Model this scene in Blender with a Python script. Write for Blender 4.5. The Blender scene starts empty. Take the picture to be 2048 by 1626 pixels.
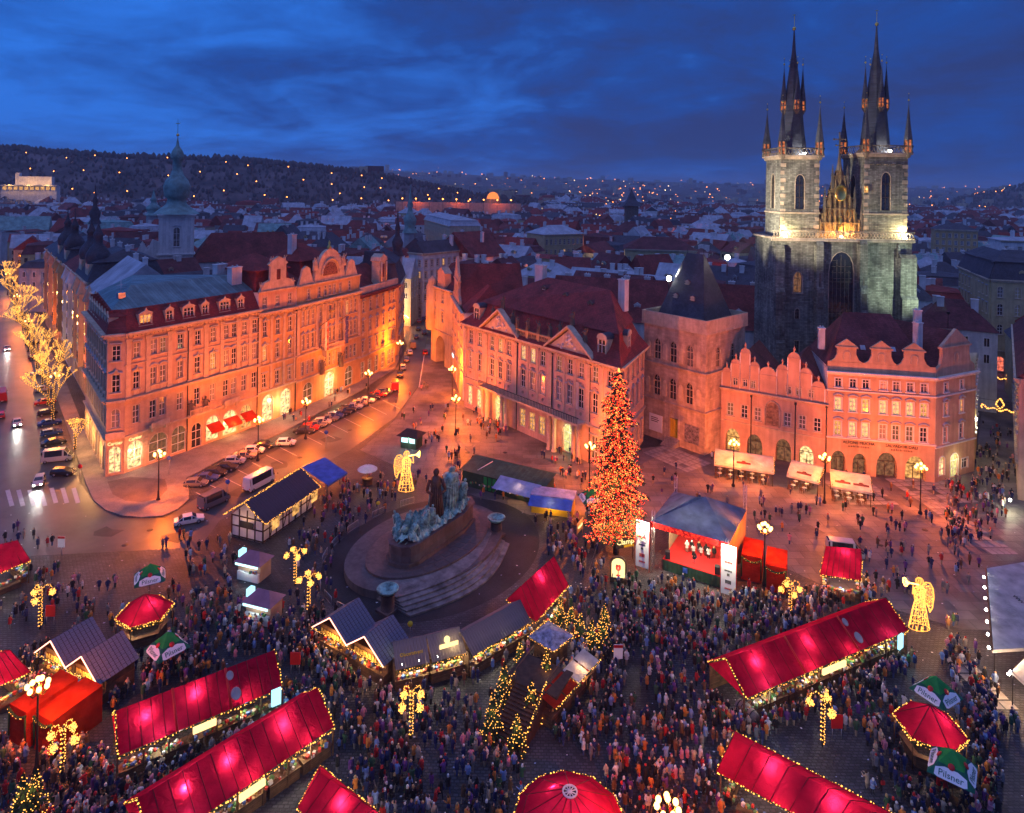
import bpy, bmesh, math, random
from mathutils import Vector, Matrix
rnd = random.Random(7)
SC = bpy.context.scene
COL = SC.collection
R = math.radians

# ------------------------------------------------------------------ camera
# the photograph is taken from a tower gallery 48 m above the square, upright verticals (shifted lens), slight tilt of the horizon
FPX, CAMH, CX, YH, ROLL = 1330.0, 48.0, 1024.0, 372.0, R(0.9)
cam_d = bpy.data.cameras.new('camera'); cam = bpy.data.objects.new('camera', cam_d); COL.objects.link(cam)
cam_d.sensor_width = 36.0; cam_d.lens = FPX / 2048 * 36.0
cam_d.shift_y = -(813.0 - YH) / 2048.0
cam_d.clip_start = 1.0; cam_d.clip_end = 30000.0
cam.location = (0, 0, CAMH)
cam.rotation_euler = (Matrix.Rotation(R(90), 4, 'X') @ Matrix.Rotation(ROLL, 4, 'Z')).to_euler()
SC.camera = cam

# ------------------------------------------------------------------ sky, dim sun, exposure
W = bpy.data.worlds.new('World'); SC.world = W; W.use_nodes = True
def nodes_of(tree):
    N, L = tree.nodes, tree.links
    N.clear()
    def n(t, **kw):
        x = N.new(t)
        for k, v in kw.items():
            if k == 'op': x.operation = v
            elif hasattr(x, k): setattr(x, k, v)
        return x
    return N, L, n
def build_sky():
    N, L, n = nodes_of(W.node_tree)
    out = n('ShaderNodeOutputWorld'); bg = n('ShaderNodeBackground'); L.new(bg.outputs[0], out.inputs[0])
    sky = n('ShaderNodeTexSky'); sky.sky_type = 'NISHITA'; sky.sun_disc = False
    sky.sun_elevation = R(-2.0); sky.sun_rotation = R(215); sky.altitude = 200; sky.dust_density = 0.4; sky.ozone_density = 4.0
    tc = n('ShaderNodeTexCoord'); sep = n('ShaderNodeSeparateXYZ'); L.new(tc.outputs['Generated'], sep.inputs[0])
    def m(op, a, b=None, c=None):
        x = n('ShaderNodeMath', op=op)
        for i, v in enumerate((a, b, c)):
            if v is None: continue
            if isinstance(v, (int, float)): x.inputs[i].default_value = v
            else: L.new(v, x.inputs[i])
        return x.outputs[0]
    z = m('MAXIMUM', sep.outputs[2], 0.0)
    den = m('ADD', z, 0.20)
    px = m('DIVIDE', sep.outputs[0], den); py = m('DIVIDE', sep.outputs[1], den)
    cmb = n('ShaderNodeCombineXYZ'); L.new(px, cmb.inputs[0]); L.new(py, cmb.inputs[1])
    def noise(scale, detail, rough, dist, off):
        mp = n('ShaderNodeMapping'); mp.inputs['Location'].default_value = off; L.new(cmb.outputs[0], mp.inputs[0])
        t = n('ShaderNodeTexNoise'); t.inputs['Scale'].default_value = scale; t.inputs['Detail'].default_value = detail
        t.inputs['Roughness'].default_value = rough; t.inputs['Distortion'].default_value = dist
        L.new(mp.outputs[0], t.inputs['Vector']); return t.outputs[0]
    big = noise(0.34, 3.0, 0.5, 0.4, (2.3, 0.7, 0)); mid = noise(1.15, 9.0, 0.62, 0.6, (5.1, 1.4, 0)); fine = noise(4.6, 7.0, 0.65, 0.6, (0, 3, 0))
    s = m('ADD', m('MULTIPLY', big, 0.60), m('ADD', m('MULTIPLY', mid, 0.80), m('MULTIPLY', fine, 0.26)))
    # the overcast is thinner towards the left of the view (north west)
    s = m('SUBTRACT', s, m('ADD', m('MULTIPLY', sep.outputs[0], 0.17), 0.045))
    ramp = n('ShaderNodeValToRGB'); L.new(s, ramp.inputs[0])
    e = ramp.color_ramp.elements
    e[0].position = 0.58; e[0].color = (1.5, 0.46, 0.36, 1)
    e[1].position = 0.98; e[1].color = (1.6, 1.75, 1.45, 1)
    k = e.new(0.74); k.color = (0.85, 0.68, 0.64, 1)
    # nishita after sunset, tinted to the deep blue of the photograph
    tint = n('ShaderNodeMix'); tint.data_type = 'RGBA'; tint.blend_type = 'MULTIPLY'; tint.inputs[0].default_value = 1
    L.new(sky.outputs[0], tint.inputs[6]); tint.inputs[7].default_value = SKY_TINT
    flat = n('ShaderNodeMix'); flat.data_type = 'RGBA'; flat.inputs[0].default_value = 0.75
    L.new(tint.outputs[2], flat.inputs[6]); flat.inputs[7].default_value = SKY_BASE
    mul = n('ShaderNodeMix'); mul.data_type = 'RGBA'; mul.blend_type = 'MULTIPLY'; mul.inputs[0].default_value = 1
    L.new(flat.outputs[2], mul.inputs[6]); L.new(ramp.outputs[0], mul.inputs[7])
    # an overcast sky is about three times brighter overhead than at the horizon, and paler
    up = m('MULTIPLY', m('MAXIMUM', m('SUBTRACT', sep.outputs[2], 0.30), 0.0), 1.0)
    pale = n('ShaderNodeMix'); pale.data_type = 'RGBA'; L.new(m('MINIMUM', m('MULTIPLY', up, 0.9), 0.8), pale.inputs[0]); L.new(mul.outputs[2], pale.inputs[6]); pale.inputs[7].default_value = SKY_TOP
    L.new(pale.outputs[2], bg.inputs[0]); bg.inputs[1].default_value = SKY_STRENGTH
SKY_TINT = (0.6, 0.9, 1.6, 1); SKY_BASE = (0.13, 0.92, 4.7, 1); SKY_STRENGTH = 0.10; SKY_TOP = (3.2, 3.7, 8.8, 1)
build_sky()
sun_d = bpy.data.lights.new('sun', 'SUN'); sun_d.energy = 0.05; sun_d.angle = R(40); sun_d.color = (0.55, 0.65, 1.0)
sun = bpy.data.objects.new('sun', sun_d); COL.objects.link(sun); sun.rotation_euler = (R(55), 0, R(-35))
vs = SC.view_settings
vs.view_transform = 'Standard'; vs.look = 'None'; vs.gamma = 1; vs.use_curve_mapping = False; vs.exposure = 0.6
cy = SC.cycles
cy.use_denoising = True
cy.max_bounces = 6; cy.diffuse_bounces = 3; cy.glossy_bounces = 2; cy.transmission_bounces = 3; cy.transparent_max_bounces = 6; cy.volume_bounces = 0
cy.sample_clamp_indirect = 4.0; cy.caustics_reflective = False; cy.caustics_refractive = False
cy.use_light_tree = True

# ------------------------------------------------------------------ measuring: a point of the photograph (2048 x 1626) seen at a height over the square
def ray(px, py):
    u = (px - CX) / FPX; v = -(py - YH) / FPX
    c, s = math.cos(ROLL), math.sin(ROLL)
    return u * c - v * s, u * s + v * c
def G(px, py, z=0.0):
    u, v = ray(px, py); Y = (z - CAMH) / v
    return Vector((u * Y, Y, z))
def AT(px, py, Y):
    u, v = ray(px, py); return Vector((u * Y, Y, CAMH + v * Y))

# ------------------------------------------------------------------ objects
def tag(o, label=None, cat=None, group=None, kind=None):
    if label: o['label'] = label
    if cat: o['category'] = cat
    if group: o['group'] = group
    if kind: o['kind'] = kind
    return o
def thing(name, label, cat, loc=(0, 0, 0), rz=0.0, group=None):
    o = bpy.data.objects.new(name, None); COL.objects.link(o)
    o.location = loc; o.rotation_euler = (0, 0, rz); o.empty_display_size = 0.2
    return tag(o, label, cat, group)
def link(name, me, parent=None, loc=(0, 0, 0), rz=0.0):
    o = bpy.data.objects.new(name, me); COL.objects.link(o)
    o.location = loc; o.rotation_euler = (0, 0, rz)
    if parent: o.parent = parent
    return o
def copy_tree(o, parent=None):
    c = o.copy(); COL.objects.link(c)
    if parent: c.parent = parent
    for ch in o.children: copy_tree(ch, c)
    return c
class MB:
    """collects faces for one mesh"""
    def __init__(s): s.v = []; s.f = []; s.m = []; s.sm = []
    def add(s, vs, fs, m=0, smooth=False):
        k = len(s.v); s.v.extend([tuple(x) for x in vs])
        for f in fs: s.f.append([i + k for i in f]); s.m.append(m); s.sm.append(smooth)
    def box(s, a, b, m=0):
        x0, y0, z0 = a; x1, y1, z1 = b
        s.add([(x0,y0,z0),(x1,y0,z0),(x1,y1,z0),(x0,y1,z0),(x0,y0,z1),(x1,y0,z1),(x1,y1,z1),(x0,y1,z1)],
              [(0,3,2,1),(4,5,6,7),(0,1,5,4),(1,2,6,5),(2,3,7,6),(3,0,4,7)], m)
    def cbox(s, c, d, m=0, rz=0.0, rx=0.0):
        M = Matrix.Translation(c) @ Matrix.Rotation(rz, 4, 'Z') @ Matrix.Rotation(rx, 4, 'X')
        h = [x / 2 for x in d]
        vs = [M @ Vector((sx*h[0], sy*h[1], sz*h[2])) for sz in (-1, 1) for sx, sy in ((-1,-1),(1,-1),(1,1),(-1,1))]
        s.add(vs, [(0,3,2,1),(4,5,6,7),(0,1,5,4),(1,2,6,5),(2,3,7,6),(3,0,4,7)], m)
    def prism(s, poly, z0, z1, m=0, top=True, bot=False):
        n = len(poly)
        vs = [(p[0], p[1], z0) for p in poly] + [(p[0], p[1], z1) for p in poly]
        fs = [(i, (i+1) % n, n + (i+1) % n, n + i) for i in range(n)]
        if top: fs.append(tuple(range(n, 2*n)))
        if bot: fs.append(tuple(range(n-1, -1, -1)))
        s.add(vs, fs, m)
    def ext(s, poly, y0, y1, m=0):
        """outline in x,z pushed from y0 to y1"""
        n = len(poly)
        vs = [(p[0], y0, p[1]) for p in poly] + [(p[0], y1, p[1]) for p in poly]
        s.add(vs, [tuple(range(n)), tuple(range(2*n-1, n-1, -1))] + [(i, n+i, n+(i+1) % n, (i+1) % n) for i in range(n)], m)
    def quad(s, *p, m=0): s.add(p, [tuple(range(len(p)))], m)
    def tube(s, p0, p1, r0, r1=None, n=6, m=0, cap=True):
        r1 = r0 if r1 is None else r1
        p0, p1 = Vector(p0), Vector(p1); d = (p1 - p0)
        if d.length < 1e-6: return
        q = d.to_track_quat('Z', 'Y').to_matrix()
        vs = []
        for p, r in ((p0, r0), (p1, r1)):
            for i in range(n):
                a = 2*math.pi*i/n; vs.append(p + q @ Vector((r*math.cos(a), r*math.sin(a), 0)))
        fs = [(i, (i+1) % n, n + (i+1) % n, n+i) for i in range(n)]
        if cap: fs += [tuple(range(n-1, -1, -1)), tuple(range(n, 2*n))]
        s.add(vs, fs, m, True)
    def lathe(s, prof, n=12, c=(0, 0, 0), m=0, smooth=True, rot=0.0):
        vs = []
        for r, z in prof:
            for i in range(n):
                a = 2*math.pi*i/n + rot; vs.append((c[0]+r*math.cos(a), c[1]+r*math.sin(a), c[2]+z))
        fs = [(j*n+i, j*n+(i+1) % n, (j+1)*n+(i+1) % n, (j+1)*n+i) for j in range(len(prof)-1) for i in range(n)]
        s.add(vs, fs, m, smooth)
    def octa(s, p, r, m=0):
        x, y, z = p
        s.add([(x+r,y,z),(x,y+r,z),(x-r,y,z),(x,y-r,z),(x,y,z+r),(x,y,z-r)],
              [(0,1,4),(1,2,4),(2,3,4),(3,0,4),(1,0,5),(2,1,5),(3,2,5),(0,3,5)], m, True)
    def ball(s, c, r, m=0, n=8, k=5, sz=1.0):
        s.lathe([(max(1e-3, r*math.sin(math.pi*j/k)), -sz*r*math.cos(math.pi*j/k)) for j in range(k+1)], n, c, m)
    def path(s, pts, r, n=5, m=0):
        for a, b in zip(pts, pts[1:]): s.tube(a, b, r, r, n, m)
    def merge(s, o, M, mm=None):
        k = len(s.v); s.v.extend([tuple(M @ Vector(v)) for v in o.v])
        s.f.extend([[i+k for i in f] for f in o.f]); s.m.extend([mm if mm is not None else x for x in o.m]); s.sm.extend(o.sm)
    def mesh(s, name, mats):
        me = bpy.data.meshes.new(name); me.from_pydata(s.v, [], s.f)
        for m in mats: me.materials.append(m)
        if s.f:
            me.polygons.foreach_set('material_index', [min(x, max(0, len(mats)-1)) for x in s.m])
            me.polygons.foreach_set('use_smooth', s.sm)
        me.update(); return me
    def build(s, name, mats, parent=None, loc=(0, 0, 0), rz=0.0):
        if not isinstance(mats, (list, tuple)): mats = [mats]
        return link(name, s.mesh(name, mats), parent, loc, rz)
def stuffed(o): o['kind'] = 'stuff'; return o

# ------------------------------------------------------------------ materials
def set_in(b, **kw):
    for k, v in kw.items(): b.inputs[k].default_value = v
def mat(name, col, rough=0.8, var=0.25, scale=0.6, bump=0.0, bscale=8.0, metal=0.0, pattern=None, spec=0.3, streak=0.0, col2=None):
    """plaster, stone, metal, cloth: base colour broken by noise, an optional block / tile / board pattern, fine relief"""
    M = bpy.data.materials.new(name); M.use_nodes = True
    N, L, n = nodes_of(M.node_tree)
    out = n('ShaderNodeOutputMaterial'); b = n('ShaderNodeBsdfPrincipled'); L.new(b.outputs[0], out.inputs[0])
    set_in(b, Roughness=rough, Metallic=metal); b.inputs['Specular IOR Level'].default_value = spec
    tc = n('ShaderNodeTexCoord')
    no = n('ShaderNodeTexNoise'); no.inputs['Scale'].default_value = scale; no.inputs['Detail'].default_value = 6; no.inputs['Roughness'].default_value = 0.65
    L.new(tc.outputs['Object'], no.inputs['Vector'])
    rp = n('ShaderNodeValToRGB'); L.new(no.outputs[0], rp.inputs[0])
    c2 = col2 or tuple(max(0, c * (1 - 1.6*var)) for c in col)
    e = rp.color_ramp.elements; e[0].position = 0.32; e[0].color = (*c2, 1); e[1].position = 0.66; e[1].color = (*[min(1, c*(1+0.35*var)) for c in col], 1)
    colo = rp.outputs[0]; hgt = None
    if streak:
        mp = n('ShaderNodeMapping'); mp.inputs['Scale'].default_value = (1.6, 1.6, 0.12); L.new(tc.outputs['Object'], mp.inputs[0])
        ns = n('ShaderNodeTexNoise'); ns.inputs['Scale'].default_value = 1.0; ns.inputs['Detail'].default_value = 5; L.new(mp.outputs[0], ns.inputs['Vector'])
        mr = n('ShaderNodeMapRange'); mr.inputs[1].default_value = 0.35; mr.inputs[2].default_value = 0.7; mr.inputs[3].default_value = 1 - streak; mr.inputs[4].default_value = 1.0
        L.new(ns.outputs[0], mr.inputs[0])
        mx = n('ShaderNodeMix'); mx.data_type = 'RGBA'; mx.blend_type = 'MULTIPLY'; mx.inputs[0].default_value = 1
        L.new(colo, mx.inputs[6]); L.new(mr.outputs[0], mx.inputs[7]); colo = mx.outputs[2]
    if pattern:
        kind, w, h, mort, contrast = pattern
        sp = n('ShaderNodeSeparateXYZ'); L.new(tc.outputs['Object'], sp.inputs[0])
        cb = n('ShaderNodeCombineXYZ')
        if kind == 'wall':
            ad = n('ShaderNodeMath', op='ADD'); L.new(sp.outputs[0], ad.inputs[0]); L.new(sp.outputs[1], ad.inputs[1])
            L.new(ad.outputs[0], cb.inputs[0]); L.new(sp.outputs[2], cb.inputs[1])
        else:
            L.new(sp.outputs[0], cb.inputs[0]); L.new(sp.outputs[1], cb.inputs[1])
        br = n('ShaderNodeTexBrick'); br.inputs['Scale'].default_value = 1.0
        br.inputs['Brick Width'].default_value = w; br.inputs['Row Height'].default_value = h; br.inputs['Mortar Size'].default_value = mort; br.inputs['Mortar Smooth'].default_value = 0.3
        br.inputs['Color1'].default_value = (1, 1, 1, 1); br.inputs['Color2'].default_value = (1-contrast,)*3 + (1,); br.inputs['Mortar'].default_value = (1-contrast*1.15,)*3 + (1,)
        br.offset = 0.5 if kind == 'wall' or kind == 'pave' else 0.0
        L.new(cb.outputs[0], br.inputs['Vector'])
        mx = n('ShaderNodeMix'); mx.data_type = 'RGBA'; mx.blend_type = 'MULTIPLY'; mx.inputs[0].default_value = 1
        L.new(colo, mx.inputs[6]); L.new(br.outputs[0], mx.inputs[7]); colo = mx.outputs[2]; hgt = br.outputs[1]
    L.new(colo, b.inputs['Base Color'])
    if bump or hgt is not None:
        nb = n('ShaderNodeTexNoise'); nb.inputs['Scale'].default_value = bscale; nb.inputs['Detail'].default_value = 4; L.new(tc.outputs['Object'], nb.inputs['Vector'])
        bp = n('ShaderNodeBump'); bp.inputs['Strength'].default_value = bump or 0.3; bp.inputs['Distance'].default_value = 0.06
        if hgt is not None:
            sb = n('ShaderNodeMath', op='SUBTRACT'); L.new(nb.outputs[0], sb.inputs[0]); L.new(hgt, sb.inputs[1]); L.new(sb.outputs[0], bp.inputs['Height'])
        else: L.new(nb.outputs[0], bp.inputs['Height'])
        L.new(bp.outputs[0], b.inputs['Normal'])
    return M
def glow(name, col, strength, sample=True):
    M = bpy.data.materials.new(name); M.use_nodes = True
    N, L, n = nodes_of(M.node_tree)
    out = n('ShaderNodeOutputMaterial'); e = n('ShaderNodeEmission'); e.inputs[0].default_value = (*col, 1); e.inputs[1].default_value = strength
    L.new(e.outputs[0], out.inputs[0])
    if not sample: M.cycles.emission_sampling = 'NONE'
    return M
def lit_window(name, col, strength, dark=0.15):
    """a lit room seen through a window: uneven curtain and lamp glow"""
    M = bpy.data.materials.new(name); M.use_nodes = True
    N, L, n = nodes_of(M.node_tree)
    out = n('ShaderNodeOutputMaterial'); b = n('ShaderNodeBsdfPrincipled'); L.new(b.outputs[0], out.inputs[0])
    set_in(b, Roughness=0.15); b.inputs['Base Color'].default_value = (0.02, 0.02, 0.02, 1)
    tc = n('ShaderNodeTexCoord'); no = n('ShaderNodeTexNoise'); no.inputs['Scale'].default_value = 1.7; no.inputs['Detail'].default_value = 3
    L.new(tc.outputs['Object'], no.inputs['Vector'])
    mr = n('ShaderNodeMapRange'); mr.inputs[1].default_value = 0.35; mr.inputs[2].default_value = 0.65; mr.inputs[3].default_value = dark*strength; mr.inputs[4].default_value = strength
    L.new(no.outputs[0], mr.inputs[0]); L.new(mr.outputs[0], b.inputs['Emission Strength']); b.inputs['Emission Color'].default_value = (*col, 1)
    M.cycles.emission_sampling = 'NONE'
    return M
def canvas(name, col, trans):
    """thin tent cloth: light from below shows through"""
    M = bpy.data.materials.new(name); M.use_nodes = True
    N, L, n = nodes_of(M.node_tree)
    out = n('ShaderNodeOutputMaterial'); d = n('ShaderNodeBsdfDiffuse'); t = n('ShaderNodeBsdfTranslucent'); mx = n('ShaderNodeMixShader')
    tc = n('ShaderNodeTexCoord'); no = n('ShaderNodeTexNoise'); no.inputs['Scale'].default_value = 0.8; no.inputs['Detail'].default_value = 6; L.new(tc.outputs['Object'], no.inputs['Vector'])
    rp = n('ShaderNodeValToRGB'); L.new(no.outputs[0], rp.inputs[0]); e = rp.color_ramp.elements
    e[0].position = 0.3; e[0].color = (*[c*0.55 for c in col], 1); e[1].position = 0.7; e[1].color = (*col, 1)
    wr = n('ShaderNodeTexNoise'); wr.inputs['Scale'].default_value = 1.6; wr.inputs['Detail'].default_value = 5; wr.inputs['Distortion'].default_value = 1.2; L.new(tc.outputs['Object'], wr.inputs['Vector'])
    bp = n('ShaderNodeBump'); bp.inputs['Strength'].default_value = 0.5; bp.inputs['Distance'].default_value = 0.25; L.new(wr.outputs[0], bp.inputs['Height']); L.new(bp.outputs[0], d.inputs['Normal']); L.new(bp.outputs[0], t.inputs['Normal'])
    L.new(rp.outputs[0], d.inputs[0]); L.new(rp.outputs[0], t.inputs[0]); mx.inputs[0].default_value = trans
    L.new(d.outputs[0], mx.inputs[1]); L.new(t.outputs[0], mx.inputs[2]); L.new(mx.outputs[0], out.inputs[0])
    return M
def lamp(name, loc, power, col, radius=0.25, parent=None, kind='POINT'):
    d = bpy.data.lights.new(name, kind); d.energy = power; d.color = col; d.shadow_soft_size = radius
    o = bpy.data.objects.new(name, d); COL.objects.link(o); o.location = loc
    if parent: o.parent = parent
    return o
SODIUM = (1.0, 0.175, 0.010); WARM = (1.0, 0.52, 0.18); COOL = (0.75, 1.0, 0.92)
PL = lambda n, c, **k: mat(n, c, 0.85, 0.18, 0.35, 0.25, 6.0, streak=0.22, **k)
M = dict(
 pink=PL('plaster_pink', (0.60, 0.42, 0.29)), cream=PL('plaster_cream', (0.58, 0.47, 0.32)), ochre=PL('plaster_ochre', (0.56, 0.37, 0.17)), yellow=PL('plaster_yellow', (0.55, 0.45, 0.25)),
 white=PL('plaster_white', (0.74, 0.72, 0.70)), grey=PL('plaster_grey', (0.42, 0.42, 0.43)), rose=PL('plaster_rose', (0.62, 0.40, 0.27)), green=PL('plaster_green', (0.40, 0.47, 0.38)),
 stucco=mat('stucco_trim', (0.60, 0.48, 0.34), 0.8, 0.2, 0.8, 0.3, 9.0, streak=0.15), rustic=mat('rusticated_stone', (0.52, 0.40, 0.31), 0.85, 0.2, 0.5, 0.6, 5, pattern=('wall', 1.3, 0.55, 0.03, 0.12), streak=0.2),
 sand=mat('sandstone', (0.66, 0.50, 0.36), 0.9, 0.3, 0.4, 0.6, 4, pattern=('wall', 0.9, 0.4, 0.02, 0.22), streak=0.25),
 ashlar=mat('church_ashlar', (0.44, 0.41, 0.33), 0.9, 0.35, 0.22, 0.9, 3, pattern=('wall', 0.85, 0.36, 0.03, 0.5), streak=0.45, col2=(0.15, 0.14, 0.12)),
 dark_stone=mat('dark_stone', (0.16, 0.13, 0.10), 0.9, 0.35, 0.8, 0.5, 6), trim_white=mat('white_trim', (0.72, 0.70, 0.67), 0.7, 0.12, 1.0),
 red_tile=mat('red_roof_tiles', (0.40, 0.055, 0.045), 0.75, 0.3, 0.35, 0.9, 5, pattern=('wall', 0.3, 0.24, 0.03, 0.35)), red_tile2=mat('old_red_tiles', (0.33, 0.065, 0.06), 0.8, 0.35, 0.25, 0.9, 5, pattern=('wall', 0.34, 0.28, 0.03, 0.4)),
 brown_tile=mat('brown_roof_tiles', (0.22, 0.06, 0.065), 0.8, 0.35, 0.3, 0.9, 5, pattern=('wall', 0.32, 0.28, 0.03, 0.4)),
 slate=mat('slate_roof', (0.075, 0.08, 0.105), 0.6, 0.3, 0.4, 0.7, 6, pattern=('wall', 0.35, 0.25, 0.02, 0.35)), zinc=mat('zinc_roof', (0.45, 0.48, 0.53), 0.55, 0.25, 0.3, 0.3, 3, metal=0.0, pattern=('seam', 0.8, 60.0, 0.03, 0.2)),
 copper=mat('green_copper', (0.20, 0.36, 0.33), 0.55, 0.3, 0.5, 0.3, 4, metal=0.1), copper_seam=mat('green_copper_sheets', (0.17, 0.29, 0.29), 0.5, 0.3, 0.3, 0.4, 4, metal=0.2, pattern=('seam', 0.55, 70.0, 0.05, 0.35)),
 bronze=mat('patinated_bronze', (0.30, 0.54, 0.47), 0.6, 0.5, 1.2, 0.6, 7, metal=0.2, col2=(0.03, 0.05, 0.05)), bronze_brown=mat('brown_bronze', (0.14, 0.07, 0.045), 0.5, 0.4, 1.0, 0.4, 6, metal=0.3),
 curtain=mat('curtained_window', (0.20, 0.18, 0.17), 0.2, 0.7, 0.9, spec=0.8, col2=(0.02, 0.02, 0.025)), blind=mat('window_with_blind', (0.30, 0.29, 0.28), 0.25, 0.3, 0.4, spec=0.7), glass=mat('window_glass', (0.025, 0.028, 0.035), 0.08, 0.3, 0.5, spec=0.8), blue_glass=mat('leaded_glass', (0.03, 0.035, 0.06), 0.25, 0.4, 1.0, spec=0.6),
 asphalt=mat('asphalt', (0.085, 0.08, 0.08), 0.42, 0.45, 0.12, 0.25, 12, spec=0.5), iron=mat('black_iron', (0.03, 0.03, 0.035), 0.5, 0.2, 2.0, metal=0.5), steel=mat('galvanised_steel', (0.5, 0.5, 0.52), 0.35, 0.15, 2.0, metal=0.9),
 gold=mat('gilding', (0.9, 0.6, 0.15), 0.3, 0.1, 2.0, metal=1.0), wood=mat('brown_boards', (0.20, 0.11, 0.055), 0.75, 0.35, 1.2, 0.4, 10, pattern=('wall', 3.0, 0.16, 0.02, 0.35)), wood_grey=mat('weathered_boards', (0.21, 0.18, 0.17), 0.8, 0.3, 1.2, 0.4, 10),
 timber=mat('dark_timber', (0.06, 0.035, 0.025), 0.8, 0.3, 2.0), green_boards=mat('green_boards', (0.05, 0.11, 0.06), 0.7, 0.3, 1.0, 0.4, 8, pattern=('seam', 0.3, 40.0, 0.02, 0.3)),
 cloth_white=canvas('white_canvas', (0.66, 0.62, 0.58), 0.3), cloth_blue=canvas('blue_canvas', (0.10, 0.20, 0.70), 0.2), cloth_pale=canvas('pale_blue_canvas', (0.45, 0.52, 0.75), 0.15),
 cloth_green=canvas('green_canvas', (0.05, 0.42, 0.10), 0.25), cloth_dgreen=canvas('dark_green_canvas', (0.03, 0.17, 0.11), 0.1), cloth_red=canvas('red_canvas', (0.56, 0.009, 0.055), 0.55), cloth_box=canvas('red_booth_cloth', (0.60, 0.05, 0.02), 0.4),
 cloth_grey=canvas('grey_blue_canvas', (0.12, 0.16, 0.27), 0.1), red_paint=mat('red_paint', (0.55, 0.02, 0.02), 0.4, 0.1), white_paint=mat('white_paint', (0.78, 0.78, 0.78), 0.4, 0.08),
 rubber=mat('black_rubber', (0.02, 0.02, 0.02), 0.7), needles=mat('fir_needles', (0.025, 0.07, 0.025), 0.8, 0.5, 2.0), bark=mat('bark', (0.07, 0.045, 0.03), 0.9, 0.3, 2.0, 0.4),
 skin=mat('skin', (0.50, 0.30, 0.22), 0.6, 0.1), blank=mat('sign_white', (0.75, 0.75, 0.75), 0.5, 0.05), ink=mat('sign_ink', (0.03, 0.03, 0.035), 0.6), inkred=mat('sign_red', (0.6, 0.02, 0.02), 0.5), yellow_paint=mat('yellow_paint', (0.75, 0.5, 0.02), 0.5, 0.1),
 paving=mat('granite_paving', (0.20, 0.175, 0.17), 0.55, 0.45, 0.10, 0.7, 6, pattern=('pave', 2.6, 1.7, 0.07, 0.34)), cobble=mat('granite_setts', (0.10, 0.10, 0.115), 0.5, 0.5, 0.12, 1.0, 8, pattern=('pave', 0.46, 0.3, 0.06, 0.55)),
 mosaic=mat('mosaic_pavement', (0.34, 0.29, 0.26), 0.8, 0.25, 0.25, 0.6, 10, pattern=('pave', 0.12, 0.12, 0.015, 0.35)), mosaic_dark=mat('dark_mosaic', (0.22, 0.17, 0.15), 0.8, 0.25, 0.25, 0.6, 10, pattern=('pave', 0.12, 0.12, 0.015, 0.35)),
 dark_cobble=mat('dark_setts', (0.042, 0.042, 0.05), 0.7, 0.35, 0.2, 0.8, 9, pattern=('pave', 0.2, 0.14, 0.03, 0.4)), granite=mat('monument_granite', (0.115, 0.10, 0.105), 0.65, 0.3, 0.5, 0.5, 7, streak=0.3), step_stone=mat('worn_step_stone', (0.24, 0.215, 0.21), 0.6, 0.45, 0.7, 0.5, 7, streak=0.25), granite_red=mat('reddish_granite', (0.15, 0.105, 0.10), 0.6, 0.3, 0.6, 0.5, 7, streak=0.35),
 slab=mat('pale_slabs', (0.30, 0.27, 0.25), 0.7, 0.25, 0.8, 0.3, 6), line=mat('road_paint', (0.5, 0.5, 0.49), 0.6, 0.15, 1.5),
 warm_win=lit_window('lit_window_warm', (1.0, 0.48, 0.13), 0.9), cream_win=lit_window('lit_window_pale', (1.0, 0.62, 0.24), 1.0, .3), shop_win=lit_window('lit_shop', (1.0, 0.68, 0.28), 1.5, 0.12), red_win=lit_window('lit_red_window', (1.0, 0.18, 0.10), 1.2), green_win=lit_window('lit_entrance', (0.9, 0.8, 0.28), 0.9, 0.4), dim_win=lit_window('dim_window', (0.8, 0.35, 0.15), 0.25),
 bulb=glow('warm_bulbs', (1.0, 0.40, 0.07), 2.6, False), bulb_red=glow('red_bulbs', (1.0, 0.035, 0.015), 3.2, False), bulb_tree=glow('tree_bulbs', (1.0, 0.38, 0.07), 2.6, False), globe=glow('lamp_globe', (1.0, 0.50, 0.12), 6.0, False), white_tube=glow('white_tube', (0.5, 0.95, 1.0), 1.6), pink_tube=glow('pink_tube', (1.0, 0.36, 0.22), 4.0), cyan_panel=glow('lit_panel', (0.35, 0.8, 1.0), 1.3), sign_lit=glow('lit_sign', (1.0, 0.70, 0.28), 1.3), flood=glow('flood_lamp', (1.0, 0.95, 0.8), 40.0, False), city=glow('city_lamp', (1.0, 0.28, 0.05), 7.0, False), city_white=glow('city_lamp_white', (1.0, 0.65, 0.3), 7.0, False), rope_light=glow('rope_light', (1.0, 0.36, 0.06), 1.9, False),
)
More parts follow.
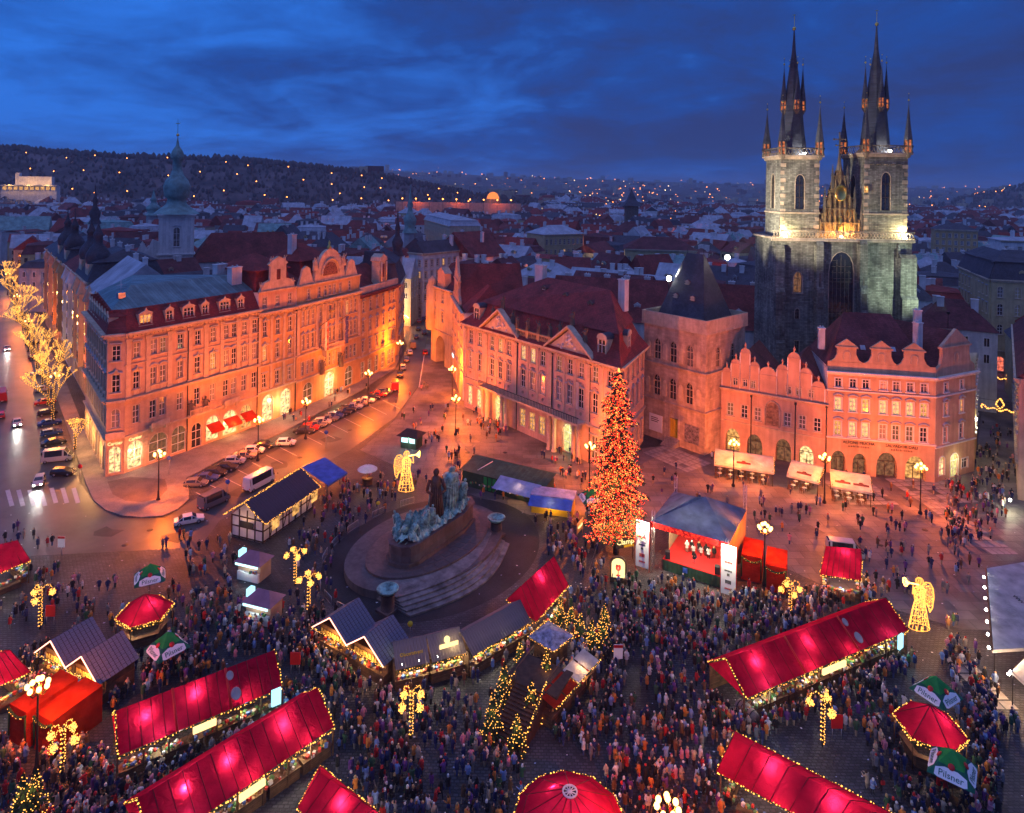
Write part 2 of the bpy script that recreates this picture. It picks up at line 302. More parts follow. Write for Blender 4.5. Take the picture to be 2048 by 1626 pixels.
# ------------------------------------------------------------------ building kit
FOOT = []          # footprints (corner points) nothing else may stand on
def foot(pts): FOOT.append([(p[0], p[1]) for p in pts])
def inside(x, y, poly):
    c = False; n = len(poly)
    for i in range(n):
        (x0, y0), (x1, y1) = poly[i], poly[(i+1) % n]
        if (y0 > y) != (y1 > y) and x < (x1-x0)*(y-y0)/(y1-y0)+x0: c = not c
    return c
def arch_pts(x0, x1, z0, zt, kind, n=8):
    """outline of an opening's top from left spring to right spring; zt = crown height"""
    w = x1 - x0; xm = (x0+x1)/2
    if kind == 'round':
        r = w/2; zs = zt - r
        return zs, [(xm - r*math.cos(math.pi*i/n), zs + r*math.sin(math.pi*i/n)) for i in range(n+1)]
    if kind == 'seg':
        rise = w*0.16; zs = zt - rise
        return zs, [(x0 + w*i/n, zs + rise*math.sin(math.pi*i/n)) for i in range(n+1)]
    # pointed
    rise = min(w*0.85, (zt-z0)*0.6); zs = zt - rise; h = n//2
    left = [(x0 + (xm-x0)*(1-math.cos(math.pi/2*i/h)), zs + rise*math.sin(math.pi/2*i/h)**0.9) for i in range(h+1)]
    return zs, left + [(2*xm - p[0], p[1]) for p in left[-2::-1]]
def wall_mesh(mb, L, H, ops, rev=0.3, m=0, z0=0.0, x0=0.0):
    """front wall in x,z at y=0 (outside towards -y) with real openings (a, b, c, d, arch) and reveals going back"""
    xs = sorted({x0, L, *[o[0] for o in ops], *[o[1] for o in ops]}); zs = sorted({z0, H, *[o[2] for o in ops], *[o[3] for o in ops]})
    for i in range(len(xs)-1):
        run = None
        for j in range(len(zs)):
            hit = j < len(zs)-1 and not any(o[0]-1e-6 < (xs[i]+xs[i+1])/2 < o[1] and o[2] < (zs[j]+zs[j+1])/2 < o[3] for o in ops)
            if hit and run is None: run = zs[j]
            if not hit and run is not None:
                mb.quad((xs[i],0,run),(xs[i+1],0,run),(xs[i+1],0,zs[j]),(xs[i],0,zs[j]), m=m); run = None
    for a, b, c, d, k in ops:
        if k:
            sp, pts = arch_pts(a, b, c, d, k)
            xm = (a+b)/2
            for p, q in zip(pts, pts[1:]):
                corner = (a, 0, d) if (p[0]+q[0])/2 < xm else (b, 0, d)
                mb.quad((p[0],0,p[1]), (q[0],0,q[1]), corner, m=m)
                mb.quad((p[0],0,p[1]), (p[0],rev,p[1]), (q[0],rev,q[1]), (q[0],0,q[1]), m=m)
            mid = pts[len(pts)//2]; mb.quad((a,0,d), (mid[0],0,mid[1]), (b,0,d), m=m)
        else:
            sp = d; mb.quad((a,0,d),(a,rev,d),(b,rev,d),(b,0,d), m=m)
        mb.quad((a,0,c),(a,rev,c),(a,rev,sp),(a,0,sp), m=m); mb.quad((b,0,c),(b,0,sp),(b,rev,sp),(b,rev,c), m=m)
        mb.quad((a,0,c),(b,0,c),(b,rev,c),(a,rev,c), m=m)
CACHE = {}
def cached(key, fn):
    if key not in CACHE: CACHE[key] = fn()
    return CACHE[key]
def set_mat(o, m, i=0):
    o.material_slots[i].link = 'OBJECT'; o.material_slots[i].material = m
def win_mesh(w, h, style, trim, sash):
    mb = MB(); t = 0.16; hw = w/2; arch = {'arch': 'round', 'goth': 'goth'}.get(style.split('+')[0])
    ex = style.split('+')[1:]
    if not arch:
        for sx in (-1, 1): mb.box((sx*(hw+t/2)-t/2, -0.07, -0.02), (sx*(hw+t/2)+t/2, 0.02, h+t), 0)
        mb.box((-hw, -0.07, h), (hw, 0.02, h+t), 0)
    else:
        sp, pts = arch_pts(-hw, hw, 0, h, arch)
        out = [(p[0]*(1+t/hw), p[1] + t*0.9*max(0, (p[1]-sp)/(h-sp+1e-6))) for p in pts]
        for p, q, P_, Q_ in zip(pts, pts[1:], out, out[1:]):
            mb.quad((p[0],-0.07,p[1]),(q[0],-0.07,q[1]),(Q_[0],-0.07,Q_[1]),(P_[0],-0.07,P_[1]), m=0); mb.quad((p[0],-0.07,p[1]),(p[0],0.02,p[1]),(q[0],0.02,q[1]),(q[0],-0.07,q[1]), m=0)
            mb.quad((P_[0],-0.07,P_[1]),(Q_[0],-0.07,Q_[1]),(Q_[0],0.02,Q_[1]),(P_[0],0.02,P_[1]), m=0)
        for sx in (-1, 1): mb.box((sx*(hw+t/2)-t/2, -0.07, 0), (sx*(hw+t/2)+t/2, 0.02, sp), 0)
    if 'nosill' not in ex: mb.box((-hw-0.28, -0.26, -0.18), (hw+0.28, 0.05, -0.02), 0)
    if 'hood' in ex:      # wavy baroque hood
        pts = [(-hw-0.35, h+0.35), (-hw*0.6, h+0.45), (0, h+0.95), (hw*0.6, h+0.45), (hw+0.35, h+0.35)]
        for p, q in zip(pts, pts[1:]):
            mb.add([(p[0],-0.34,p[1]),(q[0],-0.34,q[1]),(q[0],0.0,q[1]+0.08),(p[0],0.0,p[1]+0.08),(p[0],-0.34,p[1]-0.15),(q[0],-0.34,q[1]-0.15),(q[0],0,q[1]-0.2),(p[0],0,p[1]-0.2)], [(0,1,2,3),(0,4,5,1),(4,7,6,5)], 2)
        mb.ext([(-hw*0.55, h+0.2), (hw*0.55, h+0.2), (0, h+0.72)], -0.13, 0.0, 0)
    if 'seg' in ex:       # small curved hood
        pts = [(-hw-0.3 + (w+0.6)*i/6, h+0.42+0.34*math.sin(math.pi*i/6)) for i in range(7)]
        for p, q in zip(pts, pts[1:]):
            mb.add([(p[0],-0.3,p[1]),(q[0],-0.3,q[1]),(q[0],0.0,q[1]+0.1),(p[0],0.0,p[1]+0.1),(p[0],-0.3,p[1]-0.15),(q[0],-0.3,q[1]-0.15),(q[0],0,q[1]-0.2),(p[0],0,p[1]-0.2)], [(0,1,2,3),(0,4,5,1),(4,7,6,5)], 2)
    if 'tri' in ex:
        mb.ext([(-hw-0.4, h+0.32), (hw+0.4, h+0.32), (0, h+1.0)], -0.26, 0.0, 0)
    if 'flat' in ex: mb.box((-hw-0.3, -0.3, h+0.3), (hw+0.3, 0, h+0.48), 2)
    if 'apron' in ex: mb.box((-hw*0.8, -0.06, -0.95), (hw*0.8, 0.0, -0.28), 0)
    # sash bars
    s = 0.05; y0, y1 = 0.14, 0.20
    n = 1 if w < 0.75 else 2
    top = h if arch != 'goth' else h*0.97
    for k in range(n+1):
        x = -hw + s/2 + (w-s)*k/n; mb.box((x-s, y0, 0), (x+s, y1, (top if 0 < k < n else h - (hw if arch else 0))), 1)
    zz = [0.02, h*0.68] + ([h-0.04] if not arch else []) + ([h*0.34] if h > 1.9 else [])
    for z in zz: mb.box((-hw, y0, z-s), (hw, y1, z+s), 1)
    if arch == 'goth':
        for sx in (-1, 1): mb.lathe([(w*0.13, -0.03), (w*0.21, 0.0), (w*0.13, 0.03)], 8, (sx*hw*0.42, 0.1, h*0.72), 1)
        mb.lathe([(w*0.12, -0.03), (w*0.2, 0.0), (w*0.12, 0.03)], 8, (0, 0.1, h*0.85), 1)
    return mb.mesh('window', [trim, sash, M['zinc']])
def pane_mesh(w, h, style):
    mb = MB(); k = style.split('+')[0]; hw = w/2
    if k in ('arch', 'goth'):
        sp, pts = arch_pts(-hw, hw, 0, h, {'arch': 'round', 'goth': 'goth'}[k]); mb.add([(-hw, 0, 0), (hw, 0, 0)] + [(p[0], 0, p[1]) for p in reversed(pts)], [tuple(range(2+len(pts)))])
    else: mb.quad((-hw,0,0),(hw,0,0),(hw,0,h),(-hw,0,h))
    return mb.mesh('pane', [M['glass']])
class Face:
    """one facade of a building: local frame (ox, oy, rz) under the building's root"""
    def __init__(s, root, L, H, ox=0, oy=0, rz=0.0, trim=None, sash=None, z0=0.0, x0=0.0):
        s.root, s.L, s.H, s.z0, s.x0 = root, L, H, z0, x0
        s.M = Matrix.Translation((ox, oy, 0)) @ Matrix.Rotation(rz, 4, 'Z'); s.rz = rz; s.ops = []
        s.trim = trim or M['stucco']; s.sash = sash or M['trim_white']
    def place(s, name, me, x, y, z, parent=None):
        p = s.M @ Vector((x, y, z)); return link(name, me, parent or s.root, p, s.rz)
    def put(s, name, mb, mats): 
        o = mb.build(name, mats, s.root); o.matrix_local = s.M; return o
    def win(s, x, z, w, h, style='rect', lit=None, cut=True):
        k = style.split('+')[0]
        if cut: s.ops.append((x-w/2, x+w/2, z, z+h, {'arch': 'round', 'goth': 'goth'}.get(k)))
        me = cached(('w', round(w, 2), round(h, 2), style, s.trim.name, s.sash.name), lambda: win_mesh(w, h, style, s.trim, s.sash))
        o = s.place('window', me, x, 0, z)
        p = link('pane', cached(('p', round(w, 2), round(h, 2), k), lambda: pane_mesh(w, h, style)), o, (0, 0.22, 0))
        q = rnd.random()
        if lit: set_mat(p, lit)
        elif q < .38: set_mat(p, M['curtain'] if q < .28 else M['blind'])
        return o
    def opening(s, x0, x1, z0, z1, arch='round'): s.ops.append((x0, x1, z0, z1, arch))
    def wall(s, m, rev=0.3, name='wall'):
        mb = MB(); wall_mesh(mb, s.L, s.H, s.ops, rev, 0, s.z0, s.x0); return s.put(name, mb, m)
    def course(s, z, h=0.3, d=0.25, name='string_course', m=None, x0=0.0, x1=None):
        x1 = s.L if x1 is None else x1
        mb = MB(); mb.box((x0-0.1, -d, z), (x1+0.1, 0.02, z+h*0.6)); mb.box((x0-0.15, -d*1.35, z+h*0.6), (x1+0.15, 0.02, z+h)); return s.put(name, mb, m or s.trim)
    def cornice(s, z, h=0.8, d=0.7, m=None, x0=0.0, x1=None):
        x1 = s.L if x1 is None else x1; mb = MB()
        for a, b, k in ((0, 0.35, 0.35), (0.35, 0.62, 0.62), (0.62, 1.0, 1.0)): mb.box((x0-d*k*0.5, -d*k, z+h*a), (x1+d*k*0.5, 0.02, z+h*b))
        n = int((x1-x0)/0.7)
        for i in range(n): xx = x0+(x1-x0)*(i+0.5)/n; mb.box((xx-0.11, -d*0.7, z+h*0.1), (xx+0.11, -d*0.3, z+h*0.34))
        return s.put('cornice', mb, m or s.trim)
    def downpipe(s, x, z1):
        mb = MB(); mb.tube((x,-.14,0),(x,-.14,z1),.09,.09,6); mb.cbox((x,-.16,z1-.2),(.35,.25,.4)); return s.put('downpipe', mb, M['iron'])
    def pilaster(s, x, z0, z1, w=0.7, d=0.16, m=None):
        def mk():
            mb = MB(); h = z1-z0
            mb.box((-w/2, -d, 0), (w/2, 0.02, h)); mb.box((-w*0.65, -d*1.5, 0), (w*0.65, 0.02, 0.35)); mb.box((-w*0.7, -d*1.8, h-0.55), (w*0.7, 0.02, h-0.1))
            return mb.mesh('pilaster', [m or s.trim])
        return s.place('pilaster', cached(('pil', round(w, 2), round(z1-z0, 2), round(d, 2), (m or s.trim).name), mk), x, 0, z0)
def wallbox(root, pts, H, m, skip=(0,), z0=0.0):
    """the other walls of a footprint (edge numbers in skip are built as facades)"""
    mb = MB(); n = len(pts)
    for i in range(n):
        if i in skip: continue
        a, b = pts[i], pts[(i+1) % n]; mb.quad((a[0],a[1],z0),(b[0],b[1],z0),(b[0],b[1],H),(a[0],a[1],H))
    return mb.build('side_wall', m, root)
def hip(mb, x0, x1, y0, y1, z0, zr, hx, m=0, eave=0.5, ry=None):
    ry = (y0+y1)/2 if ry is None else ry
    a = [(x0-eave,y0-eave,z0),(x1+eave,y0-eave,z0),(x1+eave,y1+eave,z0),(x0-eave,y1+eave,z0),(x0+hx,ry,zr),(x1-hx,ry,zr)]
    mb.add(a, [(0,1,5,4),(2,3,4,5)], m); mb.add(a, [(3,0,4),(1,2,5)], m)
    mb.add([(x0-eave,y0-eave,z0-0.18),(x1+eave,y0-eave,z0-0.18),(x1+eave,y1+eave,z0-0.18),(x0-eave,y1+eave,z0-0.18)] + a[:4], [(0,1,5,4),(1,2,6,5),(2,3,7,6),(3,0,4,7),(3,2,1,0)], m)
def frustum(mb, a, b, m=0):
    """a, b: lists of four 3d corners (bottom ring, top ring)"""
    mb.add(list(a)+list(b), [(i, (i+1) % 4, 4+(i+1) % 4, 4+i) for i in range(4)] + [(4,5,6,7)], m)
def rect(x0, x1, y0, y1, z): return [(x0,y0,z),(x1,y0,z),(x1,y1,z),(x0,y1,z)]
def chimney(par, x, y, z, h=2.0, w=0.9, d=0.6, m=None):
    mb = MB(); mb.box((-w/2,-d/2,-1.2),(w/2,d/2,h)); mb.box((-w/2-0.1,-d/2-0.1,h),(w/2+0.1,d/2+0.1,h+0.18))
    for k in (-1, 1): mb.box((k*w*0.22-0.12,-0.12,h+0.18),(k*w*0.22+0.12,0.12,h+0.5))
    return mb.build('chimney', m or M['white'], par, (x, y, z))
def dormer(root, x, y, z, w=1.4, h=1.7, deep=2.2, wallm=None, roofm=None, style='gable', lit=None, rz=0.0, n=1):
    """a roof dormer, its front at y, with window panes and sash bars"""
    wallm = wallm or M['white']; roofm = roofm or M['zinc']
    def mk():
        mb = MB(); hw = w/2
        wall_mesh(mb, hw-0.0, h, [(-hw+0.22, hw-0.22, 0.3, h-0.25, None)], 0.2, 0, 0.0, -hw)
        for sx in (-1, 1): mb.add([(sx*hw,0,0),(sx*hw,deep,h*0.95),(sx*hw,0,h)], [(0,1,2)], 0)
        if style == 'gable': top = [(-hw-0.15,h),(hw+0.15,h),(0,h+w*0.42)]
        elif style == 'round': top = [(-hw-0.15,h)] + [(-(hw+0.1)*math.cos(math.pi*i/8), h+0.1+w*0.4*math.sin(math.pi*i/8)) for i in range(9)][::-1][0:0] + [(hw+0.15,h)] + [((hw+0.1)*math.cos(math.pi*i/8), h+0.1+w*0.4*math.sin(math.pi*i/8)) for i in range(9)]
        else: top = [(-hw-0.15,h),(hw+0.15,h),(hw*0.55,h+0.35),(hw*0.2,h+0.5),(0,h+0.95),(-hw*0.2,h+0.5),(-hw*0.55,h+0.35)]
        mb.ext(top, -0.12, 0.1, 0)
        mb.add([(p[0],0.1,p[1]) for p in top] + [(p[0],deep+1.2,p[1]) for p in top], [(i, i+len(top), (i+1) % len(top)+len(top), (i+1) % len(top)) for i in range(len(top))], 1)
        for k in range(n+1):
            xx = -hw+0.22 + (w-0.44)*k/n; mb.box((xx-0.05,0.06,0.3),(xx+0.05,0.14,h-0.25),2)
        mb.box((-hw+0.22,0.06,h*0.62),(hw-0.22,0.14,h*0.62+0.08),2); mb.box((-hw-0.1,-0.14,0.1),(hw+0.1,0.02,0.28),0)
        return mb.mesh('dormer', [wallm, roofm, M['trim_white']])
    o = link('dormer', cached(('d', w, h, deep, wallm.name, roofm.name, style, n), mk), root, (x, y, z), rz)
    p = link('pane', cached(('dp', w, h), lambda: (lambda b: (b.quad((-w/2+.2,0,0.28),(w/2-.2,0,0.28),(w/2-.2,0,h-.22),(-w/2+.2,0,h-.22)), b.mesh('pane', [M['glass']]))[1])(MB())), o, (0, 0.17, 0))
    if lit: set_mat(p, lit)
    return o
def posts(par, pts, z, r, m):
    for x, y in pts: mb = MB(); mb.tube((0,0,0),(0,0,z),r,r,6); mb.build('post', m, par, (x, y, 0))
def ang(p0, p1): return math.atan2(p1[1]-p0[1], p1[0]-p0[0])
def dist(p0, p1): return math.hypot(p1[0]-p0[0], p1[1]-p0[1])
def building(name, label, p0, p1, cat='building', group=None):
    return thing(name, label, cat, (p0[0], p0[1], 0), ang(p0, p1), group), dist(p0, p1)
def world_pts(root, pts):
    c, s = math.cos(root.rotation_euler[2]), math.sin(root.rotation_euler[2]); l = root.location
    return [(l[0]+p[0]*c-p[1]*s, l[1]+p[0]*s+p[1]*c) for p in pts]
def text_obj(name, body, size, m, parent, loc, rx=90.0, rz=0.0, depth=0.03, align='CENTER', rot=None):
    cu = bpy.data.curves.new(name, 'FONT'); cu.body = body; cu.size = size; cu.align_x = align; cu.align_y = 'CENTER'; cu.extrude = depth; cu.resolution_u = 2
    tmp = bpy.data.objects.new(name, cu); COL.objects.link(tmp)
    dg = bpy.context.evaluated_depsgraph_get(); me = bpy.data.meshes.new_from_object(tmp.evaluated_get(dg))
    bpy.data.objects.remove(tmp); me.materials.clear(); me.materials.append(m)
    o = link(name, me, parent, loc); o.rotation_euler = rot or (R(rx), 0, R(rz)); return o
# ------------------------------------------------------------------ left row: corner house, narrow gabled house, ministry front, plain house
P_A, P_AR, P_BL, P_BR, P_CR = (-62.6, 108.4), (-49.4, 130.6), (-44.8, 139.4), (-36.3, 160.4), (-30.6, 178.6)
def corner_house():
    root, L = building('corner_house', 'big pink corner house with red mansard, white dormers and a green metal roof', P_A, P_AR)
    H = 23.0; D = 15.0
    f = Face(root, L, H, trim=M['stucco'])
    cols = [(1.9, 1), (5.6, 2), (9.6, 1), (12.9, 1), (16.0, 1), (19.6, 2), (22.7, 1), (25.0, 1)]
    Lmax = L
    for x, n in cols:
        if x > Lmax-0.8: continue
        for dx in ((0,) if n == 1 else (-0.85, 0.85)):
            f.win(x+dx, 18.6, 1.05, 2.5, 'rect+flat', M['dim_win'] if rnd.random() < 0.12 else None)
            f.win(x+dx, 13.5, 1.05, 2.9, 'rect+hood+apron' if n == 1 else 'rect+seg+apron', M['warm_win'] if (x == 16.0 and dx == 0) else None)
            f.win(x+dx, 7.8, 1.1, 3.0, 'rect+nosill')
        # ground floor shop openings
    shops = [(0.6, 3.0, 4.9), (4.2, 7.4, 5.0), (8.2, 10.8, 5.0), (14.8, 17.4, 4.9), (18.3, 21.2, 4.9), (22.0, 24.6, 4.9)]
    lits = [M['shop_win'], M['dim_win'], M['dim_win'], M['shop_win'], M['shop_win'], M['warm_win']]
    for (a, b, z), lm in zip(shops, lits):
        f.win((a+b)/2, 0.5, b-a, z-0.5, 'arch+nosill', lm)
    f.win(12.9, 0.2, 1.9, 4.3, 'arch+nosill')
    f.wall([M['pink']])
    mb = MB()
    for z in [0.05 + 0.62*i for i in range(18)]:      # rusticated bands of the two lower storeys
        segs = [(0, L)]
        for o in f.ops:
            if o[2]-0.3 < z < o[3]+0.2 or o[2]-0.3 < z+0.5 < o[3]+0.2:
                segs = [s2 for s in segs for s2 in ((s[0], min(s[1], o[0]-0.2)), (max(s[0], o[1]+0.2), s[1])) if s2[1]-s2[0] > 0.15]
        for a, b in segs: mb.box((a, -0.07, z), (b, 0.0, z+0.52))
    stuffed(f.put('rusticated_band', mb, [M['pink']]))
    f.course(5.9, 0.35, 0.3); f.course(11.9, 0.45, 0.5, m=M['stucco']); f.course(17.6, 0.2, 0.15); f.cornice(22.2, 0.9, 0.9); f.downpipe(L-.1, 22.0); f.downpipe(11.0, 22.0)
    for x in (0.5, 3.8, 7.6, 11.3, 14.5, 17.8, 21.3, 24.0):
        if x < L: f.pilaster(x, 12.4, 22.1, 0.75)
    for x in (11.5, 14.3):       # stone figures beside the middle balcony
        st = figure_mesh(); o = f.place('statue', st, x, -0.45, 6.3); set_mat(o, M['dark_stone']); o.scale = (1.5, 1.5, 1.5)
    mb = MB(); mb.box((11.0,-1.1,6.2),(14.8,0,6.5)); [mb.box((11.0+0.25*i,-1.05,6.5),(11.1+0.25*i,-0.95,7.3)) for i in range(16)]; mb.box((11.0,-1.1,7.3),(14.8,-0.9,7.42)); f.put('balcony', mb, [M['stucco']])
    for xx in (4.1, 18.0):
        mb = MB(); mb.box((xx,-0.9,6.4),(xx+3.2,0,6.65)); mb.box((xx,-0.9,6.65),(xx+3.2,-0.75,7.3)); [mb.box((xx+0.3+k*2.3,-0.7,5.7),(xx+0.6+k*2.3,0,6.4)) for k in (0, 1)]; f.put('balcony', mb, [M['stucco']])
    # awnings over the cafe shops
    for a, b in ((14.8, 17.4), (18.3, 21.2), (22.0, 24.6)):
        mb = MB(); mb.quad((a-.1,-1.7,2.6),(b+.1,-1.7,2.6),(b+.1,-0.05,3.6),(a-.1,-0.05,3.6)); mb.quad((a-.1,-1.7,2.6),(a-.1,-1.7,2.25),(b+.1,-1.7,2.25),(b+.1,-1.7,2.6)); f.put('awning', mb, [M['cloth_box']])
    # lamps inside the shops
    lamp('shop_lamp', (19.6, -1.2, 2.1), 250, WARM, 0.2, root); lamp('shop_lamp', (1.8, -1.0, 3.0), 200, (1, .8, .45), 0.2, root)
    for xx in (1.8,): text_obj('shop_sign', 'Cartier', 0.75, M['sign_lit'], root, (xx, -0.12, 5.35))
    # chamfered corner with a bay, then the long street front
    c0 = (-2.2, 1.2)
    cz = math.atan2(0-c0[1], 0-c0[0]); cl = math.hypot(*c0)
    g = Face(root, cl, H, c0[0], c0[1], cz)
    for z, hh, st in ((18.6, 2.5, 'rect+flat'), (13.5, 2.9, 'rect+hood'), (7.8, 3.0, 'arch')): g.win(cl/2, z, 1.15, hh, st)
    g.win(cl/2, 0.5, 1.7, 4.3, 'arch+nosill', M['shop_win']); g.wall([M['pink']]); g.cornice(22.2, 0.9, 0.9)
    mb = MB(); mb.box((-.1,-0.9,6.2),(cl+.1,0,6.5)); mb.box((-.1,-0.9,6.5),(cl+.1,-0.7,7.3)); mb.box((-.1,-0.6,11.9),(cl+.1,0,12.3)); g.put('balcony', mb, [M['stucco']])
    text_obj('shop_sign', 'Cartier', 0.72, M['sign_lit'], root, g.M @ Vector((cl/2, -0.15, 5.3)), rot=(R(90), 0, cz))
    # street side
    P0 = Vector(P_A); rr = root.rotation_euler[2]
    sdir = Vector((-0.634, 0.773)); c, s = math.cos(-rr), math.sin(-rr)
    ld = Vector((sdir.x*c-sdir.y*s, sdir.x*s+sdir.y*c)); SL = 24.0
    e0 = Vector(c0) + ld*SL
    h = Face(root, SL, H, e0.x, e0.y, math.atan2(-ld.y, -ld.x))
    for i in range(9):
        x = 1.3 + i*2.65
        for z, hh, st in ((18.6, 2.5, 'rect+flat'), (13.5, 2.9, 'rect+hood+apron'), (7.8, 3.0, 'rect+nosill')): h.win(x, z, 1.1, hh, st, M['dim_win'] if rnd.random() < 0.1 else None)
        h.win(x, 0.5, 1.9, 4.3, 'arch+nosill', M['shop_win'] if i % 2 else M['warm_win'])
        if i: h.pilaster(x-1.32, 12.4, 22.1, 0.6)
    for k in range(3): q = h.M @ Vector((4+k*8, -1.4, 3.4)); lamp('shop_lamp', q, 620, (1,.45,.12), .2, root)
    h.wall([M['pink']]); h.course(5.9, 0.35, 0.3); h.course(11.9, 0.45, 0.5); h.cornice(22.2, 0.9, 0.9)
    # mansard with dormers
    fr = [(0, 0), (L, 0), (L, D), tuple(e0 + Vector((0.5, 0))), tuple(e0), c0]
    foot(world_pts(root, [(0, 0), (L, 0), (L, D), (e0.x, e0.y), c0]))
    wb = wallbox(root, [(0,0),(L,0),(L,D),(e0.x+8,e0.y+4),(e0.x,e0.y),c0], H+0.1, M['white'], skip=(0, 4, 5))
    ins = 1.7; zt = 26.6
    low = [(-0.1,-0.35),(L,-0.35),(L,D),(e0.x,e0.y),(c0[0]-.3,c0[1]-.1)]
    n1 = Vector((-ld.y, ld.x)); n1 = n1 if n1.dot(Vector((1, 1))) > 0 else -n1
    top = [(0.9, ins),(L, ins),(L, D),(e0.x+n1.x*ins, e0.y+n1.y*ins),(c0[0]+1.5, c0[1]+1.7)]
    mb = MB(); mb.add([(*p, 23.05) for p in low]+[(*p, zt) for p in top], [(i,(i+1)%5,5+(i+1)%5,5+i) for i in (0,3,4)])
    ro = mb.build('mansard_roof', M['red_tile'], root)
    mb = MB(); rg = [(5.0, 7.6, 29.6), (L, 7.6, 29.2)]; t3 = [(*p, zt) for p in top]; bk = (e0.x+n1.x*7.5, e0.y+n1.y*7.5, 29.4)
    mb.add(t3+rg+[bk], [(0,1,6,5),(4,0,5),(3,4,5,7),(1,2,6),(2,3,7,5,6)])
    mb.build('metal_roof', M['copper_seam'], root)
    for i, x in enumerate((3.4, 7.6, 11.2, 14.4, 18.4, 21.9)):
        dormer(root, x, 0.15, 23.5, 2.3 if i % 2 == 0 else 1.5, 2.2, 1.6, M['stucco'], M['red_tile'], 'ogee', M['warm_win'] if i == 0 else None, n=3 if i % 2 == 0 else 2)
    q = h.M
    for i in range(8):
        p = q @ Vector((2.0+i*2.9, 0.2, 23.5)); dormer(root, p.x, p.y, p.z, 1.5, 2.1, 1.5, M['stucco'], M['red_tile'], 'ogee', rz=h.rz, n=2)
    mb = MB(); mb.tube((2.0, 5.2, 27.5), (2.0, 5.2, 31), 0.05); [mb.tube((1.2, 5.2, 29.2+k*.5), (2.8, 5.2, 29.2+k*.5), 0.03) for k in range(3)]; mb.cbox((2.0, 5.2, 28.4), (1.2, 0.8, 1.0)); mb.build('roof_antenna', M['steel'], ro)
    return root
FIG = {}
def figure_mesh(seed=0):
    """a draped standing stone figure, 1.9 m"""
    if seed not in FIG:
        r = random.Random(seed); mb = MB()
        mb.lathe([(0.34,0),(0.30,0.25),(0.27,0.6),(0.24,0.95),(0.29,1.25),(0.25,1.45),(0.09,1.55),(0.08,1.6)], 9, (0,0,0)); mb.ball((0.02,-0.02,1.74), 0.14, 0, 7, 5, 1.2)
        a = r.choice((-1, 1))
        mb.tube((a*0.26,0,1.38),(a*0.42,-0.2,1.05),0.085,0.06); mb.tube((a*0.42,-0.2,1.05),(a*0.3,-0.36,1.3),0.06,0.05)
        mb.tube((-a*0.26,0,1.38),(-a*0.5,-0.1,1.65),0.085,0.06); mb.tube((-a*0.5,-0.1,1.65),(-a*0.55,-0.15,1.95),0.06,0.05)
        for k in range(5): x = -0.25+0.12*k; mb.tube((x,-0.24,0.0),(x*0.6,-0.2,1.15),0.06,0.03,5)
        FIG[seed] = mb.mesh('statue', [M['dark_stone']])
    return FIG[seed]
def narrow_house():
    root, L = building('narrow_gabled_house', 'narrow orange lit house with baroque gable, between corner house and ministry', P_AR, P_BL)
    H = 22.3; f = Face(root, L, H)
    for i in range(3):
        x = L*(i+0.5)/3
        f.win(x, 17.3, 1.0, 2.9, 'rect+hood'); f.win(x, 12.5, 1.0, 2.9, 'rect+hood+apron', M['warm_win'] if i == 0 else None); f.win(x, 7.2, 1.0, 2.6, 'rect+flat')
    for x in (2.6, L-2.6): f.win(x, 0.3, 2.6, 5.2, 'arch+nosill', M['shop_win'])
    f.wall([M['ochre']]); f.course(6.2, 0.4, 0.3); f.course(11.4, 0.35, 0.3); f.cornice(21.4, 0.8, 0.8)
    f.downpipe(L-.05, 21.4)
    for x in (0.35, L/3, 2*L/3, L-0.35): f.pilaster(x, 6.7, 21.2, 0.55)
    lamp('shop_lamp', (L/2, -1.6, 3.4), 450, (1, .78, .4), 0.3, root)
    # attic storey and gable
    g = Face(root, L, 26.2, oy=0.15, z0=22.2)
    for i in range(3): g.win(L*(i+0.5)/3, 22.9, 1.0, 2.2, 'rect')
    g.wall([M['rose']]); g.course(26.0, 0.35, 0.3)
    prof = [(0.3,26.3),(L-0.3,26.3),(L-1.4,28.0),(L-2.9,28.4),(L-3.0,31.2),(L-2.4,31.5),(L/2+1.2,32.5),(L/2,33.0),(L/2-1.2,32.5),(2.4,31.5),(3.0,31.2),(2.9,28.4),(1.4,28.0)]
    mb = MB(); mb.ext(prof, 0.0, 0.6); g2 = mb.build('gable', [M['stucco']], root)
    mb = MB(); mb.box((L/2-.45,-.08,28.3),(L/2+.45,.02,30.4)); mb.build('niche', [M['brown_tile']], g2)
    for x in (0.8, L-0.8, 3.2, L-3.2):
        o = link('statue', figure_mesh(int(x)), root, (x, 0.3, 26.3 if x in (0.8, L-0.8) else 31.2)); set_mat(o, M['stucco'])
    foot(world_pts(root, [(0,0),(L,0),(L,14),(0,14)]))
    wallbox(root, [(0,0.02),(L,0.02),(L,14),(0,14)], 26.2, M['white'])
    mb = MB(); frustum(mb, rect(0.4, L-0.4, 1.2, 13.6, 26.2), rect(1.0, L-1.0, 2.0, 12.8, 30.2)); hip(mb, 0.8, L-0.8, 1.8, 13.0, 30.3, 33.2, 3.5, 0, 0.4)
    ro = mb.build('mansard_roof', M['red_tile'], root)
    for x, y in ((-1.6, 5.0), (-0.2, 11.0)):
        chimney(ro, x, y, 27, 4.0, 2.4, 1.4)
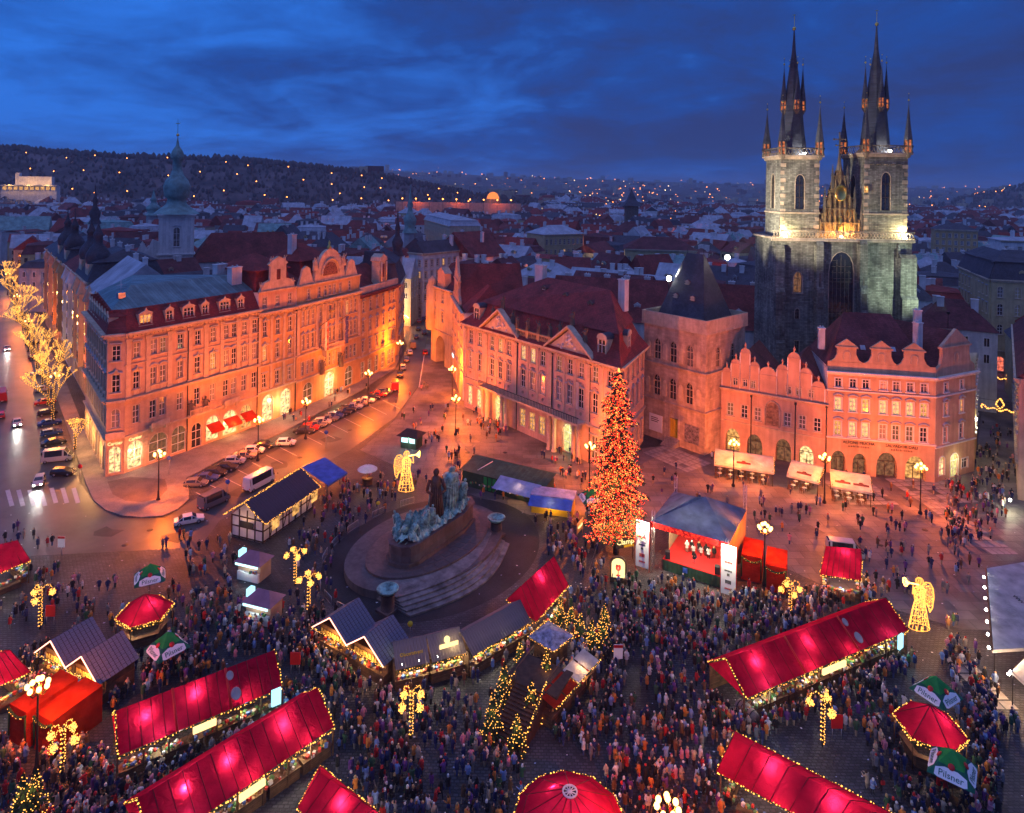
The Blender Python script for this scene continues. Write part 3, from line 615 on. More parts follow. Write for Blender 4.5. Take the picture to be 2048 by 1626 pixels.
def ministry():
    root, L = building('ministry_building', 'orange floodlit palace with arched centre gable, balcony and hanging flags', P_BL, P_BR)
    H = 22.3; f = Face(root, L, H, trim=M['stucco'])
    cx = L*0.5; xs = [2.2, 3.8, 5.4, 8.0, cx-1.5, cx, cx+1.5, L-8.0, L-5.0, L-3.4, L-1.8]
    for x in xs:
        f.win(x, 17.4, 0.95, 3.2, 'rect+seg', M['warm_win'] if x == L-5.0 else None); f.win(x, 12.3, 0.95, 3.2, 'rect+hood', M['dim_win'] if abs(x-cx) < 1 else None); f.win(x, 6.9, 0.95, 2.9, 'rect+nosill')
    f.win(4.0, 0.4, 3.0, 4.6, 'arch+nosill', M['dim_win']); f.win(cx, 0.2, 3.2, 5.3, 'arch+nosill', M['shop_win']); f.win(L-4.0, 0.4, 3.0, 4.6, 'arch+nosill', M['dim_win'])
    f.wall([M['ochre']]); f.course(5.9, 0.4, 0.35); f.course(11.2, 0.4, 0.4); f.cornice(21.4, 0.9, 0.95)
    for x in (0.5, 6.7, 9.3, cx-2.6, cx+2.6, L-9.3, L-6.4, L-0.5): f.pilaster(x, 11.7, 21.3, 0.8, 0.25)
    lamp('entrance_lamp', (cx, -1.5, 3.6), 500, (1, .75, .35), 0.3, root)
    mb = MB(); mb.box((cx-3.2,-1.7,10.9),(cx+3.2,0,11.25)); [mb.box((cx-3.1+.35*i,-1.65,11.25),(cx-3.0+.35*i,-1.55,12.1)) for i in range(18)]; mb.box((cx-3.2,-1.7,12.1),(cx+3.2,-1.5,12.25)); [mb.box((cx+k-.25,-1.3,9.6),(cx+k+.25,0,10.9)) for k in (-2.4, 2.4)]; f.put('balcony', mb, [M['stucco']])
    for k in (-3.4, 3.4): o = f.place('statue', figure_mesh(3), cx+k, -0.7, 5.9); set_mat(o, M['dark_stone']); o.scale = (1.7,)*3
    g = Face(root, L, 26.0, oy=0.15, z0=22.2)
    for x in (4.0, 7.6, cx-1.6, cx, cx+1.6, L-7.6, L-4.0): g.win(x, 22.9, 0.95, 2.2, 'rect')
    g.wall([M['ochre']]); g.course(25.8, 0.35, 0.35)
    n = 12; r = 4.0
    prof = [(cx-5.5,26.1),(cx+5.5,26.1),(cx+5.0,29.0)] + [(cx+r*math.cos(math.pi*i/n), 29.2+r*math.sin(math.pi*i/n)) for i in range(n+1)] + [(cx-5.0,29.0)]
    mb = MB(); mb.ext(prof, 0.1, 0.9); ga = mb.build('gable', [M['stucco']], root)
    mb = MB(); mb.ext([(cx+2.5*math.cos(math.pi*i/n), 27.4+2.9*math.sin(math.pi*i/n)) for i in range(n+1)], -0.05, 0.12); mb.build('mosaic_panel', [mat('mosaic_panel', (0.30,0.14,0.08), 0.6, 0.6, 3.0, 0.3)], ga)
    mb = MB()
    for i in range(n): 
        a0, a1 = math.pi*i/n, math.pi*(i+1)/n
        mb.tube((cx+3.2*math.cos(a0),-0.1,27.6+3.4*math.sin(a0)), (cx+3.2*math.cos(a1),-0.1,27.6+3.4*math.sin(a1)), 0.22, 0.22, 6)
    mb.build('arch_moulding', [M['stucco']], ga)
    mb = MB(); mb.lathe([(0.4,0),(0.55,0.5),(0.2,1.0),(0.3,1.4),(0.05,2.0)], 8, (cx,0.5,33.1)); mb.build('finial', [M['gold']], ga)
    for x, sc in ((cx-5.2, 1.5), (cx+5.2, 1.5), (cx-4.6, 1.2), (cx+4.6, 1.2)): o = link('statue', figure_mesh(int(x*3)), root, (x, 0.4, 28.9)); o.scale = (sc,)*3; set_mat(o, M['stucco'])
    for xx in (3.2, L-3.4):      # side gables
        mb = MB(); mb.ext([(xx-2.6,26.1),(xx+2.6,26.1),(xx+1.9,27.6),(xx+1.5,28.4),(xx+1.2,29.6),(xx,30.2),(xx-1.2,29.6),(xx-1.5,28.4),(xx-1.9,27.6)], 0.1, 0.6); mb.build('side_gable', [M['stucco']], root)
    # flags on poles
    for k in (-3.6, 3.7):
        mb = MB(); mb.tube((cx+k,-0.2,16.5),(cx+k,-2.6,18.2),0.06,0.05,6); fp = f.put('flag_pole', mb, [M['iron']])
        mb = MB()
        for j in range(6):
            z0, z1 = 17.6-j*1.05, 16.55-j*1.05; d = 0.12*math.sin(j*1.7)
            mb.quad((cx+k-0.6,-2.0+d,z0),(cx+k,-2.1-d,z0),(cx+k,-2.0+d,z1),(cx+k-0.6,-1.9-d,z1), m=0 if k > 0 else 0); mb.quad((cx+k,-2.1-d,z0),(cx+k+0.6,-2.0+d,z0),(cx+k+0.6,-1.9-d,z1),(cx+k,-2.0+d,z1), m=1)
        o = mb.build('flag', [mat('flag_white', (.7,.68,.66)) if k < 0 else mat('flag_blue', (.05,.06,.3)), M['red_paint'] if k < 0 else mat('flag_navy', (.04,.05,.25))], root)
    mb = MB(); mb.lathe([(0.02,0),(0.55,0.1),(0.6,0.2),(0.5,0.5),(0.02,0.6)], 10, (cx,-0.5,19.0)); mb.build('coat_of_arms', [M['gold']], root)
    foot(world_pts(root, [(0,0),(L,0),(L,15),(0,15)]))
    wallbox(root, [(0,0.02),(L,0.02),(L,15),(0,15)], 26.0, M['white'])
    mb = MB(); frustum(mb, rect(cx-6, cx+5, 3.5, 13, 26.0), rect(cx-5.4, cx+4.4, 4.2, 12.4, 30.6)); hip(mb, cx-5.6, cx+4.6, 4.0, 12.6, 30.7, 34.2, 4.4, 0, 0.4); ro = mb.build('pavilion_roof', M['red_tile'], root)
    mb = MB(); hip(mb, 0.2, cx-6.1, 1.0, 14, 26.0, 29.5, 2.0, 0, 0.0); hip(mb, cx+5.1, L-0.2, 1.0, 14, 26.0, 29.8, 2.0, 0, 0.0); mb.build('roof', M['red_tile2'], root)
    chimney(ro, cx-3.5, 8, 33, 3.2, 1.6, 1.2); chimney(ro, cx+7, 12, 28, 3.5, 2.2, 1.0)
def plain_house():
    root, L = building('parapet_house', 'orange street end house with dark stucco ornament and a pedimented attic tower', P_BR, P_CR)
    H = 21.2; f = Face(root, L, H); xs = [1.8, 5.2, 8.6, 12.0, 15.4, L-1.6]
    for x in xs:
        for z, hh, st in ((16.6, 2.6, 'rect+hood'), (11.8, 2.7, 'rect+hood+apron'), (7.0, 2.6, 'rect+flat+apron')): f.win(x, z, 1.1, hh, st)
        f.win(x, 0.5, 1.7, 4.0, 'rect+nosill', M['dim_win'])
    f.wall([M['ochre']]); f.course(5.6, 0.4, 0.3); f.cornice(20.2, 1.0, 1.1, m=M['brown_tile'])
    mb = MB(); mb.box((-0.2,-0.3,21.2),(L+0.2,0.4,22.8)); f.put('parapet', mb, [M['stucco']])
    mb = MB(); mb.box((10.2,0.2,22),(13.4,2.6,28.2)); mb.ext([(9.9,28.2),(13.7,28.2),(13.4,29.2),(11.8,30.0),(10.2,29.2)], 0.0, 2.8); [mb.tube((x,-0.1,22.9),(x,-0.1,28.0),0.25,0.25,8) for x in (10.5, 13.1)]; mb.build('attic_tower', [M['stucco']], root)
    mb = MB(); mb.box((11.2,0.1,24),(12.4,0.19,27.4)); mb.build('niche', [M['brown_tile']], root)
    foot(world_pts(root, [(0,0),(L,0),(L,13),(0,13)]))
    g = Face(root, 13, H, L, 0, R(90))
    for i in range(4):
        for z in (16.6, 11.8, 7.0): g.win(1.6+i*3.2, z, 1.1, 2.6, 'rect')
    g.wall([M['ochre']]); g.cornice(20.2, 1.0, 0.7)
    wallbox(root, [(0,0.02),(L,0.02),(L,13),(0,13)], H, M['white'], skip=(0, 1))
    mb = MB(); hip(mb, 0, L, 1.0, 13, 21.4, 27.0, 4.0, 0, 0.0); mb.build('roof', M['red_tile2'], root)
    mb = MB(); frustum(mb, rect(15.0, L-0.5, 2, 9, 21.3), rect(15.9, L-1.5, 3, 8, 30.0)); mb.build('steep_roof', M['slate'], root)
corner_house(); narrow_house(); ministry(); plain_house()
# ------------------------------------------------------------------ Kinsky-style rococo palace, tower house, gabled arcade houses
K0, K1, K2 = (-9.7, 144.5), (18.5, 110.8), (25.7, 126.3)
def palace():
    root, L = building('rococo_palace', 'pink rococo palace with two triangular pediments and a broad red tiled mansard roof', K0, K1, 'palace')
    H = 18.2; f = Face(root, L, H, trim=M['stucco'])
    pink = mat('palace_pink', (0.64, 0.43, 0.34), 0.85, 0.15, 0.4, 0.2, 6, streak=0.2)
    bays = [2.2, 5.4, 9.6, 12.3, 15.0, 19.4, 22.2, 25.0, 29.4, 32.2, 35.0, 38.4, 41.8]
    for i, x in enumerate(bays):
        wl = {3: M['warm_win'], 5: M['cream_win'], 6: M['cream_win'], 8: M['dim_win'], 11: M['dim_win'], 2: M['dim_win'], 1: M['dim_win']}.get(i)
        f.win(x, 14.2, 1.3, 2.7, 'rect', wl); f.win(x, 8.9, 1.3, 3.4, 'rect+hood', M['red_win'] if i == 7 else None)
    for x in bays[:2] + bays[-2:]: f.win(x, 1.0, 1.5, 3.9, 'rect+flat+nosill', M['shop_win'] if x < 6 else M['dim_win'])
    for x in bays[5:8]: f.win(x, 1.2, 1.6, 3.4, 'rect+nosill', M['warm_win'])
    for x in (12.3, 32.2): f.win(x, 0.15, 2.9, 5.2, 'arch+nosill', M['green_win'])
    f.wall([pink]); f.course(6.3, 0.4, 0.35); f.cornice(17.3, 0.9, 0.9)
    for x in (0.4, 7.7, 17.2, 27.2, 36.9, L-0.4): f.pilaster(x, 6.8, 17.2, 0.8, 0.22)
    for x in (3.8, 10.95, 13.65, 20.8, 23.6, 30.8, 33.6, 40.1): f.pilaster(x, 6.8, 17.2, 0.4, 0.1)
    mb = MB()       # rocaille ornament between the storeys
    for x in bays:
        for k in (-0.5, 0, 0.5): mb.ball((x+k, -0.05, 13.2-abs(k)*.3), 0.22, 0, 6, 4)
        mb.ball((x, -0.05, 7.9), 0.3, 0, 6, 4)
    stuffed(f.put('ornament', mb, [M['rose']]))
    f.downpipe(17.7, 17.3); f.downpipe(27.7, 17.3); f.downpipe(37.3, 17.3)
    # balcony carried on columns in front of both doors
    mb = MB(); mb.box((8.0,-2.3,6.5),(36.6,0,6.9)); f.put('balcony', mb, [M['stucco']])
    mb = MB(); mb.box((8.0,-2.3,7.9),(36.6,-2.15,8.0)); [mb.box((8.1+.42*i,-2.27,6.9),(8.18+.42*i,-2.2,7.9)) for i in range(68)]; f.put('balcony_railing', mb, [M['iron']])
    for x in (8.6, 9.9, 14.8, 16.1, 28.6, 29.9, 34.8, 36.1):
        f.place('column', cached('col', lambda: (lambda b: (b.lathe([(.55,0),(.55,.3),(.42,.4),(.36,5.6),(.5,5.8),(.55,6.5)], 10), b.mesh('column', [M['stucco']]))[1])(MB())), x, -1.5, 0)
    mb = MB(); [mb.cbox((32.2+1.25*math.cos(a), -.1, 3.95+1.25*math.sin(a)), (.16,.04,.22)) for a in [R(20+14*k) for k in range(11)]]; stuffed(f.put('arch_lettering', mb, [M['blank']]))
    lamp('door_lamp', (12.3, -1.0, 3.6), 160, WARM, 0.2, root); lamp('door_lamp', (32.2, -1.0, 3.6), 160, (1, .8, .35), 0.2, root)
    mb = MB(); mb.box((34.1,-0.35,8.6),(34.8,-0.25,13.4)); f.put('banner', mb, [M['cloth_white']])
    # pediments
    for xc in (12.3, 32.2):
        mb = MB(); w = 5.6
        mb.ext([(xc-w,18.2),(xc+w,18.2),(xc,22.3)], -0.35, 0.1, 0)
        for sx in (-1, 1):
            mb.add([(xc+sx*(w+.5),-1.0,18.15),(xc,-1.0,22.75),(xc,0.4,22.75),(xc+sx*(w+.5),0.4,18.15),(xc+sx*(w+.5),-1.0,18.5),(xc,-1.0,23.15),(xc,0.4,23.15),(xc+sx*(w+.5),0.4,18.5)], [(0,1,2,3),(4,5,6,7),(0,1,5,4),(0,3,7,4)], 0)
            mb.add([(xc,0.1,23.0),(xc+sx*(w+.3),0.1,18.4),(xc+sx*(w+.3),3.0,18.4),(xc,7.0,23.0)], [(0,1,2,3)], 1)
        p = f.put('pediment', mb, [M['stucco'], M['red_tile']])
        mb = MB(); [mb.ball((xc+rnd.uniform(-3,3)*(1-k/14), -0.38, 18.8+k*0.2), 0.3, 0, 6, 4) for k in range(13)]; stuffed(mb.build('relief', [M['white']], p))
        for sx, z in ((-1, 20.6), (0, 23.1), (1, 20.6)):
            o = f.place('statue', figure_mesh(sx+2), xc+sx*3.2, 0.5, z); o.scale = (1.35,)*3
    mb = MB(); mb.box((17.4,-0.3,18.2),(27.2,0.1,18.6)); mb.box((17.4,-0.3,19.7),(27.2,0.1,20.0)); [mb.lathe([(.08,0),(.2,.4),(.1,.8),(.14,1.1)], 6, (17.7+.46*i,-0.1,18.6)) for i in range(21)]; [mb.box((x-.35,-.35,18.2),(x+.35,.15,20.1)) for x in (17.6,20.7,23.9,27.0)]; f.put('balustrade', mb, [M['ochre']])
    for x in (17.6, 20.7, 23.9, 27.0): o = f.place('statue', figure_mesh(int(x)), x, -0.1, 20.1); o.scale = (1.3,)*3
    # flank and roof
    rr = root.rotation_euler[2]; c, s = math.cos(-rr), math.sin(-rr); d = (K2[0]-K1[0], K2[1]-K1[1]); ex, ey = L+d[0]*c-d[1]*s, d[0]*s+d[1]*c
    g = Face(root, math.hypot(ex-L, ey), H, L, 0, math.atan2(ey, ex-L))
    for i in range(5):
        x = 1.8+i*3.3; g.win(x, 14.2, 1.2, 2.7, 'rect'); g.win(x, 8.9, 1.2, 3.4, 'rect+hood'); g.win(x, 1.6, 1.2, 3.0, 'rect+flat')
    g.wall([pink]); g.course(6.3, 0.4, 0.3); g.cornice(17.3, 0.9, 0.9)
    A = [(0,0),(L,0),(ex,ey),(4.0,24.0)]
    foot(world_pts(root, A)); wallbox(root, A, H, M['white'], skip=(0, 1))
    a = [(-.9,-.9,18.15),(L+1.0,-.9,18.15),(ex+1,ey,18.15),(3.5,24.5,18.15)]
    mid = [(0.9,1.6,20.2),(L-1.6,1.6,20.2),(ex-1.2,ey-.5,20.2),(4.6,23.2,20.2)]
    b = [(1.9,2.9,22.6),(L-2.8,2.9,22.6),(ex-2.6,ey-1,22.6),(5.4,21.6,22.6)]
    mb = MB(); frustum(mb, a, mid); frustum(mb, mid, b)
    rdg = [(13.0,12.2,28.6),(32.5,10.2,28.6)]; b2 = [(p[0]+(-.3 if i in (0,3) else .3), p[1]+(-.35 if i < 2 else .35), 22.7) for i, p in enumerate(b)]
    mb.add(b2+rdg, [(0,1,5,4),(1,2,5),(2,3,4,5),(3,0,4)]); ro = mb.build('mansard_roof', M['red_tile'], root)
    for x, y, z in ((16.0, 8.2, 25.9), (23.2, 7.4, 25.4), (30.6, 6.6, 25.0)): dormer(root, x, y, z, 1.3, 1.2, 3.0, M['dark_stone'], M['brown_tile'], 'gable')
    for x, y in ((3.2, 0.6), (39.2, 0.6)): dormer(root, x, y, 18.9, 2.0, 3.0, 2.2, M['stucco'], M['slate'], 'round', n=2)
    q = g.M @ Vector((8.0, 0.6, 18.9)); dormer(root, q.x, q.y, q.z, 2.0, 3.0, 2.2, M['stucco'], M['slate'], 'round', n=2, rz=g.rz)
    chimney(ro, 5.5, 17.0, 27.0, 3.0, 2.6, 1.4); chimney(ro, 34.5, 11.6, 26.0, 4.6, 1.6, 1.2)
def tower_house():
    p0, p1 = (26.3, 130.0), (35.4, 119.7)
    root, L = building('gothic_tower_house', 'gothic stone tower house with traceried windows and a tall slate wedge roof', p0, p1, 'tower house')
    H = 22.2; D = 13.5; f = Face(root, L, H, trim=M['sand'], sash=M['stucco'])
    for i in range(3):
        x = 3.2+i*3.6; f.win(x, 15.3, 1.5, 3.9, 'goth+nosill'); f.win(x, 8.4, 1.5, 3.9, 'goth+nosill')
    f.opening(6.1, 8.0, 1.2, 6.4, 'goth')
    f.wall([M['sand']], 0.5)
    mb = MB(); mb.box((6.1,0.4,1.2),(8.0,0.5,4.6)); [mb.box((6.15+.47*k,0.34,1.3),(6.5+.47*k,0.42,4.5)) for k in range(4)]; f.put('door', mb, [M['yellow_paint']])
    mb = MB(); sp, pts = arch_pts(6.1, 8.0, 1.2, 6.4, 'goth'); mb.ext([(p[0],p[1]) for p in pts if p[1] >= 4.6]+[(8.0,4.62),(6.1,4.62)][:0], 0.36, 0.5); f.put('tympanum', mb, [M['stucco']])
    for k in range(6): mb = MB(); mb.box((5.6,-0.35*(k+1),0.0),(8.5,-0.35*k,1.2-0.2*k)); f.put('step', mb, [M['slab']])
    for x, z in [(1.2, 15.5), (5.0, 15.5), (8.6, 15.5), (12.3, 15.5), (5.0, 8.6), (8.6, 8.6), (12.3, 8.6), (1.2, 8.6)]:
        mb = MB(); sp, pts = arch_pts(x-.42, x+.42, z, z+3.0, 'goth'); mb.ext([(x-.42, z), (x+.42, z)] + [(p[0], p[1]) for p in reversed(pts)], -0.14, 0.0); n = f.put('niche', mb, [M['stucco']])
    f.course(14.4, 0.3, 0.3); f.course(7.4, 0.3, 0.3)
    mb = MB(); mb.box((1.6,-0.12,1.4),(4.6,-0.02,4.6)); f.put('poster', mb, [M['blank']]); mb = MB(); mb.box((9.6,-0.12,1.4),(12.6,-0.02,4.7)); f.put('poster', mb, [mat('photo_poster', (0.20,0.18,0.2), 0.6, 1.0, 2.2, col2=(0.02,0.02,0.02))])
    mb = MB()
    for k in range(3): mb.box((2.0, -0.13, 3.9-k*.35), (3.6+0.3*(k % 2), -0.12, 4.05-k*.35))
    f.put('poster_lettering', mb, [M['ink']])
    g = Face(root, D, H, L, 0, R(90), trim=M['sand'], sash=M['stucco'])
    for x, z in ((4, 15.3), (9, 15.3), (6, 8.4)): g.win(x, z, 1.3, 3.6, 'goth+nosill')
    g.wall([M['sand']]); g.course(14.4, 0.3, 0.3); g.course(7.4, 0.3, 0.3)
    foot(world_pts(root, [(0,0),(L,0),(L,D),(0,D)])); wallbox(root, [(0,0.02),(L,0.02),(L,D),(0,D)], H, M['sand'], skip=(0, 1))
    mb = MB(); mb.box((-0.4,-0.4,21.7),(L+.4,D+.4,22.0)); 
    for a, b in (((-.35,-.35),(L+.35,-.15)), ((-.35,D+.15),(L+.35,D+.35)), ((-.35,-.15),(-.15,D+.15)), ((L+.15,-.15),(L+.35,D+.15))): mb.box((*a,22.0),(*b,24.3))
    pa = mb.build('parapet', M['stucco'], root)
    for i in range(24):
        mb = MB(); mb.box((-.3+i*(L+.6)/24, -0.40, 22.05), (-.3+(i+.86)*(L+.6)/24, -0.35, 24.25)); mb.build('board', M['stucco'], pa)
    mb = MB(); lo, up = rect(1.5, L-1.5, 1.5, D-1.5, 22.6), rect(L/2-1.9, L/2+1.9, D/2-.15, D/2+.15, 35.4); frustum(mb, lo, up); ro = mb.build('wedge_roof', M['slate'], root)
    for x, y, z in ((L/2, 4.5, 29.6), (L/2-1.9, 3.5, 26.9), (L/2+1.9, 3.5, 26.9)): dormer(root, x, y-.5, z, 0.8, 0.6, 1.2, M['stucco'], M['red_tile'], 'gable')
    mb = MB(); [mb.tube((L/2+s*1.8, D/2, 35.4), (L/2+s*1.8, D/2, 36.3), 0.05) for s in (-1, 1)]; mb.build('finial', M['iron'], ro)
def arcade(f, arches, lit, wallm, rev=1.2):
    for (a, b, z), lm in zip(arches, lit):
        f.opening(a, b, 0.0, z, 'goth')
    w = f.wall([wallm], rev)
    for (a, b, z), lm in zip(arches, lit):
        sp, pts = arch_pts(a, b, 0, z, 'goth'); mb = MB(); mb.add([(a,rev-.05,0),(b,rev-.05,0)]+[(p[0],rev-.05,p[1]) for p in reversed(pts)], [tuple(range(2+len(pts)))]); o = f.put('arcade_window', mb, [M['dim_win']]); 
        if lm: set_mat(o, lm)
        mb = MB(); xm = (a+b)/2
        for q in (a+.06, xm, b-.06): mb.box((q-.06,rev-.16,0),(q+.06,rev-.08,sp+.2))
        mb.box((a,rev-.16,2.4),(b,rev-.08,2.5)); mb.build('mullion', M['timber'], o)
def school_house():
    p0, p1 = (39.2, 122.8), (54.4, 113.5)
    root, L = building('arcade_house', 'orange gothic arcade house with two clusters of round venetian gables', p0, p1)
    H = 11.6; f = Face(root, L, H, trim=M['stucco'], sash=M['trim_white'])
    for x in (1.7, 4.2, 6.5, 11.5, 13.9, 16.3): f.win(x, 6.6, 1.1, 2.3, 'rect', M['dim_win'] if x < 2 else None)
    arcade(f, [(0.9,3.5,4.3),(4.7,7.4,4.0),(9.6,12.2,4.2),(13.4,15.8,3.8)], [M['warm_win'], M['dim_win'], M['dim_win'], M['shop_win']], M['rose'])
    f.downpipe(5.4, 11); f.downpipe(12.8, 11); f.downpipe(L-.1, 11.4); f.course(5.5, 0.2, 0.12); f.cornice(11.1, 0.5, 0.45)
    mb = MB(); n = 10; mb.ext([(8.0,6.2),(10.0,6.2)]+[(9.0+1.0*math.cos(math.pi*i/n), 9.0+1.2*math.sin(math.pi*i/n)) for i in range(n+1)], -0.1, 0.0); fr = f.put('wall_painting', mb, [mat('fresco', (0.36,0.22,0.12), 0.8, 0.5, 1.5)])
    mb = MB(); pts = [(7.8,6.1),(7.8,9.1)]+[(9.0-1.2*math.cos(math.pi*i/n), 9.1+1.4*math.sin(math.pi*i/n)) for i in range(n+1)]+[(10.2,6.1)]; mb.path([(p[0],-0.15,p[1]) for p in pts], 0.13); mb.build('frame', M['stucco'], fr)
    # venetian gables: stepped semicircles
    g = Face(root, L, 14.0, oy=0.2, z0=11.6, trim=M['stucco'])
    for x in (2.5, 4.2, 5.6, 11.6, 13.2, 15.2): g.win(x, 12.2, 0.8, 1.3, 'rect+nosill', M['dim_win'] if x in (5.6, 13.2) else None)
    g.wall([M['rose']], 0.2)
    for xa, xb, zt in ((0.1,1.7,15.2),(1.7,3.3,17.0),(3.3,5.0,19.2),(5.0,6.6,17.0),(6.6,9.6,16.4),(9.6,11.4,17.2),(11.4,13.4,19.6),(13.4,15.3,17.2),(15.3,17.4,15.2)):
        w = xb-xa; xm = (xa+xb)/2; r = w/2; zs = zt-r
        mb = MB(); mb.ext([(xa,13.98),(xb,13.98)]+[(xm+r*math.cos(math.pi*i/n), zs+r*math.sin(math.pi*i/n)) for i in range(n+1)], 0.2, 0.6); mb.box((xa-.05,0.08,zs-.12),(xb+.05,.66,zs+.06))
        mb.lathe([(.18,0),(.12,.35),(.25,.55),(.12,.8),(.02,1.05)], 6, (xm,.4,zt)); ga = mb.build('gable', M['rose'], root)
        for xx in (xa, xb): b2 = MB(); b2.box((xx-.09,0.1,11.7),(xx+.09,.2,zs)); b2.build('lesene', M['trim_white'], ga)
    foot(world_pts(root, [(0,0),(L,0),(L,12),(0,12)])); wallbox(root, [(0,0.02),(L,0.02),(L,12),(0,12)], 13, M['rose'])
    mb = MB()
    for a, b in ((0.2, 8.4), (8.6, L-.1)): xm = (a+b)/2; mb.add([(a,0.7,14.0),(b,0.7,14.0),(xm,0.7,18.6),(a,12,14.0),(b,12,14.0),(xm,12,18.6)], [(0,2,5,3),(2,1,4,5),(0,1,2),(4,3,5)])
    mb.build('roof', M['brown_tile'], root)
    mb = MB(); [mb.lathe([(0.02,0),(0.7,0.15)], 10, (x,1.2,18.2)) for x in (8.9, 9.9)]; 
def gal_house():
    p0, p1 = (54.4, 113.5), (70.7, 110.1)
    root, L = building('gallery_house', 'peach coloured gallery house lit orange, three baroque attic gables and exhibition lettering', p0, p1)
    H = 17.4; f = Face(root, L, H, trim=M['trim_white'], sash=M['trim_white'])
    peach = PL('plaster_peach', (0.62, 0.42, 0.26)); xs = [1.7, 4.0, 6.0, 8.7, 10.7, 12.8, 14.9]
    for i, x in enumerate(xs):
        f.win(x, 14.7, 1.0, 1.5, 'rect', M['red_win'] if i == 3 else None); f.win(x, 10.7, 1.05, 2.2, 'rect+seg', [M['cream_win'], M['cream_win'], M['warm_win'], M['cream_win'], M['cream_win'], M['cream_win'], M['warm_win']][i])
        f.win(x, 6.5, 1.05, 2.4, 'rect+seg', [M['warm_win'], M['cream_win'], M['cream_win'], None, M['dim_win'], M['dim_win'], None][i])
    arcade(f, [(0.7,3.0,3.9),(4.1,6.3,3.7),(7.8,11.0,4.3),(12.2,15.3,4.1)], [M['dim_win'], M['dim_win'], M['dim_win'], M['warm_win']], peach)
    f.course(6.0, 0.25, 0.2); f.course(14.0, 0.25, 0.2); f.cornice(16.8, 0.6, 0.6)
    for x, a, b in ((5.0, 'ALFONS MUCHA', 'e x h i b i t i o n'), (11.6, 'SALVADOR DALI', 'e x h i b i t i o n')):
        text_obj('lettering', a, 0.66, M['ink'], root, (x, -0.1, 5.45)); text_obj('lettering', b, 0.5, M['ink'], root, (x, -0.1, 4.85))
    g = Face(root, L, 19.0, oy=0.2, z0=17.35); g.wall([peach])
    for xc in (3.0, 8.4, 13.4):
        prof = [(xc-2.6,18.9),(xc+2.6,18.9),(xc+1.9,19.4),(xc+1.5,20.3),(xc+1.5,21.5),(xc+1.65,21.7),(xc,22.9),(xc-1.65,21.7),(xc-1.5,21.5),(xc-1.5,20.3),(xc-1.9,19.4)]
        mb = MB(); mb.ext(prof, 0.2, 0.6); mb.box((xc-1.75,0.05,21.35),(xc+1.75,.65,21.6)); mb.build('attic_gable', peach, root)
        h = Face(root, L, 21, oy=0.16); h.win(xc, 19.3, 0.85, 1.4, 'arch+nosill', M['dim_win'] if False else None, cut=False)
    foot(world_pts(root, [(0,0),(L,0),(L,14),(0,14)])); wallbox(root, [(0,0.02),(L,0.02),(L,14),(0,14)], 18, M['white'])
    mb = MB(); hip(mb, 0, L, 0.8, 15, 17.8, 26.2, 4.5, 0, 0.0); ro = mb.build('roof', M['brown_tile'], root); chimney(ro, 15.5, 5, 22.5, 5.0, 1.1, 0.9); chimney(ro, 0.2, 5.5, 21.0, 2.4, 1.0, 0.9)
    for x in (6.4, 11.2): mb = MB(); mb.cbox((x, 3.4, 20.9), (0.8, 0.9, 0.12), 0, 0, R(45)); mb.build('skylight', M['zinc'], ro)
    # the house on the street corner
    p0, p1 = (70.75, 110.1), (80.6, 114.9)
    root, L = building('street_corner_house', 'narrow pink gabled house on the lane corner right of the gallery house', p0, p1)
    f = Face(root, L, H, trim=M['trim_white'], sash=M['trim_white'])
    for x in (2.6, 7.0):
        f.win(x, 14.7, 1.0, 1.5, 'rect'); f.win(x, 10.7, 1.05, 2.2, 'rect+seg', M['warm_win'] if x > 5 else M['dim_win']); f.win(x, 6.3, 1.1, 2.5, 'rect+seg')
    f.win(1.8, 0.8, 1.5, 3.2, 'arch+nosill', M['shop_win']); f.win(5.2, 0.1, 2.1, 3.9, 'arch+nosill', M['green_win']); f.win(8.2, 1.0, 1.7, 1.7, 'rect+nosill')
    f.wall([M['rose']]); f.course(5.6, 0.25, 0.2); f.course(14.0, 0.25, 0.2); f.cornice(16.8, 0.6, 0.6)
    prof = [(0,17.4),(L,17.4),(L-.2,18.6),(L-1.3,19.2),(L-1.7,20.6),(L-1.7,22.0),(L-1.4,22.3),(L/2,25.0),(1.4,22.3),(1.7,22.0),(1.7,20.6),(1.3,19.2),(.2,18.6)]
    mb = MB(); mb.ext(prof, 0.1, 0.6); mb.box((1.3,-.08,21.9),(L-1.3,.66,22.2)); ga = mb.build('gable', M['rose'], root); h = Face(root, L, 22, oy=0.06); h.win(L/2, 19.3, 0.95, 1.6, 'arch+nosill', cut=False)
    SD = 16.0; sx, sy = L+SD*math.cos(R(27.6)), SD*math.sin(R(27.6)); g = Face(root, SD, H, L, 0, R(27.6), trim=M['trim_white'])
    for i in range(5):
        for z in (14.7, 10.7, 6.3): g.win(1.8+i*3, z, 1.0, 1.9, 'rect')
    g.wall([M['ochre']])
    foot(world_pts(root, [(0,0),(L,0),(sx,sy),(0,16)])); wallbox(root, [(0,0.02),(L,0.02),(sx,sy),(0,16)], H, M['white'], skip=(0, 1))
    mb = MB(); mb.add([(0,.6,17.4),(L,.6,17.4),(L/2,.6,24.6),(0,18,17.4),(L,18,17.4),(L/2,18,24.6)], [(0,2,5,3),(2,1,4,5),(4,3,5)]); ro = mb.build('roof', M['brown_tile'], root); chimney(ro, 1.2, 4, 20, 5.5, 1.2, 1.0)
    lamp('door_lamp', (5.2, -0.9, 3.0), 120, (1, .85, .4), 0.2, root)
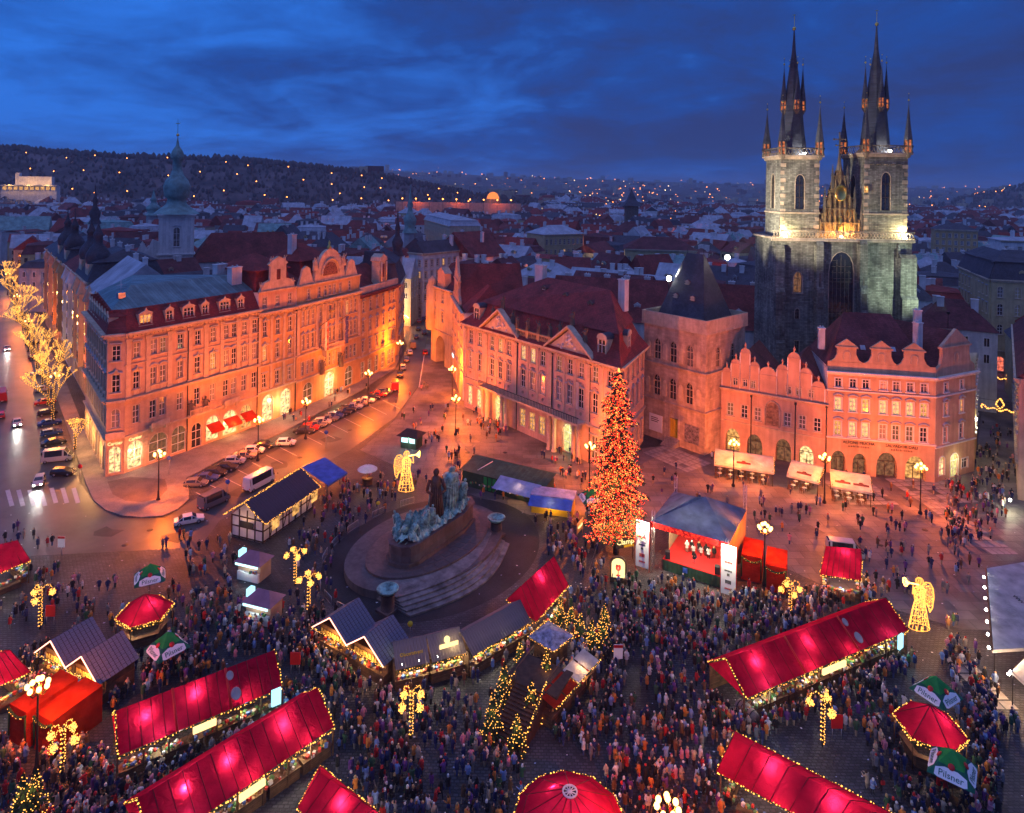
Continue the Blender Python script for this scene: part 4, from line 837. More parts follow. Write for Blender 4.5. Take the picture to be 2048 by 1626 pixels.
def arch_houses():
    p0, p1 = (-21.6, 183.0), (-14.9, 172.0)
    root, L = building('vaulted_arch_house', 'yellow corner house standing on a tall pedestrian archway at the street mouth', p0, p1)
    H = 20.5; f = Face(root, L, H)
    for x in (2.2, 7.0):
        for z in (16.6, 11.6): f.win(x, z, 1.3, 2.6, 'rect+flat', None)
    f.opening(3.2, 8.6, 0, 7.6, 'round'); f.wall([M['cream']], 2.5); f.course(8.6, 0.3, 0.25); f.cornice(19.8, 0.7, 0.7)
    mb = MB(); mb.lathe([(1.4,8.4),(1.7,9.2),(1.7,20.2),(1.2,21.4),(1.3,22.0),(.2,23.0)], 10, (0.6,-0.1,0)); mb.build('corner_turret', M['cream'], root)
    mb = MB(); mb.box((3.4,0.1,20.5),(7.8,2.0,24.4)); mb.ext([(3.1,24.4),(8.1,24.4),(5.6,26.0)], 0.0, 2.2); mb.build('attic_tower', M['rose'], root); 
    foot(world_pts(root, [(0,0),(L,0),(L,11),(0,11)])); wallbox(root, [(0,0.02),(L,0.02),(L,11),(0,11)], H, M['cream'])
    mb = MB(); hip(mb, 0, L, 0.6, 11, 20.5, 26.2, 3.0, 0, 0.1); mb.build('roof', M['brown_tile'], root)
    p0, p1 = (-14.9, 171.9), (-9.9, 146.0)
    root, L = building('curved_gable_house', 'tall pink house with a triangular topped curved gable beside the palace', p0, p1)
    L = 24.0; H = 19.5; f = Face(root, L, H)
    for x in (2.0, 3.4, 8.0, 9.4, 14.0, 15.4, 20.0, 21.4):
        for z in (15.6, 11.2, 7.0): f.win(x, z, 1.05, 2.4, 'rect+apron', M['warm_win'] if (x == 3.4 and z == 7.0) else None)
    for x, lm in ((4.0, M['shop_win']), (12, M['dim_win']), (19, M['warm_win'])): f.win(x, 0.3, 2.4, 4.0, 'arch+nosill', lm)
    f.wall([M['rose']]); f.course(6.0, .3, .25); f.cornice(18.8, .7, .7)
    prof = [(1,19.5),(15,19.5),(14.6,20.6),(13.2,21.4),(12.4,23.0),(12.2,24.6),(12.6,25.0),(8,30.5),(3.4,25.0),(3.8,24.6),(3.6,23.0),(2.8,21.4),(1.4,20.6)]
    mb = MB(); mb.ext(prof, 0.0, .6); mb.box((3.2,-.2,24.6),(12.8,.7,25.0)); mb.build('gable', M['rose'], root); h = Face(root, L, 26, oy=-.04)
    for x in (5.6, 8, 10.4): h.win(x, 21.0, .9, 2.4, 'rect+nosill', cut=False)
    for x in (3.4, 12.6): o = link('statue', figure_mesh(9), root, (x, .3, 25.0)); set_mat(o, M['stucco'])
    mb = MB(); mb.box((2.6,-.2,4.7),(5.4,-.05,5.3)); f.put('lit_sign_board', mb, [M['white_tube']])
    foot(world_pts(root, [(0,0),(L,0),(L,12),(0,12)])); wallbox(root, [(0,0.02),(L,0.02),(L,12),(0,12)], H, M['white'])
    mb = MB(); mb.add([(1,.6,19.5),(15,.6,19.5),(8,.6,28.6),(1,16,19.5),(15,16,19.5),(8,16,28.6)], [(0,2,5,3),(2,1,4,5),(4,3,5)]); hip(mb, 15, L, 0.6, 12, 19.4, 25, 3.0, 0, 0.0); mb.build('roof', M['red_tile'], root)
palace(); tower_house(); school_house(); gal_house(); arch_houses()
# ------------------------------------------------------------------ twin towered gothic church
def spire_turret(mb, c, z0, r, hb, hs, n=6, ms=0, md=1, mg=2, mw=3):
    """small turret: lantern storey with glowing openings, spike, gilded ball"""
    x, y = c
    mb.lathe([(r*0.35,-r*1.3),(r*0.95,-0.1),(r,0)], n, (x,y,z0), ms, False)
    mb.lathe([(r*.92,0),(r*.92,hb)], n, (x,y,z0), mw, False)
    for i in range(n):
        a = 2*math.pi*i/n; mb.tube((x+r*.95*math.cos(a), y+r*.95*math.sin(a), z0), (x+r*.95*math.cos(a), y+r*.95*math.sin(a), z0+hb), r*.19, r*.19, 4, ms)
    for z in (0, hb*.5, hb): mb.lathe([(r*1.06,z-.12),(r*1.06,z+.12)], n, (x,y,z0), ms, False)
    mb.lathe([(r*1.12,hb),(r*.55,hb+hs*.45),(r*.14,hb+hs*.9),(.04,hb+hs)], n, (x,y,z0), md, False)
    mb.tube((x,y,z0+hb+hs*.95),(x,y,z0+hb+hs*1.28),.05,.03,5,md); mb.ball((x,y,z0+hb+hs*1.12),.22,mg,6,4); mb.ball((x,y,z0+hb+hs*1.3),.12,mg,6,4)
def church():
    Y0 = 143.0; XL, XR = 61.9, 80.4
    root = thing('gothic_church', 'twin towered gothic church with black slate spires, floodlit above the arcade houses', 'church', (71.2, Y0, 0))
    X = lambda x: x-71.2
    st, sl, gl = M['ashlar'], M['slate'], M['gold']
    foot([(54, Y0-3), (90, Y0-3), (90, Y0+60), (54, Y0+60)])
    glowm = lit_window('lantern_glow', (1.0, 0.25, 0.06), 0.6, 0.05)
    for idx, (xc, w, top) in enumerate(((XL, 8.3, 55.2), (XR, 9.3, 56.0))):
        x = X(xc); hw = w/2
        t = bpy.data.objects.new('bell_tower', None); COL.objects.link(t); t.parent = root; t.location = (x, 0, 0)
        f = Face(t, hw, top, trim=M['sand'], sash=M['timber'], z0=38.0, x0=-hw)
        f.win(0, 44.0, 1.9, 8.2 if idx else 7.4, 'goth+nosill'); f.wall([st], 0.9)
        for sx in (-1, 1):
            g = Face(t, hw, top, sx*hw, hw, R(90*sx), z0=38.0, x0=-hw, trim=M['sand'], sash=M['timber']); g.win(0, 44.0, 1.9, 7.6, 'goth+nosill'); g.wall([st], 0.9)
        mb = MB(); mb.quad((-hw,w,38),(hw,w,38),(hw,w,top),(-hw,w,top)); mb.build('side_wall', st, t)
        for zz, d, h in ((43.0, .22, .35), (top-.5, .35, .5), (top, .7, .4)): mb = MB(); mb.box((-hw-d,-d,zz),(hw+d,w+d,zz+h)); mb.build('string_course', M['sand'], t)
        mb = MB()
        for sx in (-1, 1):
            for k in range(10):  # corner quoins
                ww = 1.1 if k % 2 else .75; mb.box((sx*hw-(ww if sx > 0 else 0)-(0 if sx > 0 else .05), -.06, 38.2+k*1.65), (sx*hw+(.05 if sx > 0 else ww), .0, 39.0+k*1.65))
        stuffed(mb.build('quoin', M['sand'], t))
        if idx:
            mb = MB(); [mb.lathe([(.5,0),(.62,.1),(.5,.2)], 8, (-3.0+1.5*k, -.05, 53.8), 0) for k in range(5)]; stuffed(mb.build('blind_oculus', M['dark_stone'], t))
        # gallery balustrade with corner turrets
        mb = MB(); z = top+.4
        for a, b in (((-hw-.7,-.7),(hw+.7,-.7)),((hw+.7,-.7),(hw+.7,w+.7)),((-hw-.7,-.7),(-hw-.7,w+.7))):
            mb.tube((*a,z+1.5),(*b,z+1.5),.14,.14,4)
            n = 12
            for k in range(n): 
                p = [a[i]+(b[i]-a[i])*k/n for i in (0, 1)]; q = [a[i]+(b[i]-a[i])*(k+1)/n for i in (0, 1)]
                mb.tube((*p,z),(*q,z+1.5),.07,.07,4); mb.tube((*q,z),(*p,z+1.5),.07,.07,4)
        mb.build('gallery_railing', M['dark_stone'], t)
        mats = [M['dark_stone'], sl, gl, glowm]
        for sx, sy in ((-1, -.2), (1, -.2), (-1, w+.2), (1, w+.2)):
            mb = MB(); spire_turret(mb, (sx*(hw-.15), sy), top+.4, .84, 2.9, 7.6 if sy < 0 else 7.0); mb.build('corner_turret', mats, t)
        mb = MB(); mb.lathe([(hw*.86,0),(hw*.66,1.0),(hw*.60,4.0),(hw*.43,12),(hw*.10,23),(.05,29.2 if idx else 28.6)], 8, (0,w/2,top+.5), 0, False, math.pi/8); sp = mb.build('spire', sl, t)
        mb = MB(); zt = top+(29.0 if idx else 28.4); mb.tube((0,w/2,zt-3),(0,w/2,zt+3.4),.07,.04,5); mb.ball((0,w/2,zt+.2),.42,0,8,5); mb.ball((0,w/2,zt+2.6),.14,0,6,4); mb.cbox((0,w/2,zt+3.2),(.8,.08,.1)); mb.build('finial', gl, sp)
        for sx, sy in ((0, -1), (-1, 0), (1, 0), (0, 1)):
            mb = MB(); spire_turret(mb, (sx*hw*.50, w/2+sy*hw*.50), top+10.4, .68, 2.2, 7.2); mb.build('spire_turret', mats, t)
        # floodlights standing on the gallery and on the west terrace
        mb = MB(); mb.cbox((.9,.2,top+.8),(.5,.4,.4)); mb.build('floodlight', M['flood'], t)
        lamp('spire_flood', (0.6, .3, top+1.1), 420, (1,.97,.85), .2, t)
    # west front: buttresses, window, terrace, gable
    mb = MB()
    xl, xr = X(XL)-5.9, X(XR)+5.2
    f = Face(root, xr, 37.6, oy=-1.0, x0=xl, z0=0, trim=M['sand'], sash=M['dark_stone'])
    xm = X(70.6)
    f.win(xm, 15.0, 5.2, 20.0, 'goth+nosill', None); f.win(X(XL)-0.6, 26.2, 1.8, 4.4, 'goth', M['dim_win']); f.win(X(XL)-.6, 20.6, .9, 2.2, 'goth+nosill'); f.win(X(XL)-.6, 13.5, .9, 2.4, 'rect+nosill')
    f.wall([st], .9)
    mb = MB(); n = 7
    for k in range(1, 6): xx = xm-2.6+5.2*k/6; mb.tube((xx,-.75,15.0),(xx,-.75,31.0 if k in (1,5) else 33.4),.1,.1,4)
    for k in range(9): mb.tube((xm-2.6,-.75,16+k*1.6),(xm+2.6,-.75,16+k*1.6),.04,.04,4)
    for k in range(7): mb.lathe([(.45,-.05),(.6,0),(.45,.05)], 10, (xm-1.6+1.6*(k % 3), -.7, 30.6+1.3*(k//3)))
    mb.build('tracery', M['dark_stone'], root)
    mb = MB()   # a few coloured lights shine through the nave window
    for k in range(22): mb.cbox((xm+rnd.uniform(-.4,2.3), -.72, 17.5+rnd.random()**2*12), (.3,.06,.3))
    stuffed(mb.build('stained_light', glow('stained_light', (1.0,.15,.05), .9, False), root))
    wallbox(root, [(xl,-1.0),(xr,-1.0),(xr,9.5),(xl,9.5)], 37.6, st, skip=(0,))
    for xx, d, w, h in ((xl+.9, 2.6, 1.9, 35.5), (X(XL)+3.6, 2.0, 1.5, 36.5), (xm-4.2, 1.4, 1.0, 33), (xm+4.1, 2.2, 1.6, 36.8), (X(XR)+2.2, .9, .5, 36.0), (xr-1.8, 3.4, 3.4, 34.0)):
        mb = MB(); z = 0.0
        for k in range(3):
            hh = h*(.45, .75, 1.0)[k]; dd = d*(1.0, .8, .6)[k]; mb.box((xx-w/2,-1-dd,z),(xx+w/2,-.98,hh)); mb.add([(xx-w/2,-1-dd,hh),(xx+w/2,-1-dd,hh),(xx+w/2,-1-dd*.7,hh+.8),(xx-w/2,-1-dd*.7,hh+.8),(xx-w/2,-1,hh+.8),(xx+w/2,-1,hh+.8)], [(0,1,2,3),(3,2,5,4)]); z = hh
        mb.build('buttress', st, root)
    for xx in (X(XL)+3.6, xm+4.1):
        mb = MB(); mb.lathe([(.8,0),(.8,3.4),(.5,3.6),(.02,8.5)], 4, (xx,-2.2,23), 0, False, math.pi/4); [mb.cbox((xx,-2.8,23.5+k*1.0),(1.0,.3,.25)) for k in range(3)]; mb.build('pinnacle', M['dark_stone'], root)
    mb = MB(); mb.box((xl-.5,-1.6,37.2),(xr+.4,-.9,37.6)); mb.box((xl-.5,-1.5,37.6),(xr+.4,9.5,37.95)); mb.build('terrace', M['sand'], root)
    mb = MB(); mb.tube((xl-.4,-1.5,39.4),(xr+.3,-1.5,39.4),.13,.13,4); n = 44
    for k in range(n):
        a, b = xl-.4+(xr-xl+.7)*k/n, xl-.4+(xr-xl+.7)*(k+1)/n; mb.tube((a,-1.5,37.95),(b,-1.5,39.4),.07,.07,4); mb.tube((b,-1.5,37.95),(a,-1.5,39.4),.07,.07,4)
    mb.build('terrace_railing', M['sand'], root)
    # gable between the towers
    ga = bpy.data.objects.new('west_gable', None); COL.objects.link(ga); ga.parent = root; ga.location = (xm, 0, 0)
    hwid = 4.9
    mb = MB(); mb.ext([(-hwid,38),(hwid,38),(hwid*.86,41),(.55,52.5),(-.55,52.5),(-hwid*.86,41)], .2, 1.2)
    for k in range(9):          # tracery ribs
        x = -hwid*.85+hwid*1.7*k/8; zt = 39.0+13.2*(1-abs(x)/hwid); mb.box((x-.14,-.15,38.6),(x+.14,.2,zt)); mb.lathe([(.2,0),(.05,.9)], 4, (x,0,zt), 0, False)
    for z in (41, 44, 47): xx = hwid*(1-(z-38)/15.5); mb.box((-xx,-.22,z),(xx,.2,z+.28))
    for sx in (-1, 1):
        for k in range(8): z = 40+k*1.6; xx = hwid*(1-(z-38)/15.5)+.35; mb.cbox((sx*xx,.5,z),(.45,.5,.5),0,0,R(45))
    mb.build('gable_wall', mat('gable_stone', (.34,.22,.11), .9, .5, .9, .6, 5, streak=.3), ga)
    for x, z, h in ((-4.7,38,8),(4.7,38,8),(-3.2,43.5,5.6),(3.2,43.5,5.6),(-1.6,48.6,5.2),(1.6,48.6,5.2),(-5.5,38,10.5),(5.5,38,10.5)):
        mb = MB(); mb.lathe([(.28,0),(.28,h*.5),(.38,h*.52),(.2,h*.6),(.03,h)], 4, (x,.2,z), 0, False, math.pi/4); [mb.cbox((x,.2,z+h*(.62+.09*k)),(.62-.12*k,.12,.12)) for k in range(4)]; mb.build('pinnacle', M['dark_stone'], ga)
    mb = MB(); mb.lathe([(.75,0),(.45,1.5),(.1,4.5)], 6, (0,.6,52.4), 0, False); mb.cbox((0,.6,58.4),(.22,.22,4.2)); mb.cbox((0,.6,59.2),(2.4,.22,.25)); mb.cbox((0,.6,57.9),(1.4,.22,.22)); [mb.octa((x,.6,z),.28) for x, z in ((1.25,59.2),(-1.25,59.2),(0,60.6),(.75,57.9),(-.75,57.9))]; mb.build('cross', M['dark_stone'], ga)
    mb = MB(); mb.lathe([(0.01,0),(1.25,0.0),(1.35,.12),(1.15,.2),(1.1,.12),(0.01,.12)], 16); o = mb.build('medallion', [M['gold']], ga, (0,-.2,47.6)); o.rotation_euler = (R(90),0,0); o.scale = (1.0,1.35,1.0)
    mb = MB(); mb.cbox((0,-.05,40.8),(.8,.4,2.8)); mb.lathe([(.25,0),(.2,1.2),(.1,1.3)],6,(0,-.3,41)); mb.ball((0,-.3,42.5),.2); o = mb.build('madonna', [M['gold']], ga)
    mb = MB(); mb.cbox((0,-.9,38.3),(.4,.3,.3)); mb.build('floodlight', M['flood'], ga)
    lamp('gable_flood', (1.4,-1.35,39.4), 1300, (1,.5,.12), .2, ga); lamp('gable_flood', (-2.2,-1.3,39.0), 500, (1,.5,.12), .2, ga)
    # tower floods on the terrace corners
    for x, p in ((X(XL)-3.4, 1500), (X(XR)+3.6, 1800)):
        mb = MB(); mb.cbox((x,-1.2,38.2),(.5,.4,.4)); mb.build('floodlight', M['flood'], root); lamp('tower_flood', (x,-1.35,39.3), p, (1,.86,.42), .25, root)
    lamp('lantern', (X(76.0),-.6,48.5), 120, (1,.4,.1), .15, root); mb = MB(); mb.cbox((X(76.0),-.3,48.5),(.6,.5,1.4)); mb.build('lantern', M['warm_win'], root)
    # nave roof behind
    mb = MB(); mb.add([(xl+3,9.4,27),(xr-3,9.4,27),(X(71),9.4,44),(xl+4,16,27),(xr-6,16,27),(X(71),16,44)], [(0,2,5,3),(2,1,4,5),(0,1,2),(4,3,5)]); mb.build('nave_roof', M['brown_tile'], root)
    # spot floods on the roofs that light the front from below
    for px, py, Y, tx, tz, pw, colr, lab in ((1338, 557, 131, 62, 50, 80000, (1,.93,.7), 'white floodlight on the palace roof beside the slate wedge roof'), (1455, 515, 128, 70, 46, 45000, (1,.93,.7), 'white starry floodlight on the rooftops left of the church')):
        p = AT(px, py, Y); t = thing('roof_floodlight', lab, 'floodlight', p, 0, 'rooftop floodlights')
        mb = MB(); mb.ball((0,0,0),.5,0,8,5); mb.build('lens', M['flood'], t); mb = MB(); mb.tube((0,.15,-3.5),(0,.15,.1),.07,.07,6); mb.cbox((0,.3,0),(.7,.3,.7)); mb.build('mast', M['iron'], t)
        if Y < 140:
            d = bpy.data.lights.new('flood_beam', 'SPOT'); d.energy = pw; d.color = colr; d.spot_size = R(60); d.spot_blend = .6; d.shadow_soft_size = .2
            o = bpy.data.objects.new('flood_beam', d); COL.objects.link(o); o.parent = t; o.location = (.35,-.4,.3)
            o.rotation_euler = (Vector((tx+8 if px < 1400 else tx, 143, tz))-p).to_track_quat('-Z', 'Y').to_euler()
        else: lamp('flood_glow', (0,-.5,.4), 500, (1,.9,.7), .2, t)
    # street floodlight low on the right lighting the right tower from the lane
    t = thing('lane_floodlight', 'pale green floodlight on the roof below the right church tower', 'floodlight', (84.0, 127.5, 25.0)); mb = MB(); mb.cbox((0,0,0),(.5,.3,.4)); mb.tube((0,0,-3.0),(0,0,-.2),.06); mb.build('housing', M['iron'], t); mb = MB(); mb.cbox((0,.18,0),(.4,.06,.3)); mb.build('lens', M['flood'], t)
    d = bpy.data.lights.new('flood_beam', 'SPOT'); d.energy = 9000; d.color = (.75,1,.75); d.spot_size = R(85); d.spot_blend = .7; d.shadow_soft_size = .2
    o = bpy.data.objects.new('flood_beam', d); COL.objects.link(o); o.parent = t; o.location = (0,.4,.2); o.rotation_euler = Vector((-1.5,14.5,6)).to_track_quat('-Z','Y').to_euler()
church()
# ------------------------------------------------------------------ square, road, pavements
def sheet(name, pts, z, m, label=None, kerb=0.0, km=None):
    mb = MB(); ps = [(p[0], p[1]) for p in pts]
    if kerb: mb.prism(ps, -0.05, z, 0)
    else: mb.add([(*p, z) for p in ps], [tuple(range(len(ps)))], 0)
    o = mb.build(name, [m] if not km else [m, km]); o['kind'] = 'structure'
    if label: o['label'] = label
    return o
def gp(*px): return [tuple(G(*p)[:2]) for p in px]
sheet('square_setts', [(-330,-60),(330,-60),(330,480),(-330,480)], 0.0, M['cobble'], 'dark granite setts of the market square')
sheet('road', gp((-140,545),(8,560),(160,965),(187,1003),(240,1036),(330,1036),(382,1003),(470,950),(600,872),(700,822),(790,742),(812,700),(838,600),(842,560),(866,560),(866,600),(850,690),(836,772),(790,835),(700,900),(590,955),(440,1040),(400,1095),(60,1112),(-140,1112)), 0.004, M['asphalt'], 'asphalt road curving round the corner house')
sheet('paved_forecourt', gp((852,688),(838,772),(792,838),(720,900),(850,958),(930,985),(1060,1030),(1180,1030),(1290,1040),(1480,1095),(1690,1190),(1930,1260),(2150,1260),(2150,930),(1990,735),(1975,735),(1950,930),(1660,930),(1440,880),(1250,900),(1000,800),(930,700)), 0.004, M['paving'], 'smooth granite paving in front of the palace and arcade houses')
SW = [(172,968),(187,1002),(212,1022),(246,1033),(285,1036),(325,1033),(355,1020),(377,1000),(378,975),(372,958),(470,905),(560,868),(650,820),(720,783),(790,738),(805,700),(800,690),(778,727),(712,767),(585,823),(505,856),(246,944),(215,932),(165,850),(130,760),(95,690),(60,600),(45,600),(75,690),(105,770),(140,870)]
sheet('pavement', gp(*SW), 0.13, M['mosaic'], 'rounded pale mosaic pavement apron in front of the corner house', kerb=1)
sheet('pavement_inlay', gp((215,965),(225,990),(250,1003),(285,1006),(318,998),(335,980),(330,960),(262,955)), 0.136, M['mosaic_dark'], 'darker mosaic field in the pavement apron')
def stripe(name, p, q, w, z=0.012, n=4):
    a, b = Vector(p[:2]), Vector(q[:2]); d = (b-a).normalized(); k = Vector((-d.y, d.x))*w/2
    return sheet(name, [a-k, b-k, b+k, a+k], z, M['line'])
for k in range(7):          # zebra crossing
    stripe('zebra_stripe', G(15+22*k, 980-(k > 3)*4), G(24+22*k, 1012-(k > 3)*6), 0.55)
for k in range(14):         # parking bay lines
    p = Vector((392,985)).lerp(Vector((560,895)), k/6) if k < 7 else Vector((610,872)).lerp(Vector((765,800)), (k-7)/6)
    stripe('bay_line', G(p.x, p.y), G(p.x+34, p.y+17), 0.12)
stripe('kerb_line', G(838,775), G(850,700), 0.25)
# pale slabs let into the paving before the tower house and at the right
SL = None
def slabs(p00, p10, p01, nu, nv, name='paving_slab'):
    me = cached('slab', lambda: (lambda b: (b.box((-.5,-.5,0),(.5,.5,.012)), b.mesh('paving_slab', [M['slab']]))[1])(MB()))
    a, b, c = [Vector(G(*p)[:2]) for p in (p00, p10, p01)]; u = (b-a)/nu; v = Vector((-u.y, u.x)).normalized()*((c-a).length/nv); v = v if v.dot(c-a) > 0 else -v; rz = math.atan2(u.y, u.x)
    par = bpy.data.objects['paved_forecourt']
    for i in range(nu):
        for j in range(nv):
            if (i*7+j*3) % 11 == 5: continue
            q = a+u*(i+.5)+v*(j+.5); o = link(name, me, par, (q.x, q.y, .006), rz); o.scale = (u.length*.9, v.length*.86, 1)
slabs((1285,905),(1375,945),(1300,880),7,6); slabs((1700,1010),(1800,1010),(1705,968),6,6); slabs((1850,1010),(1960,1005),(1850,965),7,6); slabs((1985,1110),(2040,1110),(1995,1010),4,10); slabs((1985,1420),(2040,1420),(1975,1330),2,6)

for k, (px, py) in enumerate(((1010,905),(1140,930),(935,905),(1420,1000),(1600,1010),(1760,1090),(1850,1060),(700,860),(600,915),(300,1060),(250,1090),(1540,1130))):
    g = G(px, py); mb = MB(); mb.lathe([(.02,.018),(.38,.018),(.42,.0)], 14); o = mb.build('manhole_cover', M['iron'], None, (g.x, g.y, .004)); tag(o, 'round iron manhole cover in the '+('road' if k in (7, 8, 9, 10) else 'paving'), 'manhole cover', 'manhole covers')
PT = [mat('patched_paving', (.13,.115,.115), .6, .4, .3, .4, 8), mat('patched_asphalt', (.05,.048,.05), .5, .4, .3, .3, 8)]
for k, (px, py) in enumerate(((980,880),(1090,925),(1350,1010),(1620,1060),(1790,1130),(890,830),(660,880),(480,985),(210,1065),(560,930),(350,1075))):
    g = G(px, py); a = rnd.random()*3; pts = [(g.x+rnd.uniform(1.2,2.6)*math.cos(a+q*6.283/7), g.y+rnd.uniform(.8,2.2)*math.sin(a+q*6.283/7)) for q in range(7)]
    sheet('paving_patch', pts, .0085, PT[1 if k > 5 else 0])
mb = MB()
for k in range(420):
    g = G(rnd.uniform(0, 2048), rnd.uniform(1000, 1640)); s = rnd.uniform(.04,.11); a = rnd.random()*3; mb.add([(g.x+s*math.cos(a+q*1.57)*(1+.6*(q%2)), g.y+s*math.sin(a+q*1.57), .02+.015*(q%2)) for q in range(4)], [(0,1,2,3)], k % 3 == 0)
o = stuffed(mb.build('litter', [M['blank'], M['cloth_pale']])); o['label'] = 'scattered paper cups and napkins on the paving'
# ------------------------------------------------------------------ streets of houses around the square
def town_house(name, label, p0, p1, H, D, wallm, roofm, roof='hip', cols=5, floors=((15.5,2.3),(11.5,2.4),(7.4,2.4)), ground=True, lit=0.12, rh=6.0, side=None, group=None, style='rect+flat', dorm=0, cat='building', shop=None, trim=None):
    root, L = building(name, label, p0, p1, cat, group)
    f = Face(root, L, H, trim=trim or M['stucco'])
    for i in range(cols):
        x = L*(i+.5)/cols
        for z, h in floors: f.win(x, z, min(1.2, L/cols*.45), h, style, (M['warm_win'] if rnd.random() < .5 else M['cream_win']) if rnd.random() < lit else None)
        if ground: f.win(x, .4, min(2.2, L/cols*.7), 3.9, 'arch+nosill', shop if shop and rnd.random() < .7 else None)
    f.wall([wallm]); f.cornice(H-.8, .8, .7)
    if ground: f.course(5.6, .35, .3)
    foot(world_pts(root, [(0,0),(L,0),(L,D),(0,D)]))
    skip = [0]
    for e in (side or ()):
        g = Face(root, D, H, *((L, 0, R(90)) if e == 1 else (0, D, R(-90))), trim=trim or M['stucco']); n = max(2, int(D/3))
        for i in range(n):
            for z, h in floors: g.win(D*(i+.5)/n, z, 1.1, h, style, M['warm_win'] if rnd.random() < lit else None)
        g.wall([wallm]); g.cornice(H-.8, .8, .6); skip.append(e)
    wallbox(root, [(0,.02),(L,.02),(L,D),(0,D)], H, wallm, skip=skip)
    mb = MB()
    if roof == 'hip': hip(mb, 0, L, 0, D, H, H+rh, min(L, D)*.45, 0, .5)
    elif roof == 'gable': mb.add([(0,-.4,H),(L,-.4,H),(L,D+.4,H),(0,D+.4,H),(0,D/2,H+rh),(L,D/2,H+rh)], [(0,1,5,4),(2,3,4,5),(0,4,3),(1,2,5)])
    elif roof == 'front': mb.add([(-.4,0,H),(L+.4,0,H),(L+.4,D,H),(-.4,D,H),(L/2,0,H+rh),(L/2,D,H+rh)], [(0,4,5,3),(4,1,2,5),(0,1,4),(2,3,5)])
    elif roof == 'mansard': frustum(mb, rect(-.3,L+.3,-.3,D+.3,H), rect(1.4,L-1.4,1.4,D-1.4,H+rh*.62)); hip(mb, 1.2, L-1.2, 1.2, D-1.2, H+rh*.63, H+rh, 4, 0, .2)
    ro = mb.build('roof', roofm, root)
    for k in range(dorm): dormer(root, L*(k+.5)/dorm, .3, H+.4, 1.4, 1.7, 2.2, wallm, roofm, 'gable')
    for k in range(2): chimney(ro, L*(.25+.5*k), D*.55, H+rh*.7, 2.6, 1.3, .8)
    return root, L
def onion(par, x, y, z, r, mats, n=10, tall=1.0):
    mb = MB(); mb.lathe([(r*1.05,0),(r*1.18,r*.5),(r*1.1,r*1.0),(r*.75,r*1.6),(r*.42,r*2.0),(r*.4,r*2.7*tall),(r*.48,r*2.9*tall),(r*.3,r*3.3*tall),(r*.08,r*3.9*tall),(.04,r*5.2*tall)], n, (x,y,z)); return mb.build('onion_dome', mats, par)
# street going away at the far left
def left_street():
    s0 = Vector(P_A)+Vector((-1.2, 2.2)); d = Vector((-.634,.773)); a = 25.0
    specs = [(20,24.5,'rose','zinc','gable','pink bay fronted tenement next to the corner house on the tree lined street'),(20,25.5,'cream','slate','mansard','cream tenement with two dark onion domed turrets on the tree lined street'),(22,25.5,'white','red_tile2','hip','pale tenement behind the onion domed one on the tree lined street'),(26,25,'ochre','slate','mansard','ochre tenement fourth along the tree lined street'),(30,25,'rose','slate','hip','farthest pink tenement of the tree lined street at the frame edge')]
    for i, (w, H, wm, rm, rf, lb) in enumerate(specs):
        q1 = s0+d*a; q0 = s0+d*(a+w-.3); a += w
        root, L = town_house('street_tenement', lb, q0, q1, H, 15, M[wm], M[rm], rf, 7, ((19.5,2.6),(15.2,2.7),(11.2,2.7),(7.3,2.6)), True, .08, 6.5, group='tenements of the tree lined street', style='rect+flat+apron', shop=M['warm_win'])
        for k in (1, 3): # projecting bays
            x = L*(k+.5)/4.5; mb = MB(); mb.box((x-1.3,-1.3,6.5),(x+1.3,0,22.5)); mb.lathe([(1.6,0),(1.0,1.2),(.1,3.2)],4,(x,-.6,22.5),0,False,math.pi/4); [mb.box((x-.8,-1.36,7.4+q*4),(x+.8,-1.28,9.9+q*4),1) for q in range(4)]; mb.build('bay', [M[wm], M['glass']], root)
        if i in (1, 3):
            for x in (4.5, L-4.5):
                mb = MB(); mb.box((x-2.2,.2,H),(x+2.2,4.6,H+3.6)); mb.build('turret', M['stucco'], root); onion(root, x, 2.4, H+3.6, 2.2, M['slate'])
left_street()
# street mouth behind the archway house
town_house('white_street_house', 'white narrow house with crenellated gable standing in the middle of the street', (-37.0,241.0), (-31.2,236.5), 23.5, 30, M['white'], M['slate'], 'front', 2, ((18.5,2.4),(14.5,2.4),(10.5,2.4),(6.5,2.2)), True, .05, 4.0, side=(1,))
town_house('turreted_house', 'dark house with steep slate roof and slim black turret behind the parapet house', (-31.2,186.0), (-32.8,206.0), 20.0, 12, M['rose'], M['slate'], 'mansard', 4, ((15.5,2.3),(11.5,2.4),(7.4,2.4)), True, .1, 9.0)
def slim_tower(x, y, z0, name, label, r, h, m, cat='tower'):
    t = thing(name, label, cat, (x, y, 0)); mb = MB(); mb.lathe([(r,0),(r,z0),(r*1.15,z0+.2)], 8, (0,0,0), 0, False); mb.build('shaft', M['grey'], t); mb = MB(); mb.lathe([(r*1.3,0),(r*.8,h*.12),(r*1.0,h*.2),(r*1.1,h*.28),(r*.5,h*.42),(r*.35,h*.5),(r*.55,h*.56),(r*.25,h*.68),(.05,h)], 8, (0,0,z0)); mb.build('spire', m, t); foot([(x-r-1,y-r-1),(x+r+1,y-r-1),(x+r+1,y+r+1),(x-r-1,y+r+1)])
p = AT(795, 480, 204); slim_tower(p.x, p.y, 26, 'black_turret', 'slim black turret with a bulbous cap at the street mouth', 1.6, 15, M['slate'])
p = AT(820, 440, 330); slim_tower(p.x, p.y, 24, 'green_spire_tower', 'thin green copper spire above the roofs left of the street', 3.0, 24, M['copper'], 'church tower')
